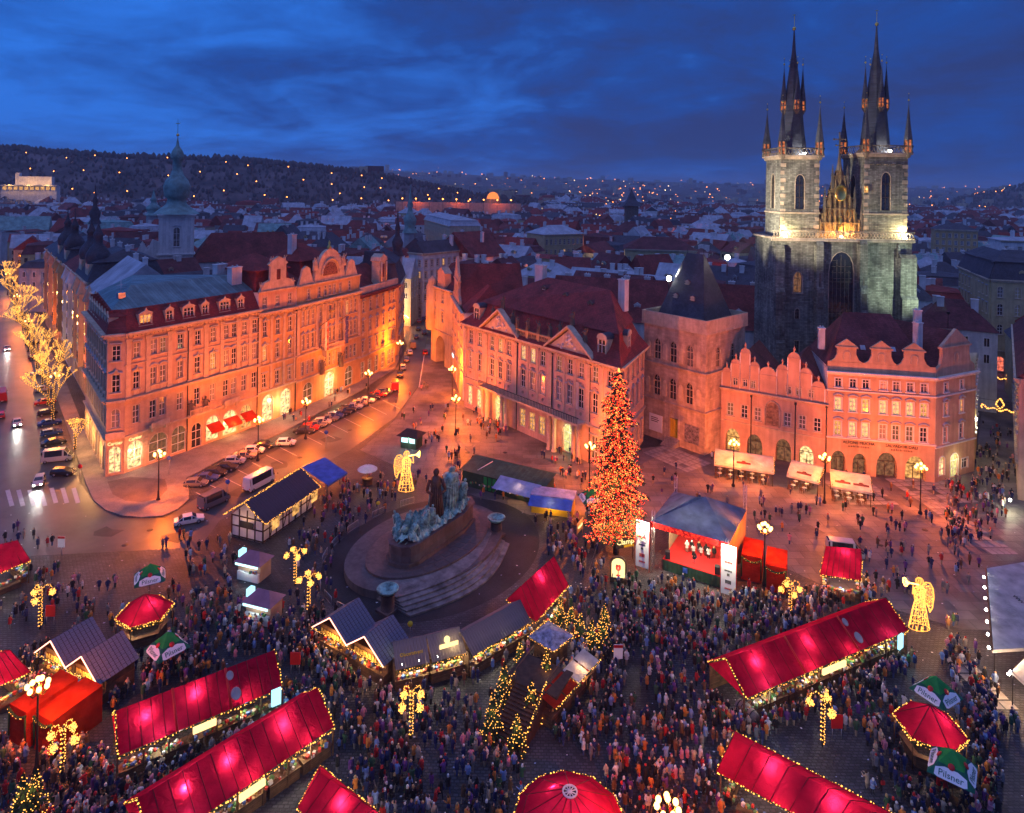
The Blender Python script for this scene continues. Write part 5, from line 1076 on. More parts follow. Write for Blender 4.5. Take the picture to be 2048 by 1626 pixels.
town_house('long_pale_building', 'long pale six storey street front with many windows, glowing orange at its foot', (-58,443), (-34.5,372), 25.0, 18, M['cream'], M['zinc'], 'mansard', 20, ((20.5,2.0),(17,2.2),(13.4,2.2),(9.8,2.2),(6.2,2.2)), True, .06, 5.0, style='rect', shop=M['warm_win'])
town_house('white_gable_house', 'white stepped house with three lit windows in its gable wall behind the street', (-30.5,262), (-14.0,246), 21.0, 18, M['white'], M['red_tile2'], 'front', 3, ((16.5,2.6),(12.0,2.6)), False, .6, 9.0)
# right: corner block beyond the lane, lane front at the frame edge
town_house('lane_corner_palace', 'yellow corner building with a blue slate mansard and red lit shop windows beyond the lane', (129.5,179), (156,170), 25.0, 16, M['yellow'], M['slate'], 'mansard', 7, ((20.2,2.8),(15.4,3.0),(10.3,2.6)), True, .12, 7.5, style='arch', dorm=2, shop=M['red_win'])
town_house('lane_corner_flank', 'long flank of the yellow corner building running away with a row of grey windows', (141.5,210), (129.3,179.6), 25.0, 10, M['yellow'], M['slate'], 'mansard', 9, ((20.2,2.6),(15.4,2.8),(10.3,2.6)), True, .05, 7.0, style='rect+flat', shop=M['warm_win'])
town_house('lane_house', 'pink lane house cut by the right frame edge above the crowded lane', (112,147.5), (80.2,104.5), 19.0, 9, M['rose'], M['brown_tile'], 'gable', 12, ((15.0,2.0),(11.2,2.2),(7.2,2.3)), True, .1, 5.0, shop=M['shop_win'])
town_house('pink_tenement', 'pink tenement with red mansard and two round gables right of the church', (104,208), (124,203), 20.0, 16, M['rose'], M['red_tile'], 'mansard', 6, ((15.8,2.3),(11.8,2.4),(7.8,2.4)), True, .08, 8.0, side=(1,), dorm=2)
town_house('orange_lit_block', 'tall block glowing orange between dark roofs at the far right', (210,330), (226,322), 30, 14, M['ochre'], M['slate'], 'hip', 7, ((26,2),(22.5,2),(19,2),(15.5,2),(12,2),(8.5,2)), False, .1, 3.0, style='rect')

town_house('white_balcony_block', 'white modern block with strip windows right of the orange glowing block', (190,258), (214,250), 30, 14, M['white'], M['zinc'], 'hip', 6, ((26,1.6),(22,1.6),(18,1.6)), False, .02, 1.0, style='rect+nosill')
town_house('yellow_office', 'broad yellow building with a low grey roof in front of the church flank', (45.0,262), (72,258), 24.0, 16, M['yellow'], M['brown_tile'], 'hip', 9, ((19.0,2.0),(14.5,2.0),(10,2)), False, .1, 4.5, style='rect')
town_house('yellow_office_wing', 'yellow left wing with a row of tall windows and blue zinc roof', (16,318), (36,330), 25.0, 16, M['yellow'], M['zinc'], 'hip', 9, ((20,2.6),(15,2.6)), False, .05, 4.0, style='rect')
town_house('lit_window_house', 'pale house with four lit windows in a row above the palace roof', (13.0,228), (27,226), 17.5, 12, M['cream'], M['red_tile2'], 'gable', 4, ((13.6,2.2),), False, 1.0, 6.0, style='rect')
def long_roof():
    t = thing('long_red_wing', 'very long wing with purple-red roof and a row of white chimneys behind the palace', 'building', (10, 170, 0), R(-16)); L, D = 58, 15
    mb = MB(); mb.box((0,0,0),(L,D,15)); mb.build('wall', M['white'], t); mb = MB(); mb.add([(-.5,-.6,14.9),(L+.5,-.6,14.9),(L+.5,D+.6,14.9),(-.5,D+.6,14.9),(0,D/2,24.5),(L,D/2,24.5)], [(0,1,5,4),(2,3,4,5),(0,4,3),(1,2,5)]); ro = mb.build('roof', M['red_tile2'], t)
    for k in range(11): chimney(ro, 3+k*5.2, D*.62, 22.6, 2.2, 1.5, .9)
    for k in range(4): dormer(t, 10+k*12, 2.2, 17.5, 1.6, 1.3, 2.0, M['white'], M['red_tile2'])
    foot(world_pts(t, [(0,0),(L,0),(L,D),(0,D)]))
long_roof()
def salvator():
    p = AT(352, 500, 232); t = thing('onion_dome_church', 'church tower with a green copper onion dome and a red tiled nave, left of centre', 'church', (p.x, p.y, 0), R(28)); w = 10.5; hw = w/2
    H = 36.5
    for i, (ox, oy, rz) in enumerate(((-hw,-hw,0),(hw,-hw,R(90)),(-hw,hw,R(-90)))):
        f = Face(t, w, H, ox, oy, rz, trim=M['trim_white']); f.win(w/2, 25.5, 2.0, 6.5, 'arch+seg'); f.wall([M['white']]); f.cornice(H-1, 1.0, .8); f.course(22.5, .5, .5)
        for x in (.6, w-.6, 2.4, w-2.4): f.pilaster(x, 23, H-1.1, .7, .2)
    mb = MB(); mb.box((-hw+.05,hw-.3,0),(hw-.05,hw,H)); mb.build('back_wall', M['white'], t)
    r = 5.9
    mb = MB(); mb.lathe([(r*1.25,0),(r*.92,1.6),(r*.55,3.4),(r*.50,5.2),(r*.66,5.9),(r*.70,7.5),(r*.74,9.5),(r*.62,11.5),(r*.36,13.6),(r*.26,15.5),(r*.25,18.5),(r*.36,19.2),(r*.37,20.6),(r*.26,22.2),(r*.10,23.6),(.12,26.5),(.06,33)], 12, (0,0,H)); mb.build('onion_dome', M['copper'], t)
    mb = MB(); mb.ball((0,0,H+27.5),.5,0,8,5); mb.cbox((0,0,H+31.5),(1.4,.15,.2)); mb.build('finial', M['gold'], t)
    mb = MB(); mb.box((hw,-6,0),(42,9,20)); mb.build('nave_wall', M['white'], t); mb = MB(); hip(mb, hw, 42, -6, 9, 20, 29.5, 6, 0, .5); mb.build('nave_roof', M['red_tile2'], t)
    mb = MB(); mb.ext([(-hw-9,0),(-hw,0),(-hw,27),(-hw-2,28),(-hw-3.5,24.5),(-hw-5,27.5),(-hw-7,23),(-hw-9,21)], -3, -2); mb.build('curved_gable', M['white'], t)
    foot(world_pts(t, [(-14,-8),(43,-8),(43,10),(-14,10)]))
salvator()
# small onion domed tower and lit glass dome farther out, wooden water tower
p = AT(307, 420, 420); slim_tower(p.x, p.y, 26, 'small_domed_tower', 'small tower with gilded green onion cap left of the big church dome', 4.2, 17, M['copper'], 'church tower')
p = AT(190, 430, 330); slim_tower(p.x, p.y, 26, 'black_gothic_spire', 'tall black gothic spire among the roofs at left', 2.4, 20, M['slate'], 'church tower')
def lit_dome():
    p = AT(986, 395, 700); t = thing('glass_dome', 'orange lit ribbed glass dome on the distant riverside', 'dome', (p.x, p.y, 0)); mb = MB(); mb.lathe([(9,0),(9,34)], 16, (0,0,0), 0, False); mb.build('drum', M['ochre'], t); mb = MB(); mb.lathe([(6.5*math.cos(math.pi/2*i/6)+.02, 34+7.5*math.sin(math.pi/2*i/6)) for i in range(7)], 16, (0,0,0)); mb.build('dome', glow('dome_glow', (1,.26,.06), .9, False), t); mb = MB(); [mb.tube((6.7*math.cos(a),6.7*math.sin(a),34),(0.2*math.cos(a),.2*math.sin(a),41.7),.2,.2,4) for a in [math.pi*2*k/12 for k in range(12)]]; mb.build('rib', M['dark_stone'], t)
    p = AT(1263, 398, 560); t = thing('water_tower', 'dark tower with a pyramid roof among far houses', 'tower', (p.x, p.y, 0)); mb = MB(); mb.box((-5,-5,0),(5,5,34)); mb.build('shaft', M['dark_stone'], t); mb = MB(); mb.lathe([(11,0),(5,5),(.2,14)], 4, (0,0,33), 0, False, math.pi/4); mb.build('roof', M['slate'], t)
    for q in ((p.x, p.y),): foot([(q[0]-8,q[1]-8),(q[0]+8,q[1]-8),(q[0]+8,q[1]+8),(q[0]-8,q[1]+8)])
lit_dome()
def hill_hall():
    p = AT(60, 372, 760); t = thing('hill_terrace_hall', 'pale hall with a golden lit terrace on the slope of the wooded hill', 'building', (p.x, p.y, 0), R(20)); z = p.z
    mb = MB(); mb.box((-28,0,z-30),(26,14,z)); mb.box((-12,4,z),(20,14,z+11)); mb.box((-16,6,z),(-12,14,z+15)); mb.build('wall', M['white'], t); mb = MB(); mb.box((-29,-4,z),(27,6,z+1.2)); mb.build('terrace', M['zinc'], t); mb = MB(); [mb.box((-26+k*5.2,-.3,z-4.5),(-22.4+k*5.2,-.05,z-.8)) for k in range(10)]; mb.build('lit_front', M['warm_win'], t)
    for k in (-18, 0, 18): lamp('terrace_lamp', (k,-6,z+3), 3500, (1,.5,.12), .5, t)
hill_hall()
# ------------------------------------------------------------------ the town of roofs
SQUARE = [(-100,0),(-64,107),(-49,131),(-30,180),(-26,190),(-21,184),(-14.8,172),(-9.5,145),(19,110),(26,126),(35.5,119),(39,122),(54.4,113),(70.7,109.5),(81,114.5),(79.5,104),(110,0)]
STREETS = [[(-64,107),(-352,459),(-2500,459),(-2500,-200),(-100,-200)], [(-31,178),(-33,240),(-39,330),(-40,372),(-66,445),(-56,448),(-31,375),(-28,330),(-22,240),(-21,186)], [(80,114),(150,210),(175,245),(182,238),(128,170),(80,104)]]
GRID = {}
def free(x, y, r):
    if inside(x, y, SQUARE): return False
    for s in STREETS:
        if any(inside(x+dx*r, y+dy*r, s) for dx, dy in ((0,0),(.8,0),(-.8,0),(0,.8),(0,-.8))): return False
    for s in FOOT:
        if any(inside(x+dx*r, y+dy*r, s) for dx, dy in ((0,0),(.9,0),(-.9,0),(0,.9),(0,-.9),(.7,.7),(-.7,.7),(.7,-.7),(-.7,-.7))): return False
    gx, gy = int(x//20), int(y//20)
    for i in range(gx-2, gx+3):
        for j in range(gy-2, gy+3):
            for (a, b, q) in GRID.get((i, j), ()):
                if (a-x)**2+(b-y)**2 < (q+r)**2*.74: return False
    return True
def place_name(px, Y):
    for lim, nm in ((150,'by tree-lined street'),(330,'left of onion-domed church'),(470,'right of onion-domed church'),(620,'behind ministry building'),(790,'behind parapet house'),(900,'along street behind archway'),(1060,'behind curved-gable house'),(1220,'behind rococo palace'),(1330,'left of the wedge roof'),(1450,'behind the wedge roof'),(1560,'left of the church towers'),(1800,'behind the church'),(1930,'right of the church'),(9999,'near the right frame edge')):
        if px < lim: return nm
WALLS = [('white','white'),('white','white'),('cream','cream'),('grey','grey'),('rose','pink'),('yellow','yellow'),('green','pale-green')]
ROOFS = [('red_tile','red'),('red_tile2','old-red'),('red_tile2','old-red'),('brown_tile','brown'),('zinc','pale-zinc'),('zinc','pale-zinc'),('brown_tile','brown'),('slate','dark-slate'),('slate','dark-slate'),('copper','green-copper')]
WMESH = None
def small_window():
    mb = MB(); mb.box((-.6,-.1,-.1),(.6,.05,0),0); mb.box((-.6,-.06,0),(-.48,.05,1.8),0); mb.box((.48,-.06,0),(.6,.05,1.8),0); mb.box((-.6,-.06,1.8),(.6,.05,1.95),0); mb.box((-.04,-.05,0),(.04,.0,1.8),0); mb.quad((-.5,-.02,0),(.5,-.02,0),(.5,-.02,1.8),(-.5,-.02,1.8),m=1)
    return mb.mesh('window', [M['trim_white'], M['glass']])
def house_roof(mb, w, d, h, rh, kind):
    a, b = w/2, d/2; e = .4
    if kind == 'gabled': mb.add([(-a,-b-e,h-.1),(a,-b-e,h-.1),(a,b+e,h-.1),(-a,b+e,h-.1),(-a,0,h+rh),(a,0,h+rh)], [(0,1,5,4),(2,3,4,5),(0,4,3),(1,2,5),(3,2,1,0)])
    elif kind == 'hipped': k = min(a, b)*.9; mb.add([(-a-e,-b-e,h),(a+e,-b-e,h),(a+e,b+e,h),(-a-e,b+e,h),(-a+k,0,h+rh),(a-k,0,h+rh)], [(0,1,5,4),(2,3,4,5),(3,0,4),(1,2,5),(3,2,1,0)])
    else: frustum(mb, rect(-a-.2,a+.2,-b-.2,b+.2,h), rect(-a+1.6,a-1.6,-b+1.6,b-1.6,h+rh*.55)); mb.add([(-a+1.4,-b+1.4,h+rh*.56),(a-1.4,-b+1.4,h+rh*.56),(a-1.4,b-1.4,h+rh*.56),(-a+1.4,b-1.4,h+rh*.56),(0,0,h+rh*.8)], [(0,1,4),(1,2,4),(2,3,4),(3,0,4)])
SEEN = set()
def uniq(make, tries=40):
    for _ in range(tries):
        s = make()
        if s not in SEEN: SEEN.add(s); return s
    return s
def small_house(x, y, rz, w, d, h, rh, px, near):
    wm, wn = rnd.choice(WALLS); rm, rn = rnd.choice(ROOFS); kind = rnd.choice(('gabled','gabled','hipped','mansard')); nch = rnd.randint(1, 3); lit = rnd.random() < .2; sky = rnd.random() < .4
    band = 'close ' if y < 230 else ('' if y < 310 else 'farther ')
    size = 'wide' if w > 19 else ('small' if w < 14 else 'mid-sized')
    where = place_name(px, y); base = f"{size} {wn} house, {kind} {rn} {['one-chimney','two-chimney','three-chimney'][nch-1]} roof{', lit window' if lit else ''}, {band}{where}"
    t = thing('town_house', base, 'house', (x, y, 0), rz, 'town houses around the square'); SEEN.add(base)
    mb = MB(); mb.box((-w/2,-d/2,-1),(w/2,d/2,h)); mb.quad((-w/2,-d/2,h),(w/2,-d/2,h),(w/2,d/2,h),(-w/2,d/2,h)); mb.build('wall', M[wm], t)
    mb = MB(); house_roof(mb, w, d, h, rh, kind); ro = mb.build('roof', M[rm], t)
    for k in range(nch):
        cx, cyy = rnd.uniform(-w*.35, w*.35), rnd.uniform(-d*.2, d*.2); o = link('chimney', cached(('ch', k), lambda: (lambda b: (b.box((-.7,-.45,-2),(.7,.45,1.8)), b.box((-.8,-.55,1.8),(.8,.55,2.0)), b.mesh('chimney', [M['white']]))[2])(MB())), ro, (cx, cyy, h+rh*.75))
    if kind != 'mansard' and sky:
        for k in range(rnd.randint(1, 3)):
            dormer(ro, rnd.uniform(-w*.3, w*.3), -d*.36, h+rh*.22, 1.4, 1.2, 1.8, M[wm], M[rm], 'gable', M['warm_win'] if rnd.random() < .15 else None)
    wme = cached('smallwin', small_window); nl = 0
    if near:
        n = int(w/3.2)
        for i in range(n):
            for z in (h-3.2, h-6.8):
                o = link('window', wme, t, (-w/2+w*(i+.5)/n, -d/2-.01, z))
                if lit and rnd.random() < .25: set_mat(o, M['warm_win'], 1)
        n = int(d/3.6); sx = -1 if x > 0 else 1
        for i in range(n):
            for z in (h-3.2, h-6.8): link('window', wme, t, (sx*(w/2+.01), -d/2+d*(i+.5)/n, z), R(90*sx))
    else:
        mb = MB(); n = int(w/3.0)
        for i in range(n):
            for z in (h-3.0, h-6.4): xx = -w/2+w*(i+.5)/n; mb.box((xx-.5,-d/2-.05,z),(xx+.5,-d/2-.01,z+1.7), 1 if lit and rnd.random() < .15 else 0)
        sx = -1 if x > 0 else 1; n = int(d/3.4)
        for i in range(n):
            for z in (h-3.0, h-6.4): yy = -d/2+d*(i+.5)/n; q = sorted((sx*(w/2+.01), sx*(w/2+.05))); mb.box((q[0],yy-.5,z),(q[1],yy+.5,z+1.7))
        stuffed(mb.build('window', [M['glass'], M['warm_win']], t))
def town():
    cand = []; Y = 128.0
    while Y < 1150:
        step = 10 if Y < 400 else 15
        X = -.86*Y
        while X < .86*Y: cand.append((X+rnd.uniform(-5,5), Y+rnd.uniform(-5,5))); X += step
        Y += step
    n = 0; far = MB()
    for x, y in cand:
        w, d = rnd.choice((rnd.uniform(11, 17), rnd.uniform(15, 27))), rnd.uniform(10.5, 15)
        if y > 500: w *= 1.15; d *= 1.1
        r = (w+d)*.27
        if not free(x, y, r): continue
        u = x/y
        if u < .05 and y > 800 + 250*max(0, u+.25): continue
        if -.62 < u < -.2 and y < 300 and rnd.random() < .0: continue
        zone = int(x//90), int(y//90); base = R((hash(zone)*37 % 90)-45) if y > 230 else R(-28 if x > -10 else 52)
        rz = base+R(rnd.choice((0,0,90))+rnd.uniform(-4,4))
        rz = (rz+math.pi/2) % math.pi - math.pi/2
        h = rnd.uniform(13.5, 19.5) if y < 700 else rnd.uniform(12, 22); rh = rnd.uniform(3.5, 7.5)
        if -46 < x < -20 and y < 175: h = min(h, 18)
        if y > 230 and rnd.random() < .12: rh = 1.0
        GRID.setdefault((int(x//20), int(y//20)), []).append((x, y, r))
        px = 1024+x/y*FPX
        if n < 285 and y < 420:
            if -60 < px < 2110: small_house(x, y, rz, w, d, h, rh, px, y < 250); n += 1
        else:
            Mx = Matrix.Translation((x, y, terrain(x, y))) @ Matrix.Rotation(rz, 4, 'Z'); b = MB()
            wi = rnd.randint(0, 5); ri = rnd.choice((6,6,7,7,8,8,9,9,10))
            b.box((-w/2,-d/2,-6),(w/2,d/2,h), wi); house_roof(b, w, d, h, rh, rnd.choice(('gabled','hipped','mansard')))
            for i in range(7, len(b.f)+0): pass
            b.m = [wi if i < 6 else ri for i in range(len(b.f))]
            for k in range(2): xx = rnd.uniform(-w*.3, w*.3); b.box((xx-.7,-.5,h+rh*.4),(xx+.7,.5,h+rh*.8+2), 0)
            if y < 650:
                nn = int(w/3.2)
                for i in range(nn):
                    for z in (h-3, h-6.4): xx = -w/2+w*(i+.5)/nn; b.box((xx-.5,-d/2-.06,z),(xx+.5,-d/2-.01,z+1.7), 12 if rnd.random() < .03 else 11)
            elif rnd.random() < .12: b.box((-.8,-d/2-.1,h-4),(.8,-d/2-.02,h-2), 12)
            far.merge(b, Mx)
    far.build('distant_houses', [M[k] for k in ('white','cream','grey','rose','white','yellow','red_tile2','brown_tile','zinc','slate','red_tile','glass','warm_win')])['kind'] = 'stuff'
    bpy.data.objects['distant_houses']['label'] = 'mass of far town roofs filling the valley below the hills'; 
def lerp_tab(tab, u):
    for (a, x), (b, y) in zip(tab, tab[1:]):
        if u <= b: t = max(0, min(1, (u-a)/(b-a))); return x+(y-x)*t
    return tab[-1][1]
def sst(a, b, x): t = max(0, min(1, (x-a)/(b-a))); return t*t*(3-2*t)
def terrain(x, y):
    if y < 500: return 0.0
    u = x/y
    z = lerp_tab([(-2,100),(-.8,100),(-.45,84),(-.2,60),(-.05,26),(.1,4),(.2,0),(2,0)], u)*sst(790, 1150, y)
    z += lerp_tab([(-2,60),(-.5,60),(-.2,95),(0,112),(.3,100),(.6,88),(2,85)], u)*sst(2300, 5600, y)
    z += lerp_tab([(-1,0),(.6,0),(.68,26),(.77,74),(.9,92),(2,92)], u)*sst(1400, 2000, y)*(1-sst(2300,3200,y))
    return z + (4*math.sin(x*.011)+3*math.sin(y*.007+x*.004))*sst(800, 1400, y)
def hills():
    ys = [-200, 0, 250, 500, 650, 760, 800, 840, 880, 920, 970, 1030, 1100, 1180, 1300, 1450, 1600, 1750, 1900, 2100, 2400, 2800, 3300, 3900, 4500, 5200, 5900, 7000, 9000, 13000]
    us = [-2+4*i/120 for i in range(121)]
    vs, fs = [], []
    for y in ys:
        for u in us: yy = max(y, 120); x = u*yy*1.25 if y < 500 else u*y; vs.append((x, y, terrain(x, y)-(0.06 if y < 600 else 0)))
    n = len(us)
    for j in range(len(ys)-1):
        for i in range(n-1): fs.append((j*n+i, j*n+i+1, (j+1)*n+i+1, (j+1)*n+i))
    mb = MB(); mb.add(vs, fs, 0, True); o = mb.build('ground', mat('far_ground', (.12,.09,.09), .9, .6, .02)); o['kind'] = 'structure'; o['label'] = 'ground of the town and the dark wooded hills behind it'
    # bare trees on the hillside
    mb = MB()
    for k in range(4200):
        u = rnd.uniform(-.84, .06); y = rnd.uniform(800, 1330); x = u*y; z = terrain(x, y)
        if z < 4: continue
        s = rnd.uniform(2.2, 6)*(1.4 if y > 1120 else 1); mb.lathe([(.2,0),(s*.45,s*.5),(s*.5,s*.9),(s*.25,s*1.4),(.1,s*1.6)], 5, (x,y,z-1), rnd.randint(0,1), False, rnd.random()*3)
    for k in range(500):
        u = rnd.uniform(.62, .86); y = rnd.uniform(1450, 2100); x = u*y; z = terrain(x, y); s = rnd.uniform(5, 9); mb.lathe([(.2,0),(s*.5,s*.6),(s*.4,s*1.2),(.1,s*1.6)], 5, (x,y,z-1), 0, False, rnd.random()*3)
    o = mb.build('wooded_hillside', [mat('winter_wood', (.135,.10,.095), .95, .3, .1), mat('dark_conifers', (.085,.075,.075), .95, .3, .1)]); stuffed(o); o['label'] = 'bare winter trees covering the hillside under the skyline'
    # street lamps on the wooded hill
    mb = MB(); mb.tube((0,0,-2),(0,0,7),.25,.2,4,0); mb.octa((0,0,7.4),.95,1); me = mb.mesh('street_lamp', [M['iron'], M['city']])
    for k in range(64):
        row = k % 4; u = -.80+.80*((k//4)+rnd.random()*.8)/16; y = 835+row*75+rnd.uniform(-15,15); x = u*y
        if terrain(x, y) < 1.5: y += 120
        o = link('street_lamp', me, None, (x, y, terrain(x, y)+2)); tag(o, 'orange street lamp among bare trees on the distant wooded hillside', 'street lamp', 'street lamps on the wooded hillside')
    mb = MB()
    for k in range(900):
        y = rnd.choice((rnd.uniform(2400, 6000), rnd.uniform(1500, 3500), rnd.uniform(600, 1500))); u = rnd.uniform(-.82, .82)
        if u < 0 and y < 2300: continue
        x = u*y; r = .0008*y*rnd.uniform(.35, 1.0); mb.octa((x, y, terrain(x, y)+(rnd.uniform(6,14) if y > 1500 else 20)), r, 0 if rnd.random() < .8 else 1)
    o = stuffed(mb.build('city_lights', [M['city'], M['city_white']])); o['label'] = 'scattered orange and white lights of the far city'
    # blocks and towers far off
    mb = MB()
    for k in range(900):
        y = rnd.uniform(1150, 5200); u = rnd.uniform(-.25 if y < 2400 else -.8, .85); x = u*y; w = rnd.uniform(14, 40); h = rnd.uniform(12, 24) if rnd.random() < .93 or y < 2800 else rnd.uniform(30, 50); z = terrain(x, y); mb.cbox((x,y,z+h/2-3),(w,rnd.uniform(12,20),h), rnd.randint(0, 2), rnd.uniform(-1,1))
    o = stuffed(mb.build('far_suburbs', [M['grey'], M['cream'], M['brown_tile']])); o['label'] = 'hazy far suburbs on the horizon hills'
    # long embankment wall lit orange under the hill
    t = thing('river_embankment', 'long embankment wall lit orange at the foot of the dark hill', 'wall', (-120, 690, 0), R(-4)); mb = MB(); mb.box((0,0,0),(130,2,30)); mb.build('wall', M['rose'], t)
    for k in range(9):
        p = Vector((8+k*14, -6, 0)); mb = MB(); mb.tube((0,0,18),(0,0,33),.2,.2,5); mb.octa((0,0,33.5),.9,1); o = mb.build('street_lamp', [M['iron'], M['city']]); o.matrix_world = t.matrix_basis @ Matrix.Translation(p); tag(o, 'orange lamp in the row along the distant river embankment', 'street lamp', 'embankment lamps')
        if k % 3 == 1: lamp('lamp_light', (0,0,33), 9000, SODIUM, .5, o)
town(); hills()
def town_lamps():
    n = 0; me = cached('tl', lambda: (lambda b: (b.tube((0,0,0),(0,0,7),.08,.06,5,0), b.ball((0,0,7.2),.42,1,6,4), b.mesh('lamp_post', [M['iron'], M['city']]))[2])(MB()))
    for k in range(4000):  # lamps added at random free spots to brighten the town walls
        if n >= 18: break
        y = rnd.uniform(190, 520); u = rnd.uniform(-.5, .72); x = u*y
        if not free(x, y, 1.5) or (n and min((x-a)**2+(y-b)**2 for a, b in LAMPXY) < 1600): continue
        LAMPXY.append((x, y)); t = thing('street_lamp', f'town street lamp between roofs, {["near","mid","far"][min(2,int((y-190)/110))]} one {place_name(1024+u*FPX, y)}', 'street lamp', (x, y, 0), 0, 'street lamps between the town roofs'); link('lamp_post', me, t); lamp('lamp_light', (0,-.6,7.6), 9000, SODIUM if n % 4 else (1,.7,.4), .3, t); n += 1
    for i, (x, y) in enumerate(((212,318),(220,314),(216,300))): t = thing('street_lamp', ('left','right','front')[i]+' street lamp before the orange glowing block at the far right', 'street lamp', (x, y, 0), 0, 'street lamps of the orange block'); link('lamp_post', me, t); lamp('lamp_light', (0,-.6,9), 16000, SODIUM, .3, t)
LAMPXY = []; town_lamps()
# ------------------------------------------------------------------ lamps, light strings
def bulbs(mb, pts, step=.3, r=.075, jit=.05, m=0):
    for a, b in zip(pts, pts[1:]):
        a, b = Vector(a), Vector(b); n = max(1, int((b-a).length/step))
        for i in range(n): p = a.lerp(b, (i+.5)/n); mb.octa((p.x+rnd.uniform(-jit,jit), p.y+rnd.uniform(-jit,jit), p.z+rnd.uniform(-jit,jit)), r*rnd.uniform(.75,1.2), m)
def light_string(par, pts, step=.3, r=.075, m=None, green=True):
    mb = MB(); bulbs(mb, pts, step, r)
    if green: mb.path([tuple(p) for p in pts], .06, 4, 1)
    return stuffed(mb.build('light_string', [m or M['bulb'], M['needles']], par))
def street_lamp(px, py, label, H=7.0, n=5, power=4200, gz=None, light=True, group='branched street lamps', col=SODIUM):
    """(px, py) is the lamp head in the photograph"""
    p = G(px, py, H); t = thing('street_lamp', label, 'street lamp', (p.x, p.y, 0), rnd.random(), group)
    mb = MB(); mb.lathe([(.3,0),(.3,.25),(.16,.5),(.12,1.4),(.09,1.6),(.07,H-.5),(.12,H-.4),(.04,H+.35)], 8); mb.build('post', M['iron'], t)
    g = cached('globe', lambda: (lambda b: (b.ball((0,0,0),.20,0,8,6,1.15), b.mesh('globe', [M['globe']]))[1])(MB()))
    for k in range(n):
        a = 2*math.pi*k/n; R_ = .72; q = (R_*math.cos(a), R_*math.sin(a), H-.05+.1*(k % 2))
        mb = MB(); mb.path([(0,0,H-.7),(q[0]*.6,q[1]*.6,H-.75),(q[0],q[1],H-.35)], .04, 5); mb.build('arm', M['iron'], t); link('globe', g, t, q)
    link('globe', g, t, (0,0,H+.5))
    if light: lamp('lamp_light', (.28,.12,H-.02), power, col, .12, t)
    return t
for a in ((318,908,'lamp with glowing globes on the rounded pavement before the corner house'),(517,840,'lamp with glowing globes beside the two bright arched shop windows'),(612,803,'lamp with glowing globes left of the ministry entrance'),(737,746,'lamp with glowing globes before the parapet house'),(800,686,'lamp with glowing globes at the street mouth'),(905,738,'lamp with glowing globes nearest the archway house'),(912,797,'tall lamp with glowing globes left of the palace corner'),(1180,892,'lamp with glowing globes between palace door and Christmas tree'),(1468,886,'lamp with glowing globes behind the leftmost cafe awning'),(1650,915,'lamp with glowing globes between the two right cafe awnings'),(1842,934,'lamp with glowing globes before the right arch of the gallery house'),(1530,1055,'lamp with a wide ring of globes behind the red booths'),(76,1370,'lamp with a wide ring of globes at the left edge'),(1335,1612,'lamp with globes at the bottom edge right of the round tent')):
    big = a[1] > 1000; street_lamp(a[0], a[1], a[2], n=7 if big else 5, power=3600 if big else (11500 if a[0] in (905, 912, 1180) else 9500 if a[0] < 1000 else 7500))
def wall_lantern():
    p = AT(1433, 825, 127.5); t = thing('wall_lantern', 'small wall lantern glowing in the alley beside the tower house', 'lantern', p); mb = MB(); mb.lathe([(.05,-.3),(.22,.1),(.25,.2),(.02,.45)], 6); mb.build('housing', M['iron'], t); mb = MB(); mb.ball((0,0,0),.2,0,6,4); mb.build('bulb', M['globe'], t); mb = MB(); mb.tube((0,0,.4),(.5,.6,.4),.04); mb.build('bracket', M['iron'], t); lamp('lamp_light', (0,-.45,.1), 260, (1,.5,.15), .1, t)
wall_lantern()
# lamps along the tree lined street, lit plane trees wrapped in light chains
for i, (x, y) in enumerate(((110,752),(57,642),(34,592),(16,548))):
    street_lamp(x, y, ('nearest','second','third','farthest')[i]+' twin globe lamp among the light chain trees of the street', H=8.5, n=2, power=4200, group='lamps of the tree lined street')
def chain_tree(x, y, h, label):
    t = thing('light_chain_tree', label, 'tree', (x, y, .1), 0, 'street trees wrapped in light chains'); tr = MB(); li = MB()
    def grow(p, d, L, r, k):
        q = p+d*L; tr.tube(p, q, r, r*.65, 5); n = int(L/.15)
        for i in range(n):
            a = i*1.9; w = p.lerp(q, i/n); li.octa((w.x+math.cos(a)*(r+.05), w.y+math.sin(a)*(r+.05), w.z), .07)
        if k == 0: return
        for _ in range(3 if k > 1 else 2):
            e = (d+Vector((rnd.uniform(-.9,.9), rnd.uniform(-.9,.9), rnd.uniform(0,.5)))).normalized(); grow(q, e, L*.72, r*.62, k-1)
    grow(Vector((0,0,0)), Vector((0,0,1)), h*.33, .18, 4)
    tr.build('trunk', M['bark'], t); stuffed(li.build('light_chain', M['bulb'], t)); lamp('chain_glow', (0,0,h*.6), 420, (1,.55,.2), .5, t)
for i, (px, py) in enumerate(((105,850),(85,775),(62,715),(45,660),(28,615),(12,575),(150,900),(96,812),(73,745),(54,688),(36,638),(20,595))):
    p = G(px, py); chain_tree(p.x, p.y, 6.0 if i == 6 else 13.0, 'bare tree wrapped in golden light chains, '+('nearest the parked van','second from the van','third from the van','fourth up the street','fifth up the street','farthest up the street','small one by the corner shop','filling the gap after the nearest','filling the gap after the second','filling the gap after the third','filling the gap after the fourth','filling the gap after the fifth')[i])
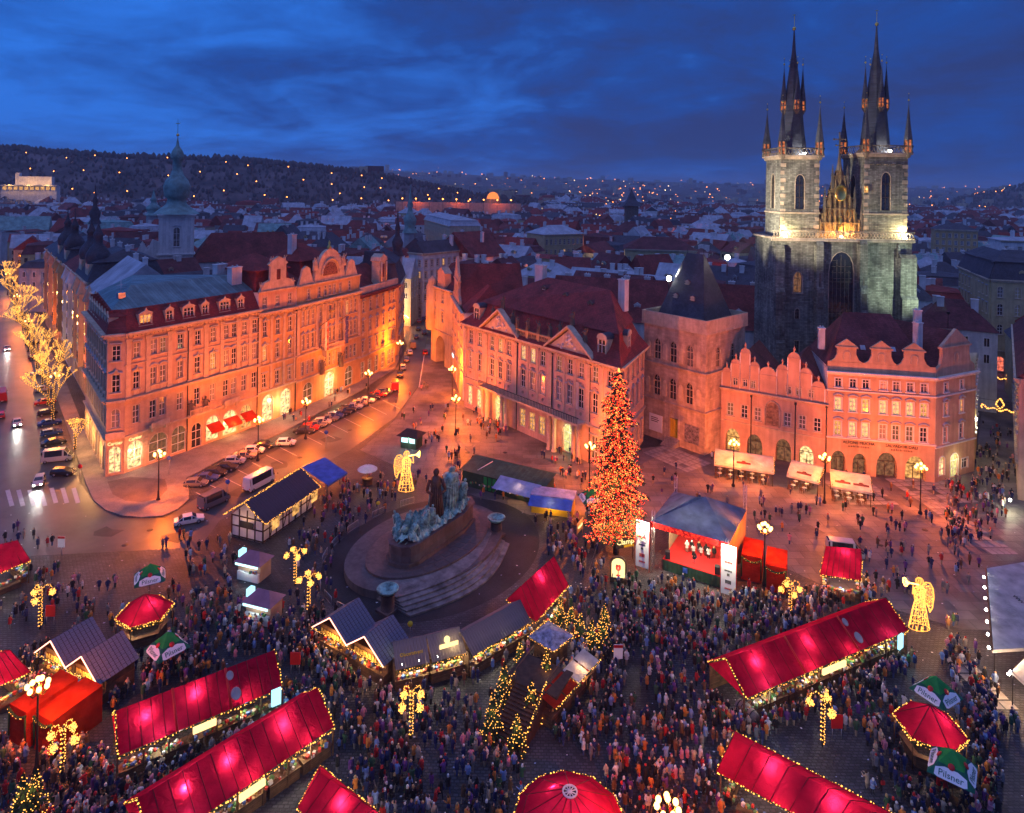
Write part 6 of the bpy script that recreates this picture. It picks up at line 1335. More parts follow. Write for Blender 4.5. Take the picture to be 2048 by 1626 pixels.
# ------------------------------------------------------------------ stalls
GOODS = [mat('goods_'+n, c, .6, .2, 2.0) for n, c in (('red',(.5,.04,.03)),('gold',(.6,.4,.1)),('white',(.7,.68,.62)),('green',(.1,.25,.08)),('blue',(.08,.15,.4)),('brown',(.2,.1,.05)))]
def goods(par, L, y0, y1, z, n):
    mb = MB()
    for k in range(n):
        x = rnd.uniform(.3, L-.3); y = rnd.uniform(y0, y1); s = rnd.uniform(.08,.22); c = rnd.randint(0,5)
        if k % 3: mb.cbox((x,y,z+s*.6),(s*1.5,s*1.3,s*1.2),c,rnd.random())
        else: mb.ball((x,y,z+s*.7),s*.7,c,6,4)
    return stuffed(mb.build('goods', GOODS, par))
def seg_panels(t, name, L, corners, m, n, seam=True):
    """corners: function u -> (low point, high point); n panels side by side, each its own part, seams proud"""
    for i in range(n):
        a, b = corners(i/n), corners((i+1)/n); mid = [(Vector(a[k])+Vector(b[k]))/2 for k in (0, 1)]
        mb = MB(); sag = Vector((0,0,-.05-.07*rnd.random()))
        lm = [Vector(a[0]).lerp(Vector(a[1]), .5)+sag, mid[0].lerp(mid[1], .5)+sag*1.5, Vector(b[0]).lerp(Vector(b[1]), .5)+sag]
        mb.add([a[0], mid[0], b[0], lm[0], lm[1], lm[2], a[1], mid[1], b[1]], [(0,1,4,3),(1,2,5,4),(3,4,7,6),(4,5,8,7)], 0, True)
        mb.build(name, m, t)
    if seam:
        mb = MB(); [mb.tube(corners(i/n)[0], corners(i/n)[1], .035, .035, 4) for i in range(n+1)]; stuffed(mb.build('seam', seam if seam is not True else cached('seamm', lambda: mat('seam_red', (.22,.008,.02), .8)), t))
def red_stall(label, e0, e1, hw=2.4, ze=2.6, zr=4.5, n=12, hot=(.2,.55), back=True, lights=True, disc=None, divider=None, power=95, sign=True, group='long red roofed market stalls', front=True):
    e0, e1 = Vector(e0[:2]), Vector(e1[:2]); t = thing('market_stall', label, 'market stall', (*e0, 0), ang(e0, e1), group); L = (e1-e0).length; W = 2*hw
    seg_panels(t, 'roof_panel', L, lambda u: ((u*L,-.15,ze),(u*L,hw,zr)), M['cloth_red'], n)
    seg_panels(t, 'roof_panel', L, lambda u: ((u*L,W+.15,ze),(u*L,hw,zr)), M['cloth_red'], n, False)
    for x in (0, L):     # gable cloth
        mb = MB(); mb.add([(x,.1,ze-.1),(x,W-.1,ze-.1),(x,hw,zr-.12)], [(0,1,2)]); mb.build('gable_cloth', M['cloth_red'], t)
    mb = MB(); mb.box((.1,W-.2,0),(L-.1,W-.1,ze)); [mb.box((x-.06,.05,0),(x+.06,.17,ze)) for x in [L*k/max(1,n//2) for k in range(n//2+1)]]; mb.build('frame', M['wood'], t)
    m2 = MB(); nn = max(2, int(L/2.6))
    for k in range(nn):
        a, b = L*k/nn+.15, L*(k+1)/nn-.15; mb = MB(); mb.box((a,.15,0),(b,.9,.95)); mb.box((a-.05,.05,.95),(b+.05,1.0,1.02)); c = mb.build('counter', M['wood'], t)
        goods(t, L, .2, .9, 1.02, 0) if False else None
    goods(t, L, .15, .9, 1.02, int(L*9)); goods(t, L, W-.6, W-.3, 1.5, int(L*5)); goods(t, L, .6, 1.3, 1.95, int(L*4))
    for u in hot: lamp('stall_lamp', ((u+rnd.uniform(-.03,.03))*L, hw*rnd.uniform(.66,.84), zr-rnd.uniform(.75,1.1)), power*rnd.uniform(.7,1.25), (1,.80,.66), .12, t)
    k = 0
    for u in [(i+.5)/max(2, int(L/4.5)) for i in range(max(2, int(L/4.5)))]:
        mb = MB(); mb.ball((u*L,.65,2.25),.12,0,6,4); mb.build('hanging_lamp', M['flood'], t); lamp('counter_lamp', (u*L,.5,1.95), 75, (1,.8,.5) if k % 3 else (.7,1,.85), .1, t); k += 1
    if lights:
        pts = [(0,W,ze),(0,hw,zr),(0,-.15,ze)]; light_string(t, pts, .22); light_string(t, [(L*i/24,-.2,ze-.06-.12*(i % 2)) for i in range(25)], .2); light_string(t, [(L,W,ze),(L,hw,zr),(L,-.15,ze)], .25)
    if disc: 
        for u, v, s in disc: mb = MB(); mb.lathe([(0.02,.0),(.42,.0),(.45,.05),(.38,.09),(.02,.09)], 14); o = mb.build('roof_disc', M['cloth_white'], t, (u*L, hw*v, ze+(zr-ze)*v+.12)); o.rotation_euler = (math.atan2(zr-ze,hw),0,0); o.scale = (s,s*1.2,1)
    if divider is not None: 
        for u in divider: mb = MB(); mb.tube((u*L,-.2,ze+.03),(u*L,hw,zr+.06),.1,.1,6); mb.build('roof_beam', M['red_paint'], t)
    if sign: mb = MB(); mb.box((L*.42,-.5,2.0),(L*.56,-.3,2.5)); mb.build('lit_board', M['sign_lit'], t)
    foot(world_pts(t, [(-.3,-.6),(L+.3,-.6),(L+.3,W+.2),(-.3,W+.2)])); return t
g6 = lambda *p: G(*p, 2.6)
red_stall('long red roofed stall at right, glowing along its eave of golden lights', g6(1490,1394), g6(1815,1258), divider=(.33,.66), disc=[(.68,.75,.7),(.7,.25,.95)], hot=(.16,.46), n=15, power=150)
red_stall('long red roofed stall at lower left with a white disc on its roof', g6(235,1510), g6(565,1372), divider=(.33,.66), disc=[(.68,.75,.7),(.7,.25,.95)], hot=(.16,.46), n=15, power=150)
t = red_stall('longest red roofed stall, running diagonally out of the bottom left edge', G(300,1700,2.6), G(668,1450,2.6), hw=2.5, hot=(.18,.45,.72), n=14, power=170)
red_stall('red roofed stall at the bottom edge left of the round tent', G(640,1705,2.6), G(610,1600,2.6)+Vector((0,0,0)), hw=3.0, n=4, hot=(), sign=False) if False else None
def hip_tent(label, quad, ze, ridge, hot, group, power=110):
    """quad: eave corners (front left, front right, back right, back left); ridge: two points"""
    c = sum((Vector(q[:2]) for q in quad), Vector((0,0)))/4; t = thing('red_tent', label, 'market tent', (*c, 0), 0, group)
    q = [Vector((p[0]-c.x, p[1]-c.y, ze)) for p in quad]; r = [Vector((p[0]-c.x, p[1]-c.y, p[2])) for p in ridge]
    for face in ((q[0],q[1],r[1],r[0]), (q[2],q[3],r[0],r[1]), (q[3],q[0],r[0]), (q[1],q[2],r[1])):
        mb = MB(); mb.add(face, [tuple(range(len(face)))]); mb.build('roof_panel', M['cloth_red'], t)
    mb = MB(); L = 7
    for a, b, c_, d in ((q[0],q[1],r[0],r[1]),(q[2],q[3],r[1],r[0])):
        [mb.tube(a.lerp(b,k/L)+Vector((0,0,.02)), c_.lerp(d,k/L)+Vector((0,0,.02)), .035, .035, 4) for k in range(L+1)]
    stuffed(mb.build('seam', cached('seamm', lambda: mat('seam_red', (.22,.008,.02), .8)), t))
    posts(t, [(p.x*.94,p.y*.94) for p in q], ze, .06, M['wood'])
    mb = MB(); 
    for a, b in ((q[0],q[1]),(q[1],q[2]),(q[3],q[0])): a2, b2 = a*.86, b*.86; d = (b2-a2); mb.cbox((a2+b2)/2-Vector((0,0,ze-.5)), (d.length*.8,.6,1.0), 0, math.atan2(d.y,d.x))
    mb.build('counter', M['wood'], t)
    for u in hot: p = r[0].lerp(r[1], u); lamp('stall_lamp', (p.x, p.y-.3, p.z-.75), power, (1,.80,.66), .12, t)
    for a, b in ((q[0],q[1]),(q[3],q[0]),(q[1],q[2])): p = (a+b)/2*.88; lamp('counter_lamp', (p.x,p.y,1.9), 80, (1,.8,.5), .1, t)
    light_string(t, [*q, q[0]], .2); 
    mb = MB()
    for a, b in ((q[0],q[1]),(q[3],q[0]),(q[1],q[2])):
        for k in range(40): p = (a*.86).lerp(b*.86, rnd.random()); s = rnd.uniform(.08,.2); mb.cbox((p.x+rnd.uniform(-.25,.25),p.y+rnd.uniform(-.25,.25),1.0+s*.6),(s*1.5,s*1.3,s*1.2),rnd.randint(0,5),rnd.random())
    stuffed(mb.build('goods', GOODS, t)); foot([(p[0],p[1]) for p in quad]); return t
ridge2 = lambda a, b, z: [G(*a, z), G(*b, z)]
hip_tent('wide red tent at the bottom edge beside the long diagonal stall', [G(595,1615,2.6),G(690,1760,2.6),G(900,1740,2.6),G(640,1530,2.6)], 2.6, ridge2((640,1545),(790,1650),4.2), (.35,.8), 'red market tents', 160)
hip_tent('long red roof running out of the bottom right corner', [G(1432,1545,2.6),G(1700,1690,2.6),G(1800,1635,2.6),G(1470,1462,2.6)], 2.6, ridge2((1465,1475),(1745,1625),4.0), (.30,.75), 'red market tents', 170)
hip_tent('small red roofed stall with golden lights right of the booths', [G(1640,1150,2.6),G(1722,1162,2.6),G(1724,1122,2.6),G(1648,1112,2.6)], 2.6, ridge2((1652,1092),(1722,1098),4.2), (.5,), 'red market tents', 110)
hip_tent('red stall with a garland of lights cut by the left edge, upper one', [G(-70,1175,2.6),G(62,1122,2.6),G(30,1095,2.6),G(-80,1130,2.6)], 2.6, ridge2((-70,1105),(35,1080),4.0), (.5,), 'red market tents', 90)
hip_tent('red stall cut by the left edge, lower one behind the booths', [G(-60,1400,2.6),G(62,1345,2.6),G(10,1300,2.6),G(-80,1330,2.6)], 2.6, ridge2((-60,1330),(20,1300),3.8), (.5,), 'red market tents', 90)
hip_tent('bright red gabled stall beside the monument terrace', [G(1072,1245,2.6),G(1138,1172,2.6),G(1105,1140,2.6),G(1012,1200,2.6)], 2.6, [G(1042,1172,5.0),G(1108,1112,5.0)], (.5,), 'red market tents', 110)
def round_tent():
    c = G(1139, 1640, 2.7); t = thing('round_tent', 'big round red tent with a white spoked hub at the bottom edge', 'market tent', (c.x, c.y, 0)); Rr, n = 4.05, 12; apex = 4.7
    pts = [Vector((Rr*math.cos(2*math.pi*k/n), Rr*math.sin(2*math.pi*k/n), 2.7)) for k in range(n+1)]; top = [Vector((.5*math.cos(2*math.pi*k/n), .5*math.sin(2*math.pi*k/n), apex)) for k in range(n+1)]; mid = [p.lerp(q, .18)+Vector((0,0,-.12)) for p, q in zip(pts, top)]
    for k in range(n): mb = MB(); mb.add([pts[k],pts[k+1],mid[k+1],mid[k],top[k],top[k+1]], [(0,1,2,3),(3,2,5,4)]); mb.build('roof_panel', M['cloth_red'], t)
    mb = MB(); [(mb.tube(pts[k],mid[k],.04,.04,4), mb.tube(mid[k],top[k],.04,.04,4), mb.tube(mid[k],mid[k+1],.03,.03,4)) for k in range(n)]; mb.build('rib', cached('seamm', lambda: mat('seam_red', (.22,.008,.02), .8)), t)
    mb = MB(); mb.lathe([(.46,0),(.55,.0),(.55,.1),(.46,.1),(.46,0)], 16, (0,0,apex)); [mb.tube((-.5*math.cos(a),-.5*math.sin(a),apex+.06),(.5*math.cos(a),.5*math.sin(a),apex+.06),.035) for a in (.3,.9,1.5,2.1,2.7)]; mb.build('hub', M['trim_white'], t)
    posts(t, [(p.x*.96,p.y*.96) for p in pts[:-1]], 2.7, .06, M['wood']); mb = MB(); mb.lathe([(3.2,0),(3.2,1.0),(3.6,1.05),(2.9,1.05)], 12); mb.build('counter', M['wood'], t)
    light_string(t, pts, .2); lamp('stall_lamp', (-1.1,1.2,apex-.85), 70, (1,.8,.7), .1, t); lamp('stall_lamp', (.8,-.6,2.6), 220, (1,.8,.7), .3, t); foot([(c.x+4.3*math.cos(a),c.y+4.3*math.sin(a)) for a in [k*.628 for k in range(10)]])
round_tent()
def hex_tent(px, py, label):
    c = G(px, py, 2.6); t = thing('hexagon_tent', label, 'market tent', (c.x, c.y, 0), 0, 'hexagonal red tents'); n = 6; Rr = 2.75
    pts = [Vector((Rr*math.cos(R(60*k+90)), Rr*math.sin(R(60*k+90)), 2.6)) for k in range(7)]; ap = Vector((0,0,4.4))
    for k in range(n): mb = MB(); mb.add([pts[k],pts[k+1],ap], [(0,1,2)]); mb.build('roof_panel', M['cloth_red'], t)
    mb = MB(); [mb.tube(p, ap, .045, .045, 4) for p in pts[:-1]]; mb.build('rib', cached('seamm', lambda: mat('seam_red', (.22,.008,.02), .8)), t)
    posts(t, [(p.x*.95,p.y*.95) for p in pts[:-1]], 2.6, .06, M['wood']); mb = MB(); mb.lathe([(2.1,0),(2.1,1.0),(2.35,1.05),(1.8,1.05)], 6, (0,0,0), 0, False, R(30)); mb.build('counter', M['wood'], t)
    light_string(t, pts, .17); light_string(t, [p*.97+Vector((0,0,-.2)) for p in pts], .25); lamp('stall_lamp', (.7,-.3,3.25), 70, (1,.8,.7), .1, t); lamp('counter_lamp', (0,-1.6,2.0), 90, (1,.8,.5), .1, t); foot([(c.x+p.x*1.1,c.y+p.y*1.1) for p in pts[:-1]])
hex_tent(290, 1222, 'hexagonal red tent with golden lights between two green parasols at left'); hex_tent(1860, 1452, 'hexagonal red tent with golden lights between two green parasols at right')
def parasol(px, py, label, s=2.9, rz=.5, word='Pilsner', H=2.5):
    c = G(px, py, H+.4); t = thing('parasol', label, 'parasol', (c.x, c.y, 0), rz, 'green beer parasols'); h = s/2*1.2
    q = [Vector((sx*h, sy*h, H)) for sx, sy in ((-1,-1),(1,-1),(1,1),(-1,1))]; ap = Vector((0,0,H+1.6)); mi = [p.lerp(ap, .45) for p in q]
    for k in range(4):
        j = (k+1) % 4; mb = MB(); mb.add([q[k],q[j],mi[j],mi[k]], [(0,1,2,3)]); pn = mb.build('edge_panel', M['cloth_dgreen'], t)
        mb = MB(); mb.add([mi[k],mi[j],ap], [(0,1,2)]); mb.build('top_panel', M['cloth_green'], t)
        a, b = (q[k]+q[j])/2, ap; e = (q[j]-q[k]).normalized(); up = (b-a).normalized(); nrm = e.cross(up); o = a+up*.38+nrm*.03
        mb = MB(); w, hh = h*.70, .46; mb.add([o-e*w-up*hh*.6, o-e*w*.8-up*hh*.8, o+e*w*.8-up*hh*.8, o+e*w-up*hh*.6, o+e*w*.95+up*hh*.5, o+e*w*.4+up*hh, o-e*w*.4+up*hh, o-e*w*.95+up*hh*.5], [tuple(range(8))]); mb.build('label_panel', M['blank'], pn)
        M3 = Matrix((e, up, nrm)).transposed(); x = text_obj('lettering', word, .62, M['cloth_dgreen'], pn, o+nrm*.02-up*.02, rot=M3.to_euler(), depth=.004)
        mb = MB(); mb.lathe([(.02,0),(.24,0),(.24,.03),(.02,.03)], 10); d = mb.build('red_seal', M['red_paint'], pn, o+up*.62+nrm*.01); d.rotation_euler = M3.to_euler()
    mb = MB(); mb.tube((0,0,0),(0,0,H+1.1),.04); mb.cbox((0,0,.08),(.8,.8,.16)); mb.build('pole', M['wood'], t)
    [mb.tube((0,0,H+.2), p, .02) for p in q]
for a in ((300,1148,'green beer parasol behind the left hexagonal tent',.5),(335,1288,'green beer parasol half hidden in front of the left hexagonal tent',.9),(1872,1378,'green beer parasol behind the right hexagonal tent',.5),(1905,1528,'green beer parasol in front of the right hexagonal tent',.9),(1182,992,'green parasol with red and white panels beside the Christmas tree',.2)): parasol(a[0], a[1], a[2], 2.6, a[3])
def shingle_stall(a, b, label):
    """two linked small houses with shingled saddle roofs and neon edged eaves"""
    e0, e1 = G(*a, 2.3), G(*b, 2.3); t = thing('shingle_stall', label, 'market stall', (e0.x, e0.y, 0), ang(e0, e1), 'twin shingle roofed stalls'); L = dist(e0, e1); w = L/2
    sh = [mat('shingle', (.13,.15,.22), .5, .35, 1.0) for _ in (0,)][0] if 'shingle' not in bpy.data.materials else bpy.data.materials['shingle']
    dm = cached('shme', lambda: (lambda b: (b.box((-.5,-.5,0),(.5,.5,1)), b.mesh('shingle', [sh]))[1])(MB()))
    for k in (0, 1):
        x0, x1 = k*w+.1, (k+1)*w-.1; D = 3.2; xm = (x0+x1)/2; zr = 4.1
        mb = MB(); mb.box((x0,.4,0),(x1,D,2.3)); mb.add([(x0,D,2.3),(x1,D,2.3),(xm,D,zr-.1)], [(0,1,2)]); mb.build('back_box', M['wood'], t)
        for s, (xa, xb) in ((0, (x0-.25, xm)), (1, (x1+.25, xm))):
            mb = MB(); mb.add([(xa,-.5,2.2),(xa,D+.3,2.2),(xb,D+.3,zr),(xb,-.5,zr)], [(0,1,2,3)]); rp = mb.build('roof_slope', M['timber'], t)
            sl = Vector((xb-xa, zr-2.2)); n = 8; an = math.atan2(sl.y, abs(sl.x))
            for i in range(n):
                for j in range(10):
                    u = (i+.5)/n; o = link('shingle', dm, rp, (xa+(xb-xa)*u, -.5+(D+.8)*(j+.5)/10, 2.2+sl.y*u+.02)); o.scale = (sl.length/n*.9, (D+.8)/10*.88, .04+.02*rnd.random()); o.rotation_euler = (0, -an if xb > xa else an, 0)
        mb = MB(); mb.path([(x0-.25,-.52,2.2),(xm,-.52,zr),(x1+.25,-.52,2.2)], .05, 6); mb.build('light_tube', M['pink_tube'], t)
        mb = MB(); mb.box((x0,-.2,0),(x1,.4,1.0)); mb.build('counter', M['wood'], t); mb = MB(); mb.box((x0+.1,.42,1.1),(x1-.1,.5,2.2)); [mb.box((x0+.2+.4*i,.3,1.4),(x0+.45+.4*i,.42,1.9)) for i in range(int((w-.4)/.4))]; mb.build('shelf', GOODS[1], t)
        g = goods(t, L, -.15, .35, 1.0, 25); lamp('counter_lamp', (xm,-.35,1.9), 170, WARM, .1, t)
    light_string(t, [(0,-.6,2.25),(L,-.6,2.25)], .2); foot(world_pts(t, [(-.4,-.8),(L+.4,-.8),(L+.4,3.6),(-.4,3.6)]))
shingle_stall((634,1248),(772,1325), 'twin shingle roofed stalls with bright pink tube lights, left of the monument terrace'); shingle_stall((82,1298),(205,1362), 'twin shingle roofed stalls with bright pink tube lights at the left edge')
def board_stall(a, b, label, sign=None, ze=2.3, zr=3.6, D=3.2, bulbs_=True):
    e0, e1 = G(*a, ze), G(*b, ze); t = thing('board_stall', label, 'market stall', (e0.x, e0.y, 0), ang(e0, e1), 'board roofed stalls below the monument'); L = dist(e0, e1)
    me = cached('rb', lambda: (lambda b: (b.box((-.5,-.5,0),(.5,.5,1)), b.mesh('roof_board', [M['wood_grey']]))[1])(MB())); n = int(L/.3)
    for i in range(n):
        for s in (0, 1):
            ln = math.hypot(D/2+.4, zr-ze); o = link('roof_board', me, t, (L*(i+.5)/n, (D/4-.2 if s == 0 else D*.75+.2), (ze+zr)/2)); o.scale = (L/n*.92, ln, .04+.02*rnd.random()); o.rotation_euler = (math.atan2(zr-ze, D/2+.4)*(1 if s == 0 else -1), 0, 0)
    mb = MB(); mb.box((0,D-.2,0),(L,D,ze)); mb.box((0,.2,0),(.12,D,ze)); mb.box((L-.12,.2,0),(L,D,ze)); mb.build('wall', M['wood'], t); mb = MB(); mb.box((.1,-.1,0),(L-.1,.6,1.0)); mb.box((0,-.2,1.0),(L,.7,1.06)); mb.build('counter', M['wood'], t)
    goods(t, L, -.1, .6, 1.06, int(L*8)); nn = max(2, int(L/2.5))
    for k in range(nn): lamp('counter_lamp', (L*(k+.5)/nn,.25,2.0), 90, (1,.8,.45), .1, t); mb = MB(); mb.ball((L*(k+.5)/nn,.5,2.1),.1,0,6,4); mb.build('hanging_lamp', M['flood'], t)
    light_string(t, [(0,-.5,ze-.1),(L,-.5,ze-.1)], .22)
    if sign == 'board': mb = MB(); mb.cbox((L*.55,D/4-.5,ze+.75),(L*.55,.08,.4)); mb.build('sign_board', M['sign_lit'], t); mb = MB(); mb.ball((L*.5,D/4-.4,ze+1.25),.32,0,8,5); mb.build('sign_ball', M['sign_lit'], t); lamp('sign_lamp', (L*.7,.1,ze+1.0), 60, (1,.7,.3), .1, t)
    elif sign: text_obj('lettering', sign, .45, M['yellow_paint'], t, (L*.5, D/4-.35, (ze+zr)/2+.05), rot=(math.atan2(zr-ze,D/2+.4),0,0))
    foot(world_pts(t, [(-.2,-.8),(L+.2,-.8),(L+.2,D+.2),(-.2,D+.2)]))
board_stall((790,1335),(858,1320), 'grey board roofed food stall with orange lettering on its roof', 'Obcerstveni'); board_stall((862,1320),(930,1300), 'grey board roofed stall with a bright yellow sign', 'board'); board_stall((940,1308),(1060,1238), 'longest board roofed stall, hung with golden bulbs under the eave', None, D=3.0)
def small_roof_stall():
    c = G(1102, 1268, 2.4); t = thing('snowy_kiosk', 'small kiosk with a mottled white square roof edged in lights', 'kiosk', (c.x, c.y, 0), R(48)); mb = MB(); mb.box((-1.2,-1.2,0),(1.2,1.2,2.2)); mb.build('wall', M['wood'], t); mb = MB(); mb.add(rect(-1.7,1.7,-1.7,1.7,2.2)+[(0,0,2.9)], [(0,1,4),(1,2,4),(2,3,4),(3,0,4),(3,2,1,0)]); mb.build('roof', mat('mottled_roof', (.34,.33,.42), .8, .5, 2.0), t); q = [(-1.7,-1.7,2.2),(1.7,-1.7,2.2),(1.7,1.7,2.2),(-1.7,1.7,2.2),(-1.7,-1.7,2.2)]; light_string(t, q, .2); foot([(c.x-1.8,c.y-1.8),(c.x+1.8,c.y-1.8),(c.x+1.8,c.y+1.8),(c.x-1.8,c.y+1.8)])
small_roof_stall()
def half_timbered():
    e0, e1 = G(528,1045,3.0), G(632,975,3.0); t = thing('timber_hall', 'long half timbered market hall with dark roof outlined in golden lights', 'market hall', (e0.x, e0.y, 0), ang(e0, e1)); L = dist(e0, e1); D = 6.0; H, zr = 3.0, 5.2
    mb = MB(); mb.box((.3,.4,0),(L-.3,D-.4,H)); mb.add([(.3,.4,H),(.3,D-.4,H),(.3,D/2,zr-.2)], [(0,1,2)]); mb.build('wall', M['white'], t)
    for i in range(int(L/1.3)+1):
        x = .3+i*(L-.6)/int(L/1.3); mb = MB(); mb.box((x-.08,.32,0),(x+.08,.40,H)); mb.build('timber', M['timber'], t)
        if i % 2: mb = MB(); mb.tube((x,.36,0.1),(x+1.2,.36,H-.1),.07,.07,4); mb.build('brace', M['timber'], t)
    for i in range(5): y = .4+i*(D-.8)/4; mb = MB(); mb.box((.22,y-.08,0),(.3,y+.08,H+(.9 if i in (1,2,3) else 0))); mb.build('timber', M['timber'], t)
    for z in (.1, 1.5, H-.15): mb = MB(); mb.box((.25,.30,z),(L-.3,.4,z+.14)); mb.box((.2,.3,z),(.3,D-.4,z+.14)); mb.build('rail', M['timber'], t)
    n = 26; me = cached('rb2', lambda: (lambda b: (b.box((-.5,-.5,0),(.5,.5,1)), b.mesh('roof_board', [mat('felt_roof', (.075,.055,.075), .85, .3, 1.0)]))[1])(MB()))
    for s in (0, 1):
        ln = math.hypot(D/2+.5, zr-H)
        for i in range(n//2): o = link('roof_board', me, t, ((L+.8)*(i+.5)/(n//2)-.4, D/4-.25 if s == 0 else D*.75+.25, (H+zr)/2)); o.scale = ((L+.8)/(n//2)*.97, ln, .06); o.rotation_euler = (math.atan2(zr-H, D/2+.5)*(1 if s == 0 else -1),0,0)
    mb = MB(); mb.box((.12,1.9,1.7),(.2,4.1,2.4)); mb.build('notice_board', M['ink'], t)
    for k in range(3): mb = MB(); mb.box((2+k*4.2,.28,.9),(3.4+k*4.2,.33,2.2)); mb.build('window', M['warm_win'], t)
    for pts in ([(-.4,-.5,H),(L+.4,-.5,H)], [(-.4,-.5,H),(-.4,D/2,zr+.1),(-.4,D+.5,H)], [(-.4,D+.5,H),(L+.4,D+.5,H)], [(L+.4,-.5,H),(L+.4,D/2,zr+.1),(L+.4,D+.5,H)], [(-.4,D/2,zr+.1),(L+.4,D/2,zr+.1)]): light_string(t, pts, .24, .09)
    for x in (2, L-2): lamp('eave_fill', (x,-.9,2.6), 45, (1,.5,.15), .3, t)  # unseen fill lights added to warm the hall walls below the light strings
    lamp('eave_fill', (-1.0,D/2,2.6), 60, (1,.5,.15), .3, t)
    foot(world_pts(t, [(-.6,-.8),(L+.6,-.8),(L+.6,D+.6),(-.6,D+.6)]))
half_timbered()
def canopy(pts, z, rise, m, name, label, cat, group=None, legs=True):
    c = sum((Vector(p[:2]) for p in pts), Vector((0,0)))/4; t = thing(name, label, cat, (*c, 0), 0, group); q = [Vector((p[0]-c.x, p[1]-c.y, z+rise[i])) for i, p in enumerate(pts)]
    mb = MB(); N = 6
    g = [[q[0].lerp(q[1],i/N).lerp(q[3].lerp(q[2],i/N), j/3)+Vector((0,0,-.05*math.sin(math.pi*j/3))) for i in range(N+1)] for j in range(4)]
    mb.add([p for r in g for p in r], [(j*(N+1)+i, j*(N+1)+i+1, (j+1)*(N+1)+i+1, (j+1)*(N+1)+i) for j in range(3) for i in range(N)], 0, True)
    for a, b in ((q[0],q[1]),): mb.add([a,b,b-Vector((0,0,.3)),a-Vector((0,0,.3))], [(0,1,2,3)])
    mb.build('canopy_cloth', m, t)
    if legs: posts(t, [(p.x*.95,p.y*.95) for p in q], z, .05, M['iron'])
    return t, q
canopy([G(655,970,2.8),G(695,945,2.8),G(650,918,2.8),G(603,938,2.8)], 2.8, (0,0,.3,.3), M['cloth_blue'], 'blue_canopy', 'bright blue square canopy beside the timber hall', 'canopy'); lamp('canopy_lamp', (*G(650,950)[:2],2.2), 25, WARM, .1)
def round_parasol():
    c = G(735,936,2.6); t = thing('round_parasol', 'pale round parasol over a lit snack counter', 'parasol', (c.x, c.y, 0)); mb = MB(); mb.lathe([(1.6,0),(1.5,.12),(.8,.5),(.03,.75)], 12, (0,0,2.4), 0, True); mb.build('canopy', M['cloth_pale'], t); mb = MB(); mb.tube((0,0,0),(0,0,3.2),.05); mb.build('pole', M['wood'], t); mb = MB(); mb.lathe([(.8,0),(.8,1),(.95,1.05),(.02,1.06)], 10); mb.build('counter', M['wood'], t); lamp('counter_lamp', (0,-.6,1.9), 120, WARM, .1, t)
round_parasol()
def kiosk():
    c = G(823,893); t = thing('kiosk', 'dark roofed kiosk with bright white windows near the palace forecourt', 'kiosk', (c.x, c.y, 0), R(-20)); mb = MB(); mb.box((-1.6,-1.2,0),(1.6,1.2,2.3)); mb.build('wall', M['green_boards'], t); mb = MB(); mb.add(rect(-2.2,2.2,-1.9,1.7,2.3)+[(-1,0,3.2),(1,0,3.2)], [(0,1,5,4),(2,3,4,5),(3,0,4),(1,2,5),(3,2,1,0)]); mb.build('roof', M['timber'], t); mb = MB(); mb.box((-1.4,-1.26,1.1),(-.1,-1.21,1.9)); mb.box((.2,-1.26,1.1),(1.3,-1.21,1.9)); mb.build('lit_window', M['white_tube'], t); lamp('kiosk_lamp', (0,-1.7,2.0), 120, COOL, .1, t); foot([(c.x-2,c.y-2),(c.x+2,c.y-2),(c.x+2,c.y+2),(c.x-2,c.y+2)])
kiosk()
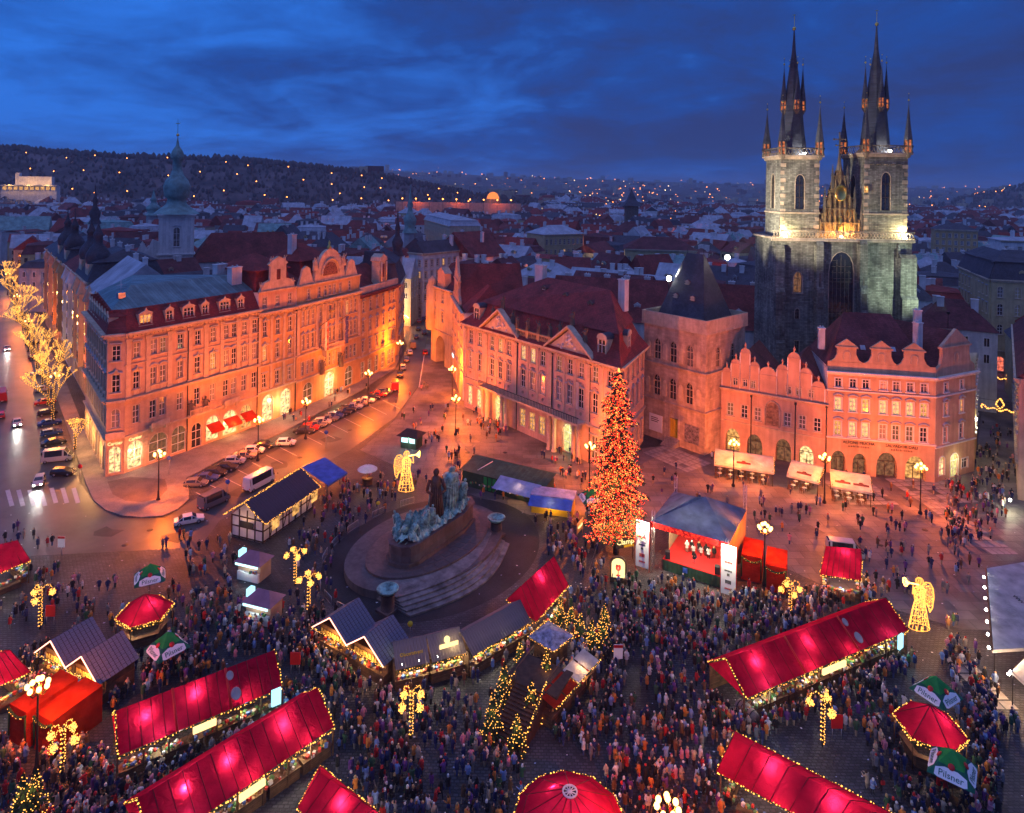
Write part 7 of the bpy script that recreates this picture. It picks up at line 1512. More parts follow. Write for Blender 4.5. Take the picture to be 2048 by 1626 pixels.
def green_hall():
    e0, e1 = G(962,985,2.6), G(1085,962,2.6); e0 = G(925,935,2.8); e1 = G(1085,975,2.8); t = thing('green_stall_row', 'long green boarded stall row with pale canvas awnings before the palace', 'market stall', (e0.x, e0.y, 0), ang(e0, e1)); L = dist(e0, e1); D = 4.2
    mb = MB(); mb.box((0,0,0),(L,D,2.6)); mb.build('wall', M['green_boards'], t); mb = MB(); mb.add([(-.3,-.4,2.6),(L+.3,-.4,2.6),(L+.3,D+.3,3.3),(-.3,D+.3,3.3),(-.3,-.4,2.5),(L+.3,-.4,2.5)], [(0,1,2,3),(4,0,1,5)][:1]+[(4,5,1,0)]); mb.build('roof', M['green_boards'], t)
    for a, b, m in ((.48,.98,'cloth_pale'),): mb = MB(); mb.quad((L*a,-2.4,2.0),(L*b,-2.4,2.0),(L*b,0.3,2.95),(L*a,.3,2.95)); mb.build('awning', M[m], t)
    mb = MB(); mb.tube((L*.2,0,3.0),(L*.28,2.8,3.6),.06); mb.build('roof_pole', M['trim_white'], t); mb = MB(); [mb.box((L*.28+k*.8,-.06,.2),(L*.28+k*.8+.6,0,2.2)) for k in range(3)]; mb.build('door', M['cloth_green'], t)
    lamp('counter_lamp', (L*.75,-.8,1.9), 130, WARM, .1, t); goods(t, L, -.6, -.2, .9, 40); foot(world_pts(t, [(-.3,-.6),(L+.3,-.6),(L+.3,D+.3),(-.3,D+.3)]))
    e0, e1 = G(1063,992,2.4), G(1145,1003,2.4); t = thing('blue_awning_stall', 'stall with a blue awning and yellow lit counter left of the Christmas tree', 'market stall', (e0.x, e0.y, 0), ang(e0, e1)); L = dist(e0, e1); mb = MB(); mb.box((0,0,0),(L,2.6,2.5)); mb.build('wall', M['yellow_paint'], t); mb = MB(); mb.box((-.2,-.1,2.5),(L+.2,2.8,2.75)); mb.build('roof', M['cloth_pale'], t); mb = MB(); mb.quad((-.1,-2.0,1.9),(L+.1,-2.0,1.9),(L+.1,-.1,2.6),(-.1,-.1,2.6)); mb.build('awning', M['cloth_blue'], t); lamp('counter_lamp', (L*.5,-.9,1.7), 160, WARM, .1, t); mb = MB(); mb.box((0,-.05,2.35),(L,0,2.5)); mb.build('red_fascia', M['red_paint'], t); foot(world_pts(t, [(-.3,-.6),(L+.3,-.6),(L+.3,3),(-.3,3)]))
green_hall()
for i, (a, b, k) in enumerate((((1428,928),(1548,946),1),((1573,950),(1638,966),1),((1662,972),(1745,986),2))):   # cafe awnings
    e0, e1 = G(*a, 2.3), G(*b, 2.3); L = dist(e0, e1); t = thing('cafe_awning', ('widest white cafe awning over crowded tables, left of the three','narrow white cafe awning, middle of the three','white cafe awning with two brown emblems, right of the three')[i], 'awning', (e0.x, e0.y, 0), ang(e0, e1), 'cafe awnings before the arcade houses')
    mb = MB(); mb.add([(0,0,2.3),(L,0,2.3),(L,2.4,3.2),(0,2.4,3.2),(L,3.4,3.5),(0,3.4,3.5),(L,4.6,3.2),(0,4.6,3.2)], [(0,1,2,3),(3,2,4,5),(5,4,6,7)], 0); mb.add([(0,0,2.3),(L,0,2.3),(L,0,2.0),(0,0,2.0)], [(0,3,2,1)]); mb.build('awning_cloth', M['cloth_white'], t)
    posts(t, [(x,y) for x in (.2,L-.2) for y in (.2,4.4)], 2.6, .05, M['timber'])
    for q in range(k):
        mb = MB(); xx = L*(.5 if k == 1 else (.3,.75)[q]); o_ = [(-1.1,-.2),(1.1,-.2),(1.1,.25),(.35,.3),(.2,.55),(-.2,.55),(-.35,.3),(-1.1,.25)]; mb.add([(x,y,.0) for x, y in o_], [tuple(range(8))]); o = mb.build('emblem', M['brown_tile'], t, (xx,1.1,2.3+1.1*.375+.02)); o.rotation_euler = (math.atan(.375),0,0)
    lamp('cafe_lamp', (L*.3,1.6,2.0), 90, (1,.6,.25), .15, t); lamp('cafe_lamp', (L*.75,1.6,2.0), 90, (1,.6,.25), .15, t)
    c, s = math.cos(t.rotation_euler[2]), math.sin(t.rotation_euler[2]); W_ = lambda x, y: (e0.x+x*c-y*s, e0.y+x*s+y*c)
    mb = MB(); mb.lathe([(.35,.72),(.37,.75),(.02,.76)], 10); mb.tube((0,0,0),(0,0,.72),.04); me_t = mb.mesh('cafe_table', [M['trim_white']])
    for j in range(int(L/1.7)):
        for r_ in (0, 1):
            x, y = W_(.9+j*1.7, .6+r_*1.8); tt = thing('cafe_table', f'round cafe table under the {("left","middle","right")[i]} white awning', 'table', (x, y, 0), 0, 'cafe tables under the awnings'); link('table_top', me_t, tt); mb = MB(); mb.octa((0,0,.85),.05); mb.build('candle', M['bulb'], tt)
            for q in range(2): a_ = q*3.1+.5; ch = thing('cafe_chair', f'dark cafe chair under the {("left","middle","right")[i]} white awning', 'chair', (x+.65*math.cos(a_), y+.65*math.sin(a_), 0), a_, 'cafe chairs under the awnings'); me = cached('cchair', lambda: (lambda b: (b.box((-.22,-.22,.42),(.22,.22,.47)), b.box((.17,-.22,.47),(.22,.22,.9)), [b.box((sx*.19-.02,sy*.19-.02,0),(sx*.19+.02,sy*.19+.02,.42)) for sx in (-1,1) for sy in (-1,1)], b.mesh('chair_frame', [M['wood']]))[3])(MB())); link('chair_frame', me, ch)
    light_string(t, [(L,0,2.2),(L+.1,2.3,3.1),(L,4.5,3.1)], .25)
def edge_tents():
    for i, (pts, lab) in enumerate((((G(1985,1300,3.2),G(2150,1290,3.2),G(2150,1110,3.6),G(1972,1140,3.6)),'big white cafe tent cut by the right edge, hung with round lamps'),((G(2022,1345,3.0),G(2150,1460,3.0),G(2170,1330,3.4),G(2050,1320,3.4)),'lower white cafe tent at the right edge'))):
        t, q = canopy(pts, 3.2, (0,0,.6,.6), M['cloth_white'], 'cafe_tent', lab, 'tent', 'white cafe tents')
        a, b = q[0], q[3]
        for k in range(7): p = a.lerp(b, (k+.5)/7); mb = MB(); mb.ball((p.x-.3,p.y,p.z-.45),.13,0,7,5); mb.build('round_lamp', M['flood'], t)
        lamp('cafe_lamp', (a.x+.5,(a.y+b.y)/2,2.2), 420, WARM, .2, t); mb = MB(); mb.tube(a,b,.08); mb.build('rail', M['wood'], t); mb = MB(); cc = (q[0]+q[1]+q[2]+q[3])/4; mb.path([(cc.x-1.6+.22*math.sin(k*2.1), cc.y-.9+.12*k, cc.z+.1) for k in range(14)], .03, 4); mb.build('faded_script', M['ink'], t)
edge_tents()
def booth(px, py, lab, grp='red cloth booths'):
    c = G(px, py); t = thing('cloth_booth', lab, 'booth', (c.x, c.y, 0), R(-24), grp); w, D, H = 2.35, 4.3, 3.1
    mb = MB(); mb.quad((0,0,0),(w,0,0),(w,0,H),(0,0,H)); mb.build('front_cloth', M['cloth_box'], t); mb = MB(); mb.quad((w,0,0),(w,D,0),(w,D,H),(w,0,H)); mb.quad((0,0,0),(0,0,H),(0,D,H),(0,D,0)); mb.quad((0,D,0),(w,D,0),(w,D,H),(0,D,H)); mb.build('side_cloth', M['cloth_box'], t); mb = MB(); mb.add([(0,0,H),(w,0,H),(w,D,H+.1),(0,D,H+.1),(w/2,D/2,H+.35)], [(0,1,4),(1,2,4),(2,3,4),(3,0,4)]); mb.build('roof_cloth', M['cloth_box'], t)
    mb = MB(); mb.path([(w*k/10,-.08,H-.25-.45*math.sin(math.pi*k/10)) for k in range(11)], .11, 6); [mb.tube((x,-.06,H-.25),(x,-.06,.4),.09,.07,6) for x in (.06,w-.06)]; mb.build('garland', M['needles'], t); mb = MB(); bulbs(mb, [(w*k/10,-.18,H-.25-.45*math.sin(math.pi*k/10)) for k in range(11)], .5, .04); stuffed(mb.build('bulb', [M['bulb']], t)); foot(world_pts(t, [(0,-.2),(w,-.2),(w,D),(0,D)])); return t
b1 = booth(1482,1158,'left one of the two red cloth booths right of the stage'); booth(1530,1180,'right one of the two red cloth booths right of the stage'); booth(18,1480,'left one of the two red cloth booths at the left edge'); booth(68,1498,'right one of the two red cloth booths at the left edge')
def strip_kiosk(px, py, lab):
    c = G(px, py); t = thing('strip_lit_kiosk', lab, 'kiosk', (c.x, c.y, 0), R(-18), 'white strip lit kiosks'); mb = MB(); mb.box((-1.6,0,0),(1.6,2,2.0)); mb.build('wall', M['rose'], t); mb = MB(); mb.add(rect(-1.9,1.9,-.5,2.3,2.1)+[(-.7,.9,3.1),(.7,.9,3.1)], [(0,1,5,4),(2,3,4,5),(3,0,4),(1,2,5),(3,2,1,0)]); mb.build('roof', mat('kiosk_roof', (.26,.14,.20), .7, .2), t); mb = MB(); mb.box((-1.6,-.56,1.85),(1.6,-.48,2.08)); mb.build('light_strip', M['white_tube'], t); mb = MB(); mb.box((-1.95,.4,2.2),(-1.4,1.2,3.0)); mb.build('lit_box', M['cyan_panel'], t); mb = MB(); mb.box((-1.5,-.3,0),(1.5,0,1.0)); mb.build('counter', M['white_paint'], t); lamp('kiosk_lamp', (0,-.8,1.6), 34, COOL, .1, t); goods(t, 1.4, -.25, -.05, 1.0, 12); foot([(c.x-2,c.y-.6),(c.x+2,c.y-.6),(c.x+2,c.y+2.4),(c.x-2,c.y+2.4)])
strip_kiosk(498,1160,'strip lit kiosk with a white light bar, the upper of two'); strip_kiosk(516,1245,'strip lit kiosk with a white light bar, the lower of two')
# ------------------------------------------------------------------ the memorial
def monument():
    b1, b2 = G(775,1222), G(992,1072); c = (b1+b2)/2; A = ang(b1, b2); root = thing('memorial', 'oval stepped stone memorial with green bronze figures and two bowl pillars', 'monument', (c.x, c.y, 0), A)
    ell = lambda cx, cy_, a, b, n=56, a0=0, a1=360: [(cx+a*math.cos(R(a0+(a1-a0)*k/n)), cy_+b*math.sin(R(a0+(a1-a0)*k/n))) for k in range(n if a1-a0 == 360 else n+1)]
    W_ = lambda p: world_pts(root, [p])[0]
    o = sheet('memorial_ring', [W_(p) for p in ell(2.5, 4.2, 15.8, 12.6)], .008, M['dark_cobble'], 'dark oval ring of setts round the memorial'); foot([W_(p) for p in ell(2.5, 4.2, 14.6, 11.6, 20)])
    mb = MB(); mb.prism(ell(2.0, 5.2, 12.0, 8.4), -.1, .95); mb.build('base', M['granite'], root)
    for k in range(5):      # curved steps between the pillars
        z = .2*(k+1); y0 = -.15-.66*(4-k); xe = 8.9+.12*(4-k)
        pts = [(-xe+2*xe*i/20, y0-2.7*math.sin(math.pi*i/20)) for i in range(21)]
        mb = MB(); n = 21; pp = pts+[(xe, 3.0), (-xe, 3.0)]; mb.prism(pp, -.05, z); mb.build('step', M['step_stone'], root)
    mb = MB(); mb.prism(ell(2.2, 5.0, 9.8, 6.0), .8, 1.22); mb.build('terrace', M['granite_red'], root)
    me = cached('mslab', lambda: (lambda b: (b.box((-.5,-.5,0),(.5,.5,1)), b.mesh('slab', [M['granite']]))[1])(MB()))
    for i in range(16):
        for j in range(2):
            a = R(185+i*10.6); rr = (8.6, 6.6)[j]; o = link('slab', me, root, (2.2+rr*1.08*math.cos(a), 5.0+rr*.62*math.sin(a), 1.2), math.atan2(rr*.62*math.cos(a), -rr*1.08*math.sin(a))); o.scale = (1.25-.25*j, 1.0, .04)
    ped = [(-4.6,3.4),(-3.9,2.5),(-2.6,2.2),(6.0,2.6),(9.3,3.5),(10.3,5.0),(9.3,6.6),(6.0,7.6),(-1.0,7.2),(-3.8,6.4),(-4.8,5.0)]
    grow = lambda k: [(2.6+(x-2.6)*k, 4.9+(y-4.9)*k) for x, y in ped]
    mb = MB(); mb.prism(grow(1.06), 1.0, 1.7); mb.prism(grow(1.0), 1.7, 3.6); mb.prism(grow(1.05), 3.6, 3.85); mb.build('pedestal', M['granite_red'], root)
    mb = MB(); mb.prism(grow(1.003), 1.72, 2.5); mb.build('pedestal_band', M['granite'], root)
    # bronze rock mass and figures
    r = random.Random(5); mb = MB()
    nx, ny = 90, 34; import mathutils.noise as mn; g0 = grow(.97)
    for j in range(ny):
        for i in range(nx):
            x, y = -4.8+15*i/(nx-1), 2.2+5.6*j/(ny-1); q = Vector((x*.9, y*.9, 0)); e = min(1, min(y-2.2, 7.8-y)/1.2)*min(1, (x+4.9)/1.2, (10.4-x)/1.5)
            z = 3.75 + max(0, e)*(.55+1.0*abs(mn.fractal(q, .8, 2.0, 5))+.5*mn.noise(q*2.3)) if inside(x, y, g0) else 3.2
            mb.v.append((x, y, z))
    for j in range(ny-1):
        for i in range(nx-1):
            q = [j*nx+i, j*nx+i+1, (j+1)*nx+i+1, (j+1)*nx+i]
            if all(mb.v[a][2] > 3.5 for a in q): mb.f.append(q); mb.m.append(0); mb.sm.append(False)
    stuffed(mb.build('bronze_rock', M['bronze'], root))
    def drape(name, x, y, z, h, lean, m, w=1.0, seed=0, arm=True, rz=0):
        q = random.Random(seed); mb = MB(); s = h/4.0
        mb.lathe([(.75*s*w,0),(.66*s*w,.8*s),(.56*s*w,1.7*s),(.48*s*w,2.4*s),(.58*s*w,3.0*s),(.5*s*w,3.35*s),(.18*s,3.5*s),(.16*s,3.6*s)], 12); mb.ball((.05*s,-.05*s,3.82*s),.26*s,0,8,6,1.2)
        for k in range(16): a = k*.4; mb.tube((.74*s*w*math.cos(a),.74*s*w*math.sin(a),0),(.46*s*w*math.cos(a+.15),.46*s*w*math.sin(a+.15),2.9*s),.10*s,.05*s,5)
        if arm:
            for sx in (-1,1): mb.tube((sx*.5*s,0,3.2*s),(sx*.75*s,-.3*s,2.4*s),.16*s,.13*s,6); mb.tube((sx*.75*s,-.3*s,2.4*s),(sx*.3*s,-.6*s,2.2*s),.13*s,.09*s,6)
        o = mb.build(name, m, root, (x,y,z), rz); o.rotation_euler = (lean[0], lean[1], rz); return o
    drape('standing_preacher', 3.0, 4.6, 3.9, 6.4, (0,-.03), M['bronze_brown'], .78, 1, rz=-.8)
    drape('bronze_figure', 5.6, 5.0, 4.0, 5.6, (.05,.06), M['bronze'], 1.2, 2); drape('bronze_figure', 6.9, 5.6, 4.0, 4.9, (0,.1), M['bronze'], 1.3, 3); drape('bronze_figure', 4.6, 6.2, 4.0, 4.6, (-.05,0), M['bronze'], 1.2, 4); drape('bronze_figure', 8.1, 4.6, 4.0, 3.2, (.05,.16), M['bronze'], 1.2, 5)
    for k, (x, y, rz) in enumerate(((-3.0,4.0,.4),(-1.9,5.4,1.0),(-.8,3.8,-.3),(.6,5.2,.7),(-2.4,6.0,2.0),(.9,3.6,.2),(-3.4,5.1,-.6))):
        drape('kneeling_figure', x, y, 3.9, 2.3+.2*(k % 3), (.5-.25*(k % 3), .4-.3*(k % 2)), M['bronze'], 1.25, 10+k, rz=rz)
    mb = MB(); mb.tube((-4.2,3.8,4.1),(-5.0,3.5,4.3),.12,.05); mb.tube((-3.9,3.2,4.0),(-4.6,2.8,4.2),.1,.04); mb.build('bronze_arm', M['bronze'], root)
    for x in (-10.1, 10.1):  # bowl pillars
        mb = MB(); mb.box((x-.95,-.95,0),(x+.95,.95,.3)); mb.lathe([(.85,.3),(.78,.5),(.74,1.9),(.86,2.0)], 14, (x,0,0)); mb.build('pillar', M['granite_red'], root)
        mb = MB(); mb.lathe([(.5,2.0),(.9,2.15),(1.2,2.45),(1.25,2.6),(1.1,2.6),(.9,2.4),(.02,2.25)], 18, (x,0,0)); mb.build('bowl', M['bronze'], root)
    # barrier rail round the ring
    for k in range(26):
        a = R(20+k*7.6) if k < 18 else R(158+k*1.2); 
    for a0 in (30, 44, 62, 80, 98, 112, 126, 150, 165, 178):
        p, q = W_((2.5+15.9*math.cos(R(a0)), 4.2+12.7*math.sin(R(a0)))), W_((2.5+15.9*math.cos(R(a0+8)), 4.2+12.7*math.sin(R(a0+8)))); t = thing('barrier', 'grey metal crowd barrier on the rim of the memorial ring', 'barrier', (*p, 0), ang(p, q), 'barriers round the memorial'); L = dist(p, q); mb = MB(); mb.path([(0,0,0),(0,0,1.0),(L,0,1.0),(L,0,0)], .03, 5); [mb.tube((L*i/9,0,.15),(L*i/9,0,1.0),.012,.012,4) for i in range(1,9)]; mb.tube((0,0,.15),(L,0,.15),.02); mb.build('rail', M['steel'], t)
    for px, py in ((1092,1232),(820,1278),(756,1028),(913,1000)):
        p = G(px, py); t = thing('yellow_post', 'small yellow sign on a post at the rim of the memorial ring', 'sign', (p.x, p.y, 0), 0, 'yellow signs round the memorial'); mb = MB(); mb.tube((0,0,0),(0,0,1.5),.03); mb.build('post', M['steel'], t); mb = MB(); mb.lathe([(.02,0),(.28,0),(.28,.04),(.02,.04)],10); o = mb.build('sign_plate', M['yellow_paint'], t, (0,0,1.6)); o.rotation_euler = (R(60),0,0)
monument()
# ------------------------------------------------------------------ Christmas tree
def christmas_tree():
    p = G(1232, 1108); H = 24.0; t = thing('christmas_tree', 'towering Christmas tree covered in red and golden lights beside the stage', 'tree', (p.x, p.y, 0)); r = random.Random(3)
    mb = MB(); mb.tube((0,0,0),(0,0,H-.5),.38,.04,8); mb.build('trunk', M['bark'], t)
    fo, gl, rd = MB(), MB(), MB(); z = 2.6
    while z < H-.2:
        f = (H-z)/(H-2.6); L0 = (4.25*f**.62)*(1 if z > 4.5 else .8)+.15; n = int(6+11*f)
        for k in range(n):
            a = r.uniform(0, 6.283); L = L0*r.uniform(.58, 1.18)*(.88+.2*math.sin(3*a+z*.9)+.12*math.sin(z*2.3)); dr = -.16*L+r.uniform(-.1,.3); q = Vector((L*math.cos(a), L*math.sin(a), z+dr)); s = Vector((0,0,z+.15))
            fo.tube(s, q, .05, .02, 4, 1)
            side = Vector((-math.sin(a), math.cos(a), 0))
            for i in range(2, 8):
                w = s.lerp(q, i/7.0); tw = .95*(1-i/9)*min(1, L/2.5)+.12
                for sg in (-1, 1):
                    e = w+side*sg*tw+Vector((math.cos(a)*.35, math.sin(a)*.35, -.14)); u = (e-w).normalized().cross(Vector((0,0,1)))*.13; fo.add([w+u, w-u, e+Vector((0,0,-.05)), w+Vector((0,0,.11))], [(0,1,2),(0,2,3),(1,3,2)], 0)
            for i in range(int(7+10*L)):
                w = s.lerp(q, r.random()**.6); w = w+side*r.uniform(-.8,.8)*min(1,L/2.6)+Vector((0,0,r.uniform(-.1,.16)))
                (rd if r.random() < .68 else gl).octa(w, r.uniform(.04,.068))
        z += .30+.16*f
    fo.build('crown', [M['needles'], M['bark']], t); stuffed(gl.build('golden_light', M['bulb_tree'], t)); stuffed(rd.build('red_light', M['bulb_red'], t))
    mb = MB(); [mb.octa((0,0,H+.1*k), .16-.02*k) for k in range(4)]; mb.build('tip_light', M['bulb_tree'], t)
    for z, pw in ((5, 420), (11, 300), (17, 150)): 
        for a in (0, 2.1, 4.2): lamp('tree_glow', (3.2*(1-z/30)*math.cos(a), 3.2*(1-z/30)*math.sin(a), z), pw, (1,.28,.08), .6, t)
    mb = MB(); [mb.tube((0,0,9),(5.5*math.cos(a),5.5*math.sin(a),0),.02,.02,4) for a in (.5,2.2,3.9,5.4)]; mb.build('guy_wire', M['steel'], t); foot([(p.x-2.4,p.y-2.4),(p.x+2.4,p.y-2.4),(p.x+2.4,p.y+2.4),(p.x-2.4,p.y+2.4)])
christmas_tree()
def tree_signs():
    p = G(1236,1165); t = thing('wine_sign', 'glowing wine goblet sign on a dark arched board below the Christmas tree', 'sign', (p.x, p.y, 0), R(-8)); n = 8
    mb = MB(); mb.ext([(-1.0,0),(1.0,0),(1.0,2.3)]+[(1.0*math.cos(math.pi*i/n), 2.3+.9*math.sin(math.pi*i/n)) for i in range(n+1)]+[(-1.0,2.3)], -.1, .15); mb.build('board', M['timber'], t)
    mb = MB(); mb.ext([(-.8,.7),(.8,.7),(.8,2.3)]+[(.8*math.cos(math.pi*i/n), 2.3+.7*math.sin(math.pi*i/n)) for i in range(n+1)], -.16, -.1); mb.build('lit_panel', M['sign_lit'], t)
    mb = MB(); mb.lathe([(.3,0),(.06,.1),(.05,.5),(.3,.75),(.32,1.1),(.2,1.35)], 10, (0,-.22,1.0)); mb.build('goblet', M['red_paint'], t); lamp('sign_glow', (0,-.9,1.9), 60, (1,.8,.4), .2, t)
    p = G(1250,1120); t = thing('script_sign', 'dark sign board with white script lettering at the foot of the Christmas tree', 'sign', (p.x, p.y, 0), R(18)); mb = MB(); mb.box((-1.3,0,1.6),(1.3,.1,2.9)); mb.tube((-1.1,.05,0),(-1.1,.05,1.6),.05); mb.tube((1.1,.05,0),(1.1,.05,1.6),.05); mb.build('board', M['timber'], t); text_obj('lettering', 'Clamp', .95, M['sign_lit'], t, (0,-.04,2.35)); mb = MB(); mb.box((-.2,-.06,1.65),(1.2,0,1.95)); mb.build('lower_panel', M['yellow_paint'], t)
    p = G(1160,1075); t = thing('orange_sign', 'tall orange lit sign board left of the Christmas tree', 'sign', (p.x, p.y, 0), R(62)); mb = MB(); mb.box((-1.1,0,.9),(1.1,.1,2.3)); [mb.tube((x,.05,0),(x,.05,.9),.05) for x in (-1,1)]; mb.build('board', M['ochre'], t); mb = MB(); mb.path([(-.8+.1*k,-.03,1.6+.22*math.sin(k*1.9)) for k in range(17)], .035, 4); mb.build('script', M['sign_lit'], t); lamp('sign_glow', (0,-.8,2.3), 40, (1,.5,.15), .1, t)
tree_signs()
# ------------------------------------------------------------------ stage
def stage():
    fl, fr = G(1325,1138), G(1432,1172); root = thing('concert_stage', 'concert stage with grey blue canopy, red floor and two tall white banners', 'stage', (fl.x, fl.y, 0), ang(fl, fr)); L = dist(fl, fr)+.6; D = 7.5
    mb = MB(); mb.box((0,0,0),(L,D,1.3)); mb.build('platform', M['red_paint'], root); mb = MB(); n = 24
    for k in range(n): x0, x1 = L*k/n, L*(k+1)/n; mb.quad((x0,-.08-.05*(k%2),0),(x1,-.08-.05*((k+1)%2),0),(x1,-.08-.05*((k+1)%2),1.28),(x0,-.08-.05*(k%2),1.28))
    mb.build('skirt', M['green_boards'], root)
    ze, zr = 6.3, 8.6; a = [(-1.2,-1.4,ze),(L+1.2,-1.4,ze),(L+1.2,D+.8,ze),(-1.2,D+.8,ze)]; rdg = [(L*.42,D*.42,zr),(L*.58,D*.55,zr)]
    for f in ((a[0],a[1],rdg[1],rdg[0]),(a[2],a[3],rdg[0],rdg[1]),(a[3],a[0],rdg[0]),(a[1],a[2],rdg[1])): mb = MB(); mb.add(f, [tuple(range(len(f)))]); mb.build('roof_panel', M['cloth_grey'], root)
    mb = MB(); mb.quad((-1.2,-1.4,ze),(L+1.2,-1.4,ze),(L+1.2,-1.4,ze-.7),(-1.2,-1.4,ze-.7)); mb.build('fascia', M['red_paint'], root)
    mb = MB(); [mb.octa((-1.0+(L+2)*rnd.random(),-1.45,ze-rnd.uniform(.05,.65)), .06) for k in range(120)]; stuffed(mb.build('fascia_light', M['bulb_red'], root))
    mb = MB(); mb.quad((0,D-.1,1.3),(L,D-.1,1.3),(L,D-.1,ze),(0,D-.1,ze)); mb.quad((0,2.5,1.3),(0,D,1.3),(0,D,ze),(0,2.5,ze)); mb.build('backcloth', mat('stage_backcloth', (.30,.20,.12), .9), root); mb = MB(); mb.quad((L+.1,1.5,1.3),(L+1.2,D,0),(L+1.2,D+.5,ze),(L+1.1,-1.2,ze)); mb.build('side_curtain', M['ochre'], root)
    for x, y, h in ((-.9,-1.2,7.6),(L+.9,-1.2,6.6),(L+1.0,D+.6,9.6),(-.9,D+.6,8.6)):
        mb = MB(); s = .16
        for sx in (-1,1):
            for sy in (-1,1): mb.tube((x+sx*s,y+sy*s,0),(x+sx*s,y+sy*s,h),.03,.03,4)
        for k in range(int(h/.45)): z = k*.45; g = 1 if k % 2 else -1; mb.tube((x-s*g,y-s,z),(x+s*g,y-s,z+.45),.018,.018,4); mb.tube((x-s,y-s*g,z),(x-s,y+s*g,z+.45),.018,.018,4); mb.tube((x-s*g,y+s,z),(x+s*g,y+s,z+.45),.018,.018,4)
        mb.build('truss_post', M['steel'], root)
    for x in (-2.1, L+1.2):
        mb = MB(); mb.box((x-.85,-1.7,.4),(x+.85,-1.6,6.2)); bn = mb.build('banner', M['blank'], root); mb = MB(); [mb.tube((x+s*.9,-1.65,0),(x+s*.9,-1.65,6.3),.05) for s in (-1,1)]; mb.build('banner_frame', M['red_paint'], root)
        for z, w, h, mm in ((5.2,.95,.3,'yellow_paint'),(4.2,.9,.22,'inkred'),(3.2,.85,.18,'ink'),(2.75,.3,.3,'ink'),(1.9,.7,.42,'ink' if x > 0 else 'inkred'),(1.1,.8,.2,'inkred')):
            mb = MB(); [mb.box((x-w/2+w*q/5,-1.73,z-h/2+.03*(q % 2)),(x-w/2+w*(q+.8)/5,-1.71,z+h/2)) for q in range(5)]; mb.build('printed_logo', M[mm], bn); lamp('banner_lamp', (x,-2.6,6.0), 160, (1,.9,.6), .1, root)
    lamp('stage_light', (L*.35,1.2,5.4), 900, (1,.8,.55), .25, root); lamp('stage_light', (L*.7,1.5,5.4), 900, (1,.8,.55), .25, root)
    for x in (.5, L-.6): mb = MB(); mb.cbox((x,.5,1.75),(.6,.6,.9),0,.3); mb.build('loudspeaker', M['ink'], root)
    mb = MB(); mb.box((L*.36,-.2,.5),(L*.44,-.14,1.1)); mb.build('blue_sign', M['cloth_blue'], root)
    W_ = lambda x, y: world_pts(root, [(x, y)])[0]; foot([W_(-3,-1.8), W_(L+2.4,-1.8), W_(L+2.4,D+1), W_(-3,D+1)]); return root, L, D, W_
STAGE = stage()
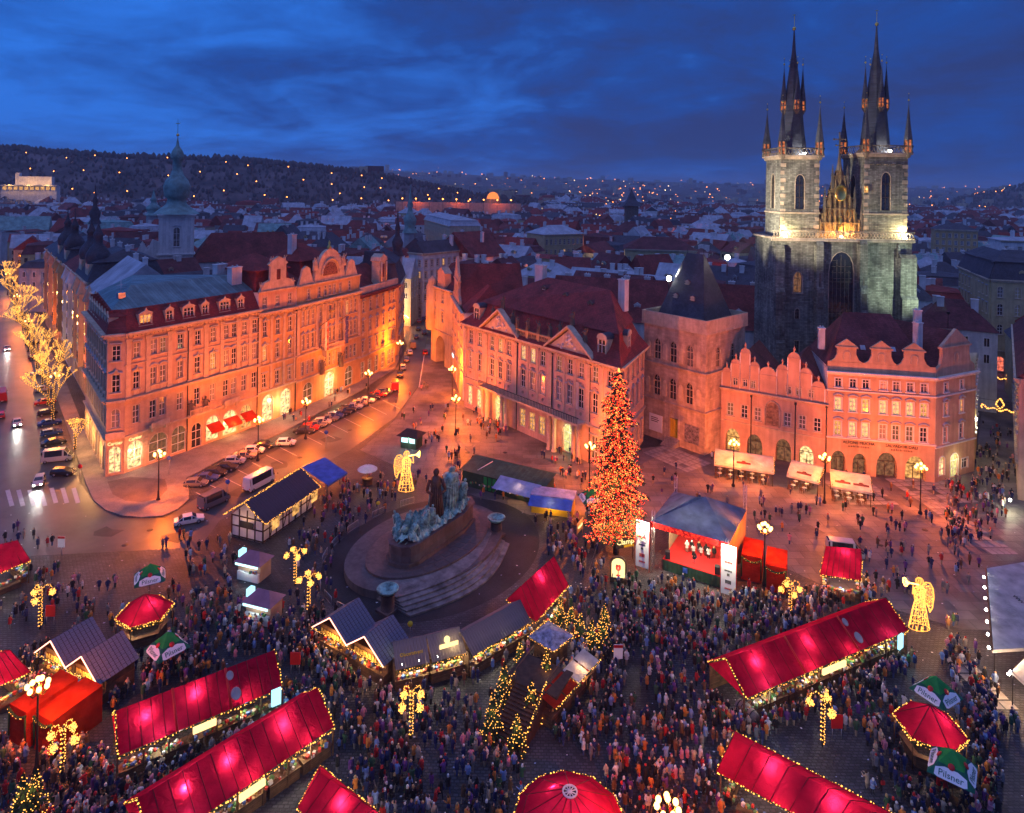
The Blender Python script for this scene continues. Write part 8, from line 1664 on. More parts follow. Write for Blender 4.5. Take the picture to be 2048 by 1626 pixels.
# ------------------------------------------------------------------ light figures
def light_angel(px, py, H, flip, label):
    p = G(px, py); t = thing('light_angel', label, 'light sculpture', (p.x, p.y, 0), 0, 'angels made of lights'); s = H/6.5; f = -1 if flip else 1; r = random.Random(8)
    body, wing, tr, bl = MB(), MB(), MB(), MB()
    prof = [(1.15,.4),(.95,1.4),(.72,2.6),(.52,3.4),(.62,4.2),(.66,4.7),(.25,5.1)]
    for (r0,z0),(r1,z1) in zip(prof, prof[1:]):
        n = 12; body.path([(r0*s*math.cos(6.283*k/n), r0*s*.6*math.sin(6.283*k/n), z0*s) for k in range(n+1)], .035, 4)
        for k in range(n): a = 6.283*k/n; body.tube((r0*s*math.cos(a),r0*s*.6*math.sin(a),z0*s),(r1*s*math.cos(a+.12),r1*s*.6*math.sin(a+.12),z1*s),.03,.03,4)
        for k in range(60): a = r.uniform(0,6.283); u = r.random(); rr = r0+(r1-r0)*u; bl.octa((rr*s*math.cos(a),rr*s*.6*math.sin(a),(z0+(z1-z0)*u)*s),.055)
    for k in range(5): a = .6*k; body.path([(.42*s*math.cos(q)*math.cos(a), .42*s*math.cos(q)*math.sin(a), 5.55*s+.46*s*math.sin(q)) for q in [6.283*i/12 for i in range(13)]], .03, 4)
    w = [(.3,4.7),(.9,5.3),(1.4,5.2),(1.75,4.6),(1.85,3.6),(1.7,2.4),(1.4,1.9),(1.2,2.6),(.9,3.0),(.35,3.4),(.3,4.7)]; wing.path([(-f*x*s,.35*s,z*s) for x, z in w], .06, 5)
    for k in range(150):
        x, z = r.uniform(.3,1.85), r.uniform(1.9,5.3)
        if inside(x, z, w): bl.octa((-f*x*s,.35*s,z*s),.05)
    for k in range(8): x = .5+.16*k; wing.tube((-f*x*s,.35*s,4.9*s),(-f*(x+.1)*s,.35*s,2.6*s),.025,.025,4)
    tr.path([(f*.3*s,-.3*s,5.4*s),(f*1.9*s,-.4*s,5.75*s)], .07, 6); tr.path([(f*1.9*s+f*.0, -.4*s+.4*s*math.cos(q), 5.75*s+.42*s*math.sin(q)) for q in [6.283*i/10 for i in range(11)]], .06, 5); [tr.tube((f*1.4*s,-.4*s,5.63*s),(f*1.9*s,-.4*s+.4*s*math.cos(q),5.75*s+.42*s*math.sin(q)),.04,.04,4) for q in (0,1.05,2.1,3.14,4.2,5.25)]
    body.path([(f*.5*s,-.1*s,4.6*s),(f*1.1*s,-.5*s,4.5*s),(f*1.0*s,-.45*s,5.4*s)], .07, 5)
    if flip: body.path([(.3*s,0,.5*s),(.25*s,0,-.0),(.55*s,0,0)], .06, 5); body.path([(-.3*s,0,.5*s),(-.3*s,0,0)], .06, 5)
    else: body.path([(0,0,.4*s),(0,0,0)], .06, 5)
    body.build('robe_frame', M['rope_light'], t); wing.build('wing', M['rope_light'], t); tr.build('trumpet', glow('trumpet_light', (1,.55,.08), 7, False), t); stuffed(bl.build('bulb', M['bulb'], t)); lamp('angel_glow', (0,-1.6,H*.5), 160, (1,.6,.25), .4, t)
light_angel(812,985,7.0,False,'golden light angel blowing a trumpet to the right, behind the memorial'); light_angel(1838,1262,6.3,True,'golden light angel blowing a trumpet to the left, at right')
def bunch_lamp(px, py, H, label, arms=4, drop=True):
    p = G(px, py); t = thing('garland_lamp_post', label, 'lamp post', (p.x, p.y, 0), rnd.random()*6, 'lamp posts wrapped in golden bulbs'); mb = MB(); mb.tube((0,0,0),(0,0,H),.09,.05,6); mb.build('post', M['iron'], t); b = MB()
    for k in range(int(H/.07)): a = k*1.1; z = .3+(H-.3)*k/int(H/.07); b.octa((.17*math.cos(a),.17*math.sin(a),z),.055)
    for k in range(arms):
        a = 6.283*k/arms; e = Vector((1.05*math.cos(a),1.05*math.sin(a),H-1.0 if drop else H-.4)); pts = [Vector((0,0,H-.5)), Vector((.5*math.cos(a),.5*math.sin(a),H)), Vector((.95*math.cos(a),.95*math.sin(a),H-.25)), e]; bulbs(b, pts, .09, .05)
        for i in range(75): v = Vector((rnd.gauss(0,1),rnd.gauss(0,1),rnd.gauss(0,1))).normalized()*rnd.uniform(.12,.36); b.octa(e+Vector((v.x,v.y,v.z*1.15)),.055)
        mb = MB(); mb.path(pts, .03, 5); mb.build('arm', M['iron'], t)
    stuffed(b.build('bulb', M['bulb'], t)); lamp('lamp_light', (0,0,H+.4), 130, (1,.5,.15), .3, t)
for a in ((80,1258,4.6,'wrapped lamp post with drooping bunches at the left, above the shingle stalls',3,True),(590,1170,4.2,'upper wrapped lamp post beside the strip lit kiosks',4,False),(617,1228,4.4,'wrapped lamp post just above the twin shingle stalls',4,False),(822,1476,4.2,'wrapped lamp post with four bunches in the middle of the crowd',4,True),(1580,1232,4.0,'wrapped lamp post below the red cloth booths',4,True),(1645,1492,4.6,'wrapped lamp post with drooping bunches between the two right red stalls',3,True),(125,1550,4.0,'wrapped lamp post below the left red booths',4,True)): bunch_lamp(*a)
def lit_tree(px, py, h, label):
    p = G(px, py); t = thing('lit_fir', label, 'tree', (p.x, p.y, 0), 0, 'small firs hung with golden bulbs'); f, b = MB(), MB(); f.tube((0,0,0),(0,0,h),.07,.02,5,1); z = .4
    while z < h:
        rr = .30*(h-z)+.06
        for k in range(9): a = rnd.uniform(0,6.28); e = Vector((rr*math.cos(a),rr*math.sin(a),z-.2)); f.add([(0,0,z+.1),(e.x*.9-.1*math.sin(a),e.y*.9+.1*math.cos(a),z-.1),(e.x,e.y,e.z),(e.x*.9+.1*math.sin(a),e.y*.9-.1*math.cos(a),z-.1)], [(0,1,2,3)]); b.octa(e*rnd.uniform(.85,1.05)+Vector((0,0,z*0+.0)),.05) if k % 3 else None
        z += .2
    f.build('crown', [M['needles'], M['bark']], t); stuffed(b.build('bulb', M['bulb'], t)); lamp('tree_glow', (0,-.5,h*.6+.3), 16, (1,.5,.15), .3, t)
for i, a in enumerate(((985,1478,4.2),(1008,1405,3.9),(1040,1330,2.6),(1033,1505,3.6),(1062,1445,4.0),(1092,1385,4.2),(1120,1245,2.8),(1160,1290,3.6),(1183,1310,3.8),(1205,1305,4.0),(1142,1252,2.6),(1208,1270,3.6),(45,1650,4.0),(70,1640,4.0))): lit_tree(*a, ['bulb hung fir at the left foot of the stairs','bulb hung fir halfway up the left side of the stairs','small bulb hung fir at the top left of the stairs','bulb hung fir at the right foot of the stairs','bulb hung fir halfway up the right side of the stairs','bulb hung fir at the top right of the stairs','bulb hung fir behind the snowy kiosk, first','bulb hung fir right of the snowy kiosk, front left of the clump','bulb hung fir right of the snowy kiosk, front middle of the clump','bulb hung fir at the right end of the clump','small bulb hung fir at the back of the clump','bulb hung fir at the back right of the clump','bulb hung fir in the bottom left corner, outer one','bulb hung fir in the bottom left corner, inner one'][i])
def stairs():
    a, b = G(1010,1500), G(1062,1372,2.4); d = (Vector(b[:2])-Vector(a[:2])); t = thing('wooden_stairs', 'dark wooden stairs rising between two rows of bulb hung firs', 'stairs', (a.x, a.y, 0), math.atan2(d.y, d.x)-math.pi/2); L = d.length; n = 15
    me = cached('tread', lambda: (lambda q: (q.box((-1.5,-.18,-.05),(1.5,.18,.05)), q.mesh('tread', [M['timber']]))[1])(MB()))
    for k in range(n): link('tread', me, t, (0, L*(k+.5)/n, 2.4*(k+1)/n))
    mb = MB(); [mb.quad((x,0,0),(x,L,0),(x,L,2.4),(x,0,.1)) for x in (-1.5,1.5)]; mb.box((-2.6,L,0),(2.6,L+3.6,2.35)); mb.build('platform', M['timber'], t)
    for x in (-1.6,1.6): mb = MB(); mb.path([(x,0,1.0),(x,L,3.4),(x,L+3.6,3.4)], .05); [mb.tube((x,L*k/5,2.4*k/5),(x,L*k/5,2.4*k/5+1.0),.03) for k in range(6)]; mb.build('handrail', M['wood'], t); light_string(t, [(x,0,1.05),(x,L,3.45)], .2)
    foot(world_pts(t, [(-2.6,-.5),(2.6,-.5),(2.6,L+3.6),(-2.6,L+3.6)]))
    p, q = G(1105,1420,1.8), G(1195,1320,1.8); t = thing('snack_counter', 'row of snack counters with pale lit tops beside the stairs', 'counter', (p.x, p.y, 0), ang(p, q)); L = dist(p, q)
    for k in range(4): mb = MB(); mb.box((L*k/4,0,0),(L*(k+.9)/4,1.3,1.1)); mb.build('counter', M['wood'], t); mb = MB(); mb.quad((L*k/4,-.3,2.0),(L*(k+.9)/4,-.3,2.0),(L*(k+.9)/4,1.5,2.4),(L*k/4,1.5,2.4)); mb.build('awning', M['cloth_white' if k > 1 else 'cloth_box'], t)
    lamp('counter_lamp', (L*.7,.4,1.7), 140, WARM, .1, t); lamp('counter_lamp', (L*.3,.4,1.7), 60, WARM, .1, t); light_string(t, [(0,-.35,2.0),(L,-.35,2.0)], .25); goods(t, L, .1, 1.0, 1.1, 30); foot(world_pts(t, [(0,-.4),(L,-.4),(L,1.5),(0,1.5)]))
stairs()
def misc():
    for px, py, rz, lab in ((1494,1437,.5,'big wooden barrel lying between the two right red stalls'),):
        p = G(px, py); t = thing('barrel', lab, 'barrel', (p.x, p.y, .62), rz); mb = MB(); mb.lathe([(.5,-1.0),(.6,-.4),(.62,0),(.6,.4),(.5,1.0),(.02,1.0)], 14); mb.lathe([(.5,-1.0),(.02,-.95)],14); o = mb.build('staves', M['wood_grey'], t); mb = MB(); [mb.lathe([(.60,z-.05),(.63,z),(.60,z+.05)],14) for z in (-.7,-.3,.3,.7)]; q = mb.build('hoop', M['iron'], t); o.rotation_euler = q.rotation_euler = (R(90),0,0)
    for px, py, lab, txt in ((1236,1340,'white and red notice board on a post right of the snack counters','INFO'),(122,1112,'white poster board near the left edge road','?')):
        p = G(px, py); t = thing('notice_board', lab, 'sign', (p.x, p.y, 0)); mb = MB(); mb.tube((0,.05,0),(0,.05,1.4),.05); mb.build('post', M['steel'], t); mb = MB(); mb.box((-.45,0,1.1),(.45,.06,2.5)); b = mb.build('board', M['blank'], t); mb = MB(); mb.box((-.45,-.02,2.2),(.45,0,2.5)); mb.build('red_header', M['red_paint'], b)
    for px, py, lab in ((100,1250,'red sign board standing left of the shingle stalls'),(590,1348,'red sign board standing beside the left red stalls'),(1674,1478,'red sign board beside the right wrapped lamp post')):
        p = G(px, py); t = thing('red_board', lab, 'sign', (p.x, p.y, 0)); mb = MB(); mb.box((-.5,0,.9),(.5,.08,2.1)); mb.build('board', M['red_paint'], t); mb = MB(); [mb.tube((x,.04,0),(x,.04,.9),.03) for x in (-.4,.4)]; mb.build('leg', M['steel'], t)
    for px, py, lab in ((652,895,'blue and white road sign beside the road'),(338,950,'road sign on the corner pavement'),(160,968,'red no entry sign at the crossing'),(455,1000,'blue road sign behind the timber hall')):
        p = G(px, py); t = thing('road_sign', lab, 'road sign', (p.x, p.y, 0)); mb = MB(); mb.tube((0,0,0),(0,0,3.0),.04); mb.build('post', M['steel'], t); mb = MB(); mb.lathe([(.02,0),(.36,0),(.36,.03),(.02,.03)],12); o = mb.build('sign_plate', M['red_paint' if 'entry' in lab else 'cloth_blue'], t, (0,-.06,2.8)); o.rotation_euler = (R(90),0,0)
    for px, py, lab in ((553,1400,'bright blue lit menu box at the right end of the left red stall'),(1803,1288,'bright blue lit menu box at the right end of the right red stall')):
        p = G(px, py, 2.0); t = thing('menu_lightbox', lab, 'light box', (p.x, p.y, 0), R(35)); mb = MB(); mb.box((-.4,0,1.5),(.4,.2,2.9)); mb.build('lit_panel', M['cyan_panel'], t); mb = MB(); mb.tube((0,.1,0),(0,.1,1.5),.05); mb.build('post', M['iron'], t); lamp('box_glow', (0,-.5,2.0), 45, (.4,.9,1), .2, t)
    for k, (px, py) in enumerate(((2020,757),(2000,815))):
        p = AT(px, py, 160 if k == 0 else 128); t = thing('street_garland', ('farther','nearer')[k]+' scroll shaped light garland hung over the lane', 'light garland', p, R(-35), 'light garlands over the lane'); b = MB(); s = 3.2
        for f in (-1, 1): bulbs(b, [Vector((f*x*s,0,z*s)) for x, z in ((.0,-.25),(.3,-.05),(.6,-.2),(.85,.05),(.95,-.12),(.8,-.2))], .3, .16); bulbs(b, [Vector((f*x*s,0,z*s)) for x, z in ((0,.55),(.22,.2),(0,-.1))], .3, .16)
        stuffed(b.build('bulb', [M['bulb']], t)); mb = MB(); mb.tube((-8,0,1.2),(8,0,1.2),.03); mb.build('wire', M['iron'], t)
    for k, (px, py, Y) in enumerate(((808,640,225),(845,578,300),(856,560,340),(862,547,380),(880,515,430))):
        p = AT(px, py, Y); t = thing('crescent_light', ('first','second','third','fourth','fifth')[k]+' crescent light ornament along the street behind', 'light ornament', p, 0, 'crescent lights along the street'); b = MB(); bulbs(b, [Vector((1.6*math.cos(q),0,1.6*math.sin(q))) for q in [R(20+20*i) for i in range(8)]], .3, .26); stuffed(b.build('bulb', [M['city_white']], t)); mb = MB(); mb.tube((0,.2,-p.z),(0,.2,1.5),.07); mb.build('post', M['iron'], t); lamp('lamp_light', (0,-.6,.6), 1900, SODIUM, .3, t)
    lamp('lane_light', tuple(AT(1960,880,122)), 500, (.9,1,.7), .3) if False else None
    for i, (px, py) in enumerate(((1952,838),(1942,850),(2020,1000),(2035,1030))):
        p = AT(px, py, 118 if i < 2 else 101); t = thing('shop_lantern', ('upper','lower')[i % 2]+' shop lantern on the '+('left' if i < 2 else 'right')+' side of the lane', 'lantern', p, 0, 'shop lanterns of the lane'); mb = MB(); mb.ball((0,0,0),.22,0,6,4); mb.build('bulb', M['flood'], t); lamp('lamp_light', (-.3,-.7,0), 700 if i < 2 else 260, (.95,.9,.5), .2, t)
misc()
# ------------------------------------------------------------------ vehicles
def car_parts(kind):
    if kind == 'van': Lc, prof = 5.2, [(-2.6,.95,1.9,2.35),(-2.3,.95,1.15,2.45),(1.2,.95,1.15,2.45),(1.9,.93,1.15,1.5),(2.6,.85,1.0,1.05)]
    elif kind == 'hatch': Lc, prof = 3.9, [(-1.95,.78,.85,.95),(-1.6,.82,.92,1.4),(.3,.84,.92,1.45),(1.0,.84,.92,1.0),(1.95,.74,.72,.75)]
    elif kind == 'bus': Lc, prof = 8.0, [(-3.0,1.0,1.2,2.4),(-2.9,1.0,1.2,2.6),(2.5,1.0,1.2,2.6),(2.8,1.0,1.2,2.1),(3.0,.9,1.0,1.15)]
    else: Lc, prof = 4.4, [(-2.2,.80,.85,.9),(-1.6,.84,.9,.98),(-.9,.85,.9,1.4),(.4,.85,.9,1.42),(1.1,.85,.9,.97),(2.2,.76,.7,.74)]
    b, g = MB(), MB(); ring = []
    for x, w, zb, zt in prof: c = zt-zb > .2; k = .80 if c else .96; ring.append([(x,-w*.94,.28),(x,-w,.55),(x,-w,zb),(x,-w*k,zt),(x,w*k,zt),(x,w,zb),(x,w,.55),(x,w*.94,.28)])
    vs = [p for r_ in ring for p in r_]; n = len(ring)
    b.add(vs, [(8*i+j, 8*(i+1)+j, 8*(i+1)+(j+1) % 8, 8*i+(j+1) % 8) for i in range(n-1) for j in range(8)]+[tuple(range(7,-1,-1)), tuple(range(8*(n-1), 8*n))], 0, False)
    for i in range(n-1):
        A_, B_ = ring[i], ring[i+1]; ha, hb = prof[i][3]-prof[i][2], prof[i+1][3]-prof[i+1][2]
        if max(ha, hb) > .3:
            for p, q, sg in ((2,3,-1),(5,4,1)):
                s = [Vector(A_[p]), Vector(B_[p]), Vector(B_[q]), Vector(A_[q])]; c = sum(s, Vector())/4; g.add([c+(v-c)*.84+Vector((0,sg*.025,0)) for v in s], [(0,1,2,3)])
            if abs(ha-hb) > .25: s = [Vector(A_[3]), Vector(A_[4]), Vector(B_[4]), Vector(B_[3])]; c = sum(s, Vector())/4; g.add([c+(v-c)*.86+Vector((.02 if hb < ha else -.02,0,.03)) for v in s], [(0,1,2,3)])
    x0, x1 = prof[0][0], prof[-1][0]; hl, tl = MB(), MB(); z = .62
    for s in (-1, 1): hl.cbox((x1-.02,s*prof[-1][1]*.72,z),(.08,.3,.16)); tl.cbox((x0+.02,s*prof[0][1]*.78,z+.15),(.08,.22,.2))
    tr_ = MB(); [tr_.cbox((xx,0,.42),(.1,prof[0][1]*1.7,.18)) for xx in (x0-.03,x1+.03)]; [tr_.cbox((prof[2][0]+1.0,s*(prof[1][1]+.1),prof[2][2]+.05),(.12,.2,.14)) for s in (-1,1)]; pl_ = MB(); [pl_.cbox((xx,0,.55),(.03,.5,.11)) for xx in (x0-.09,x1+.09)]
    wh = MB(); wh.lathe([(.18,-.1),(.31,-.1),(.33,0),(.31,.1),(.18,.1)], 12); rm = MB(); rm.lathe([(.02,-.09),(.19,-.105),(.19,.105),(.02,.09)], 10)
    return dict(body=b.mesh('car_body',[M['white_paint']]), glass=g.mesh('car_glass',[M['glass']]), head=hl.mesh('headlight',[M['blank']]), tail=tl.mesh('tail_light',[M['inkred']]), trim=tr_.mesh('bumper',[M['rubber']]), plate=pl_.mesh('number_plate',[M['blank']]), wheel=wh.mesh('wheel',[M['rubber']]), rim=rm.mesh('rim',[M['steel']]), ax=(prof[0][0]+.75, prof[-1][0]-.8), w=prof[1][1])
PAINT = {n: mat('car_paint_'+n, c, .25, .05, 1.0, spec=.6) for n, c in (('white',(.7,.7,.7)),('silver',(.40,.41,.43)),('black',(.02,.02,.024)),('red',(.40,.02,.02)),('blue',(.03,.06,.22)),('grey',(.13,.13,.15)),('beige',(.35,.28,.2)))}
def car(x, y, rz, colr, kind, label, lights=False, group='cars parked along the kerb', z=0.0):
    q = cached(('car', kind), lambda: car_parts(kind)); t = thing('parked_car' if kind != 'bus' else 'minibus', label, {'van':'van','bus':'minibus'}.get(kind,'car'), (x, y, z), rz, group); t.scale = (.86,)*3
    set_mat(link('body', q['body'], t), PAINT[colr]); link('window_band', q['glass'], t); link('bumper', q['trim'], t); link('number_plate', q['plate'], t); o = link('headlight', q['head'], t); p = link('tail_light', q['tail'], t)
    if lights: set_mat(o, M['flood']); set_mat(p, M['bulb_red'])
    for ax in q['ax']:
        for s in (-1, 1): w = link('wheel', q['wheel'], t, (ax, s*(q['w']-.06), .33)); w.rotation_euler = (R(90),0,0); link('rim', q['rim'], w)
    return t
def cars():
    cl = ['white','silver','black','black','grey','silver','red','blue','beige','grey','black']; kd = ['hatch','sedan','hatch','sedan']; ordn = ['first','second','third','fourth','fifth','sixth','seventh','eighth','ninth','tenth','eleventh','twelfth','thirteenth','fourteenth','fifteenth']
    fa = ang(P_A, P_CR)
    for row, pts in (('lower bay row before the corner house',[(392+i*19.5, 972-i*10.6-(i > 3)*3) for i in range(8)]),('upper bay row before the ministry',[(572,890)]+[(608+i*12.4, 866-i*6.1) for i in range(14)])):
        for i, p in enumerate(pts):
            g = G(*p); c = cl[(i*3+len(row)) % 11] if p[0] not in (394, 612) else 'white'; car(g.x, g.y, fa-R(62)+rnd.uniform(-.06,.06), c, kd[i % 4], f'{ordn[i]} car, {c}, in the {row}')
    for i, p in enumerate([(790,778),(800,752),(806,738),(813,722),(820,708),(826,695),(832,676),(836,660),(838,645),(848,640),(850,626),(848,668)]):
        g = G(*p); c = ['red','black','silver','grey','white','beige','grey','black','red','blue','red','black'][i]; car(g.x, g.y, R(100), c, 'van' if i in (0, 5) else kd[i % 4], f'{c} {"van" if i in (0,5) else "car"}, {ordn[i]} along the street mouth kerb')
    car(*G(850,708)[:2], R(100), 'red', 'hatch', 'red car beside the archway house', group='cars standing in the road')
    for i, p in enumerate([(62,660),(66,690),(72,718),(80,750),(86,782),(90,808),(95,830),(99,850),(103,870),(107,890)]):
        g = G(*p); c = ['grey','black','red','silver','silver','red','black','blue','blue','black'][i]; car(g.x, g.y, R(40), c, kd[i % 4], f'{c} car, {ordn[i]} from the far end of the tree lined street row')
    car(*G(115,922)[:2], R(20), 'silver', 'van', 'silver van at the near end of the tree lined street row'); car(*G(126,950)[:2], R(8), 'black', 'hatch', 'black estate car in front of the silver van')
    c = car(*G(78,968)[:2], R(-62), 'silver', 'hatch', 'silver car with headlights on, driving over the crossing', True, 'cars standing in the road'); d = bpy.data.lights.new('headlight_beam','SPOT'); d.energy = 900; d.color = (1,.97,.85); d.spot_size = R(75); d.spot_blend = .8; o = bpy.data.objects.new('headlight_beam', d); COL.objects.link(o); o.parent = c; o.location = (2.3,0,.7); o.rotation_euler = (R(80),0,R(-90))
    for px, py, nm in ((34,850,'middle'),(14,700,'far')):
        c = car(*G(px,py)[:2], R(-52), 'silver', 'sedan', f'car with bright headlights coming down the {nm} stretch of the tree lined street', True, 'cars standing in the road'); o = bpy.data.objects.new('headlight_beam', d); COL.objects.link(o); o.parent = c; o.location = (2.4,0,.7); o.rotation_euler = (R(82),0,R(-90))
    car(*G(378,1046)[:2], R(28), 'white', 'sedan', 'white car on the road above the market', group='cars standing in the road'); car(*G(518,972)[:2], ang(G(490,975),G(548,945)), 'white', 'bus', 'white minibus behind the timber hall', group='cars standing in the road'); car(*G(428,1010)[:2], R(60), 'grey', 'van', 'grey van at the left end of the timber hall', group='cars standing in the road'); car(*G(1690,1112)[:2], R(-12), 'silver', 'van', 'silver van half hidden behind the small red stall', group='cars standing in the road'); car(*G(4,800)[:2], R(128), 'red', 'bus', 'red bus cut by the left edge on the tree lined street', group='cars standing in the road'); car(*G(1,835)[:2], R(128), 'red', 'hatch', 'red car behind the bus at the left edge', group='cars standing in the road')
cars()
# ------------------------------------------------------------------ people
COATS = {'black':(.015,.015,.018),'dark-blue':(.02,.03,.10),'red':(.42,.02,.02),'grey':(.16,.16,.17),'brown':(.14,.07,.035),'white':(.62,.60,.57),'green':(.04,.10,.05),'beige':(.42,.32,.22),'light-blue':(.20,.30,.52),'purple':(.14,.05,.20),'pink':(.55,.20,.26),'orange':(.60,.20,.04)}
PANTS = {'dark':(.02,.02,.025),'blue':(.05,.08,.20),'grey':(.14,.14,.15),'beige':(.34,.27,.20)}
HATS = {'black hair':(.01,.01,.01),'brown hair':(.06,.035,.02),'fair hair':(.40,.27,.12),'white cap':(.6,.6,.6),'red cap':(.45,.02,.02),'dark cap':(.02,.02,.03)}
CM = {k: mat('coat_'+k.replace(' ','_').replace('-','_'), c, .85, .2, 3.0) for k, c in COATS.items()}; PM = {k: mat('trousers_'+k, c, .85, .2, 3.0) for k, c in PANTS.items()}; HM = {k: mat(k.replace(' ','_').replace('-','_'), c, .7, .2, 6.0) for k, c in HATS.items()}
def person_meshes(pose):
    """one continuous skinned body plus the coat skirt and the hair or cap of the same pose"""
    la, ra, stride, bend = pose
    J = {'pel':(0,0,.95),'chest':(0,-.03*bend,1.28),'neck':(0,-.05-.12*bend,1.47),'head':(0,-.08-.18*bend,1.58),'top':(0,-.08-.2*bend,1.70)}
    E_ = [('pel','chest'),('chest','neck'),('neck','head'),('head','top')]
    for s, st, ar in ((-1, stride, la), (1, -stride, ra)):
        k = 'l' if s < 0 else 'r'
        J.update({'hip'+k:(s*.10,0,.90),'kn'+k:(s*.11,-.03-st*.16,.50),'an'+k:(s*.11,.03-st*.28+(.10 if st < 0 else 0),.09),'to'+k:(s*.13,-.15-st*.28+(.10 if st < 0 else 0),.04),'sh'+k:(s*.19,-.03*bend-.02,1.40),'el'+k:(s*.27,-.02-ar*.14,1.14+ar*.03),'wr'+k:(s*(.27-.13*ar),-.10-ar*.34,.92+ar*.34),'ha'+k:(s*(.26-.15*ar),-.14-ar*.40,.84+ar*.42)})
        E_ += [('pel','hip'+k),('hip'+k,'kn'+k),('kn'+k,'an'+k),('an'+k,'to'+k),('chest','sh'+k),('sh'+k,'el'+k),('el'+k,'wr'+k),('wr'+k,'ha'+k)]
    rad = {'pel':(.17,.13),'chest':(.20,.14),'neck':(.065,.065),'head':(.10,.115),'top':(.075,.085),'hip':(.11,.11),'kn':(.075,.075),'an':(.05,.055),'to':(.045,.04),'sh':(.085,.085),'el':(.062,.062),'wr':(.045,.045),'ha':(.04,.03)}
    names = list(J); me = bpy.data.meshes.new('skeleton'); me.from_pydata([J[n] for n in names], [(names.index(a), names.index(b)) for a, b in E_], []); o = bpy.data.objects.new('skeleton', me); COL.objects.link(o)
    md = o.modifiers.new('skin', 'SKIN'); md.use_smooth_shade = True; o.modifiers.new('sub', 'SUBSURF').levels = 1
    for i, n in enumerate(names): r_ = rad[n] if n in rad else rad[n[:-1]]; me.skin_vertices[0].data[i].radius = r_; me.skin_vertices[0].data[i].use_root = n == 'pel'
    dg = bpy.context.evaluated_depsgraph_get(); body = bpy.data.meshes.new_from_object(o.evaluated_get(dg)); bpy.data.objects.remove(o); body.name = 'person_body'
    body.materials.clear()
    for m in (M['skin'], CM['black'], PM['dark'], M['rubber']): body.materials.append(m)
    hd = Vector(J['head']); hs = [Vector(J['hal']), Vector(J['har'])]
    for p in body.polygons:
        c = p.center; p.use_smooth = True
        p.material_index = 0 if c.z > 1.50 or min((c-h).length for h in hs) < .085 else (1 if c.z > .88 or abs(c.x) > .20 else (3 if c.z < .11 else 2))
    mb = MB(); h = Vector(J['head']); mb.ball((h.x, h.y+.025, h.z+.055), .125, 0, 9, 6, 1.0); mb.lathe([(.126,-.12),(.128,0)], 9, (h.x, h.y+.035, h.z+.03), 0); hair = mb.mesh('hair', [HM['black hair']])
    mb = MB(); n = 10; sk = [(.215,1.38,.72),(.225,1.15,.74),(.20,1.0,.78),(.235,.74,.80),(.25,.66,.82)]
    vs = [(rr*math.cos(6.283*i/n), -.035*bend*(z-.9)/.4+rr*sq*math.sin(6.283*i/n), z) for rr, z, sq in sk for i in range(n)]; mb.add(vs, [(j*n+i,(j+1)*n+i,(j+1)*n+(i+1) % n,j*n+(i+1) % n) for j in range(len(sk)-1) for i in range(n)], 0, True); coat = mb.mesh('coat', [CM['black']])
    return body, coat, hair
POSES = [(0,0,.0,.1),(.2,.2,.9,.2),(1,1,0,.3),(0,1,.5,.1),(.9,.1,-.8,.4),(.3,.8,0,1.2),(0,0,-.9,.2)]
PARTS_P = [person_meshes(p) for p in POSES]
LAND = [(-37,69.5,'left hexagonal tent'),(36,56.2,'right hexagonal tent'),(4.9,49,'round red tent'),(-26,57,'left red stall'),(-19,53,'diagonal red stall'),(31,65,'right red stall'),(22,51,'bottom right red tent'),(-9,66,'board stalls'),(-15.5,69,'shingle stalls'),(1,58,'firs and stairs'),(-8,58,'wrapped lamp post'),(-40,57,'left red booths'),(26,74,'stage'),(14,82,'Christmas tree'),(41,73,'light angel'),(27,60,'wooden barrel'),(10,56,'snack counters'),(-4,87,'memorial'),(-8,105,'trumpet angel'),(60,105,'white cafe awnings'),(77,105,'lane corner'),(30,112,'tower house'),(0,125,'palace doors'),(-26,63,'strip kiosks'),(34,80,'red booths'),(12,70,'wine sign')]
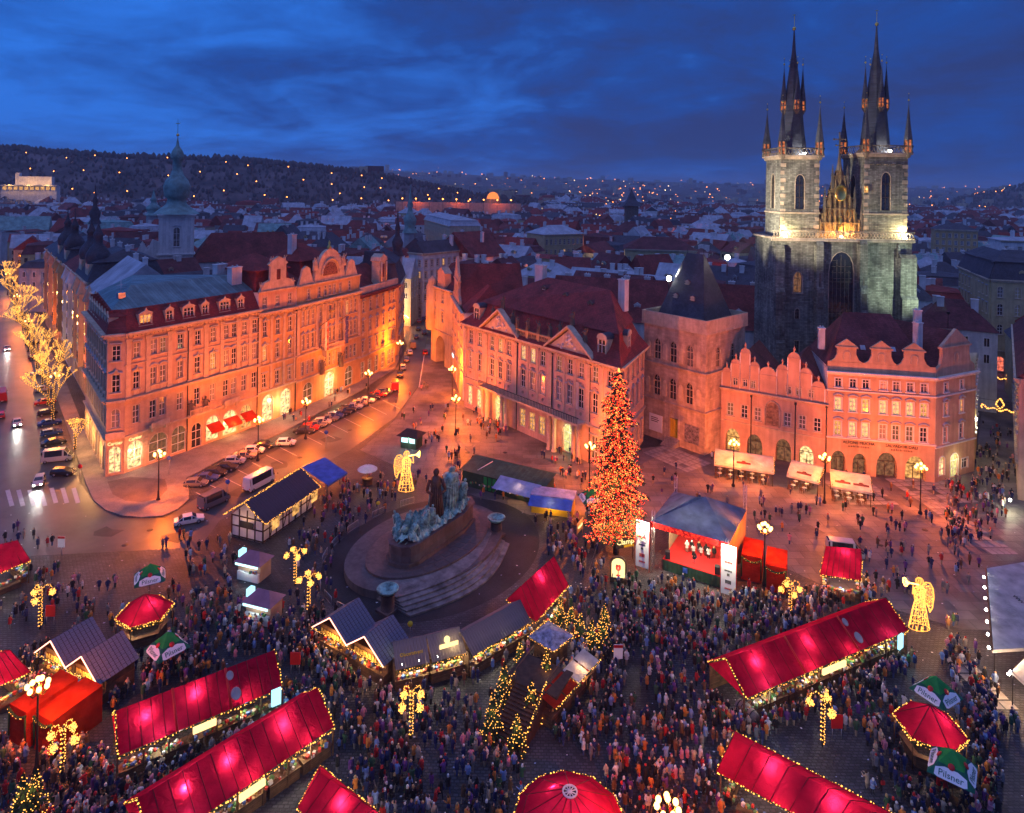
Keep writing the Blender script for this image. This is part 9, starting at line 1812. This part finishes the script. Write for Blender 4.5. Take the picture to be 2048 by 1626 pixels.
def crowd():
    zones = [([(1060,1000),(1180,1010),(1200,1110),(1240,1190),(1150,1240),(1140,1150),(1090,1080)],75),([(1230,1165),(1480,1180),(1620,1200),(1450,1310),(1300,1300),(1200,1240)],185),([(640,1345),(790,1345),(950,1330),(985,1500),(1050,1520),(1030,1700),(680,1700),(680,1450),(590,1380)],190),([(1100,1400),(1250,1230),(1440,1310),(1480,1400),(1480,1470),(1420,1550),(1420,1700),(1260,1700),(1200,1520),(1090,1500)],235),([(200,1330),(540,1270),(600,1200),(640,1300),(590,1330),(560,1310),(210,1420),(150,1380)],100),([(250,1520),(570,1400),(620,1390),(480,1500),(360,1600),(200,1700),(100,1700),(150,1520)],110),([(1650,1165),(1830,1170),(1900,1250),(1950,1400),(1990,1700),(1780,1660),(1930,1500),(1900,1250),(1800,1200)],80),([(1500,1400),(1800,1290),(1830,1340),(1700,1400),(1500,1480)],55),([(1960,850),(2005,850),(2025,1000),(1990,1060),(1900,1100),(1890,980),(1940,960)],110),([(1290,905),(1960,985),(1960,1200),(1500,1060),(1300,1000)],95),([(840,740),(1000,880),(860,930),(800,850)],24),([(600,990),(830,940),(870,975),(700,1050),(640,1170),(590,1120)],85),([(70,1310),(190,1380),(220,1400),(60,1400)],45),([(610,1265),(770,1345),(700,1370),(600,1320)],65),([(0,1040),(160,1120),(160,1250),(0,1260)],26),([(0,1505),(130,1500),(180,1700),(0,1700)],45),([(350,1070),(480,1080),(520,1180),(420,1200)],22),([(900,900),(1000,985),(1060,1010),(900,990)],20),([(1090,885),(1180,930),(1180,985),(1090,940)],14),([(520,830),(740,750),(760,775),(600,850)],14),([(960,840),(1010,868),(1000,880),(955,850)],16),([(790,1340),(930,1310),(1060,1250),(1050,1290),(950,1350),(800,1370)],45),([(1440,1390),(1480,1400),(1500,1440),(1450,1450)],10),([(1660,1400),(1790,1360),(1800,1620),(1760,1600)],45),([(1900,1240),(2000,1420),(2000,1640),(1960,1640),(1930,1400)],60),([(60,1150),(230,1160),(240,1260),(100,1250)],26),([(350,1180),(480,1200),(560,1260),(330,1320)],55),([(600,1180),(640,1180),(700,1240),(620,1250)],14),([(480,1430),(640,1390),(560,1460),(440,1520)],45),([(1640,1180),(1780,1190),(1600,1250),(1480,1290)],60),([(1060,1330),(1240,1240),(1260,1300),(1120,1420)],45)]
    pts = []
    for poly, n in zones:
        xs, ys = [p[0] for p in poly], [p[1] for p in poly]; k = tries = 0
        n = int(n*1.15)
        while k < n and tries < n*30:
            tries += 1; px, py = rnd.uniform(min(xs), max(xs)), rnd.uniform(min(ys), max(ys))
            if not inside(px, py, poly): continue
            g = G(px+rnd.gauss(0,16), py+rnd.gauss(0,9))
            if any(inside(g.x, g.y, f) for f in FOOT) or any((g.x-a)**2+(g.y-b)**2 < .17 for a, b, _, _ in pts): continue
            pts.append((g.x, g.y, px, py)); k += 1
            if rnd.random() < .45:      # companions standing close by
                a = rnd.uniform(0, 6.28); q = (g.x+.5*math.cos(a), g.y+.5*math.sin(a))
                if not any(inside(*q, f) for f in FOOT): pts.append((*q, px+10*math.cos(a), py-7*math.sin(a)))
    inframe = [p for p in pts if 8 < p[2] < 2040 and p[3] < 1640]
    inframe.sort(key=lambda p: p[1]); ind = inframe[:270]; rest = [p for p in pts if p not in set(ind)]
    act = ['standing','walking','drinking','waving','striding','bending','strolling']
    def nearest(x, y): return min(LAND, key=lambda l: (l[0]-x)**2+(l[1]-y)**2)
    def person(x, y, z=0.0, where=None, rz=None, force=None, cat='person', group='visitors of the market', k=None):
        k = rnd.randrange(len(POSES)) if k is None else k; nl = nearest(x, y)
        def mk():
            mk.c = force or rnd.choice(list(COATS)[:2]*4+list(COATS)); mk.p = rnd.choice(list(PANTS)); mk.h = rnd.choice(list(HATS))
            w = where or (('before' if y < nl[1] else 'behind') if abs(x-nl[0]) < 2.5 else ('left of' if x < nl[0] else 'right of'))+' '+nl[2]
            return f'person in {mk.c} coat and {mk.p} trousers, {mk.h}, {act[k]} {w}'
        lb = uniq(mk); t = thing('person', lb, cat, (x, y, z), rnd.uniform(0, 6.283) if rz is None else rz, group); s = rnd.uniform(.78, .92)*(1 if rnd.random() < .94 or force else .7); t.scale = (s*rnd.uniform(.93,1.12), s, s)
        b, c, h = PARTS_P[k]; o = link('body', b, t); set_mat(o, CM[mk.c], 1); set_mat(o, PM[mk.p], 2); set_mat(link('coat', c, t), CM[mk.c]); (lambda bg: set_mat(bg, CM[rnd.choice(('red','brown','black','white','dark-blue'))]))(link('shoulder_bag', cached('bag', lambda: (lambda b: (b.box((.22,-.16,.78),(.36,.16,1.08)), b.tube((.29,0,1.08),(.05,-.02,1.44),.02,.02,4), b.mesh('shoulder_bag', [CM['black']]))[2])(MB())), t)) if rnd.random() < .35 else None
        set_mat(link('hair' if 'hair' in mk.h else 'cap', h, t), HM[mk.h])
    for x, y, px, py in ind: person(x, y)
    root, L, D, W_ = STAGE
    for i, (u, v) in enumerate(((.3,.42),(.36,.5),(.42,.4),(.48,.52),(.55,.42),(.61,.5),(.68,.42),(.75,.5),(.5,.15))):
        p = W_(L*u, D*v); person(*p, 1.3, 'in the '+('middle' if i == 8 else ('left','centre','right')[i//3])+' of the stage', R(-20), ('white' if i % 2 == 0 else 'black') if i < 8 else 'black', group='performers on the stage', k=(2, 0)[i % 2])
    mb = MB(); cols = list(COATS); 
    low = MB(); 
    for x, y, px, py in rest:
        s = rnd.uniform(.78, .92)*(1 if rnd.random() < .93 else .68); a = rnd.uniform(0, 6.283); c, p, h = rnd.choice((0,0,0,1,1,1,3,4,*range(12))), 12+rnd.randrange(4), 17+rnd.randrange(6); b = MB()
        b.lathe([(.10,0),(.12,.45),(.17,.85)], 6, (0,0,0), p); b.lathe([(.22,.66),(.20,1.0),(.22,1.3),(.16,1.44),(.06,1.5)], 7, (0,0,0), c); b.ball((0,-.03,1.61), .11, 16, 6, 4, 1.15); b.ball((0,.02,1.65), .115, h, 6, 4)
        for q in (-1, 1): f = rnd.random(); b.tube((q*.2,0,1.38),(q*.28,-.05-.1*f,1.12),.065,.055,5,c); b.tube((q*.28,-.05-.1*f,1.12),(q*(.27-.1*f),-.12-.25*f,.9+.3*f),.055,.04,5,c)
        mb.merge(b, Matrix.Translation((x,y,0)) @ Matrix.Rotation(a,4,'Z') @ Matrix.Scale(s,4))
    o = stuffed(mb.build('crowd', list(CM.values())+list(PM.values())+[M['skin']]+list(HM.values()))); o['label'] = 'dense crowd of visitors filling the market square'
crowd()
def haze():
    mb = MB(); mb.box((-6000,-60,-3),(6000,9200,175)); m = bpy.data.materials.new('haze'); m.use_nodes = True; N, L, n = nodes_of(m.node_tree); out = n('ShaderNodeOutputMaterial'); v = n('ShaderNodeVolumePrincipled'); v.inputs['Color'].default_value = (.8,.85,.95,1); v.inputs['Density'].default_value = .00015; L.new(v.outputs[0], out.inputs['Volume'])
    o = stuffed(mb.build('haze', m)); o['label'] = 'thin evening haze over the town'
haze()
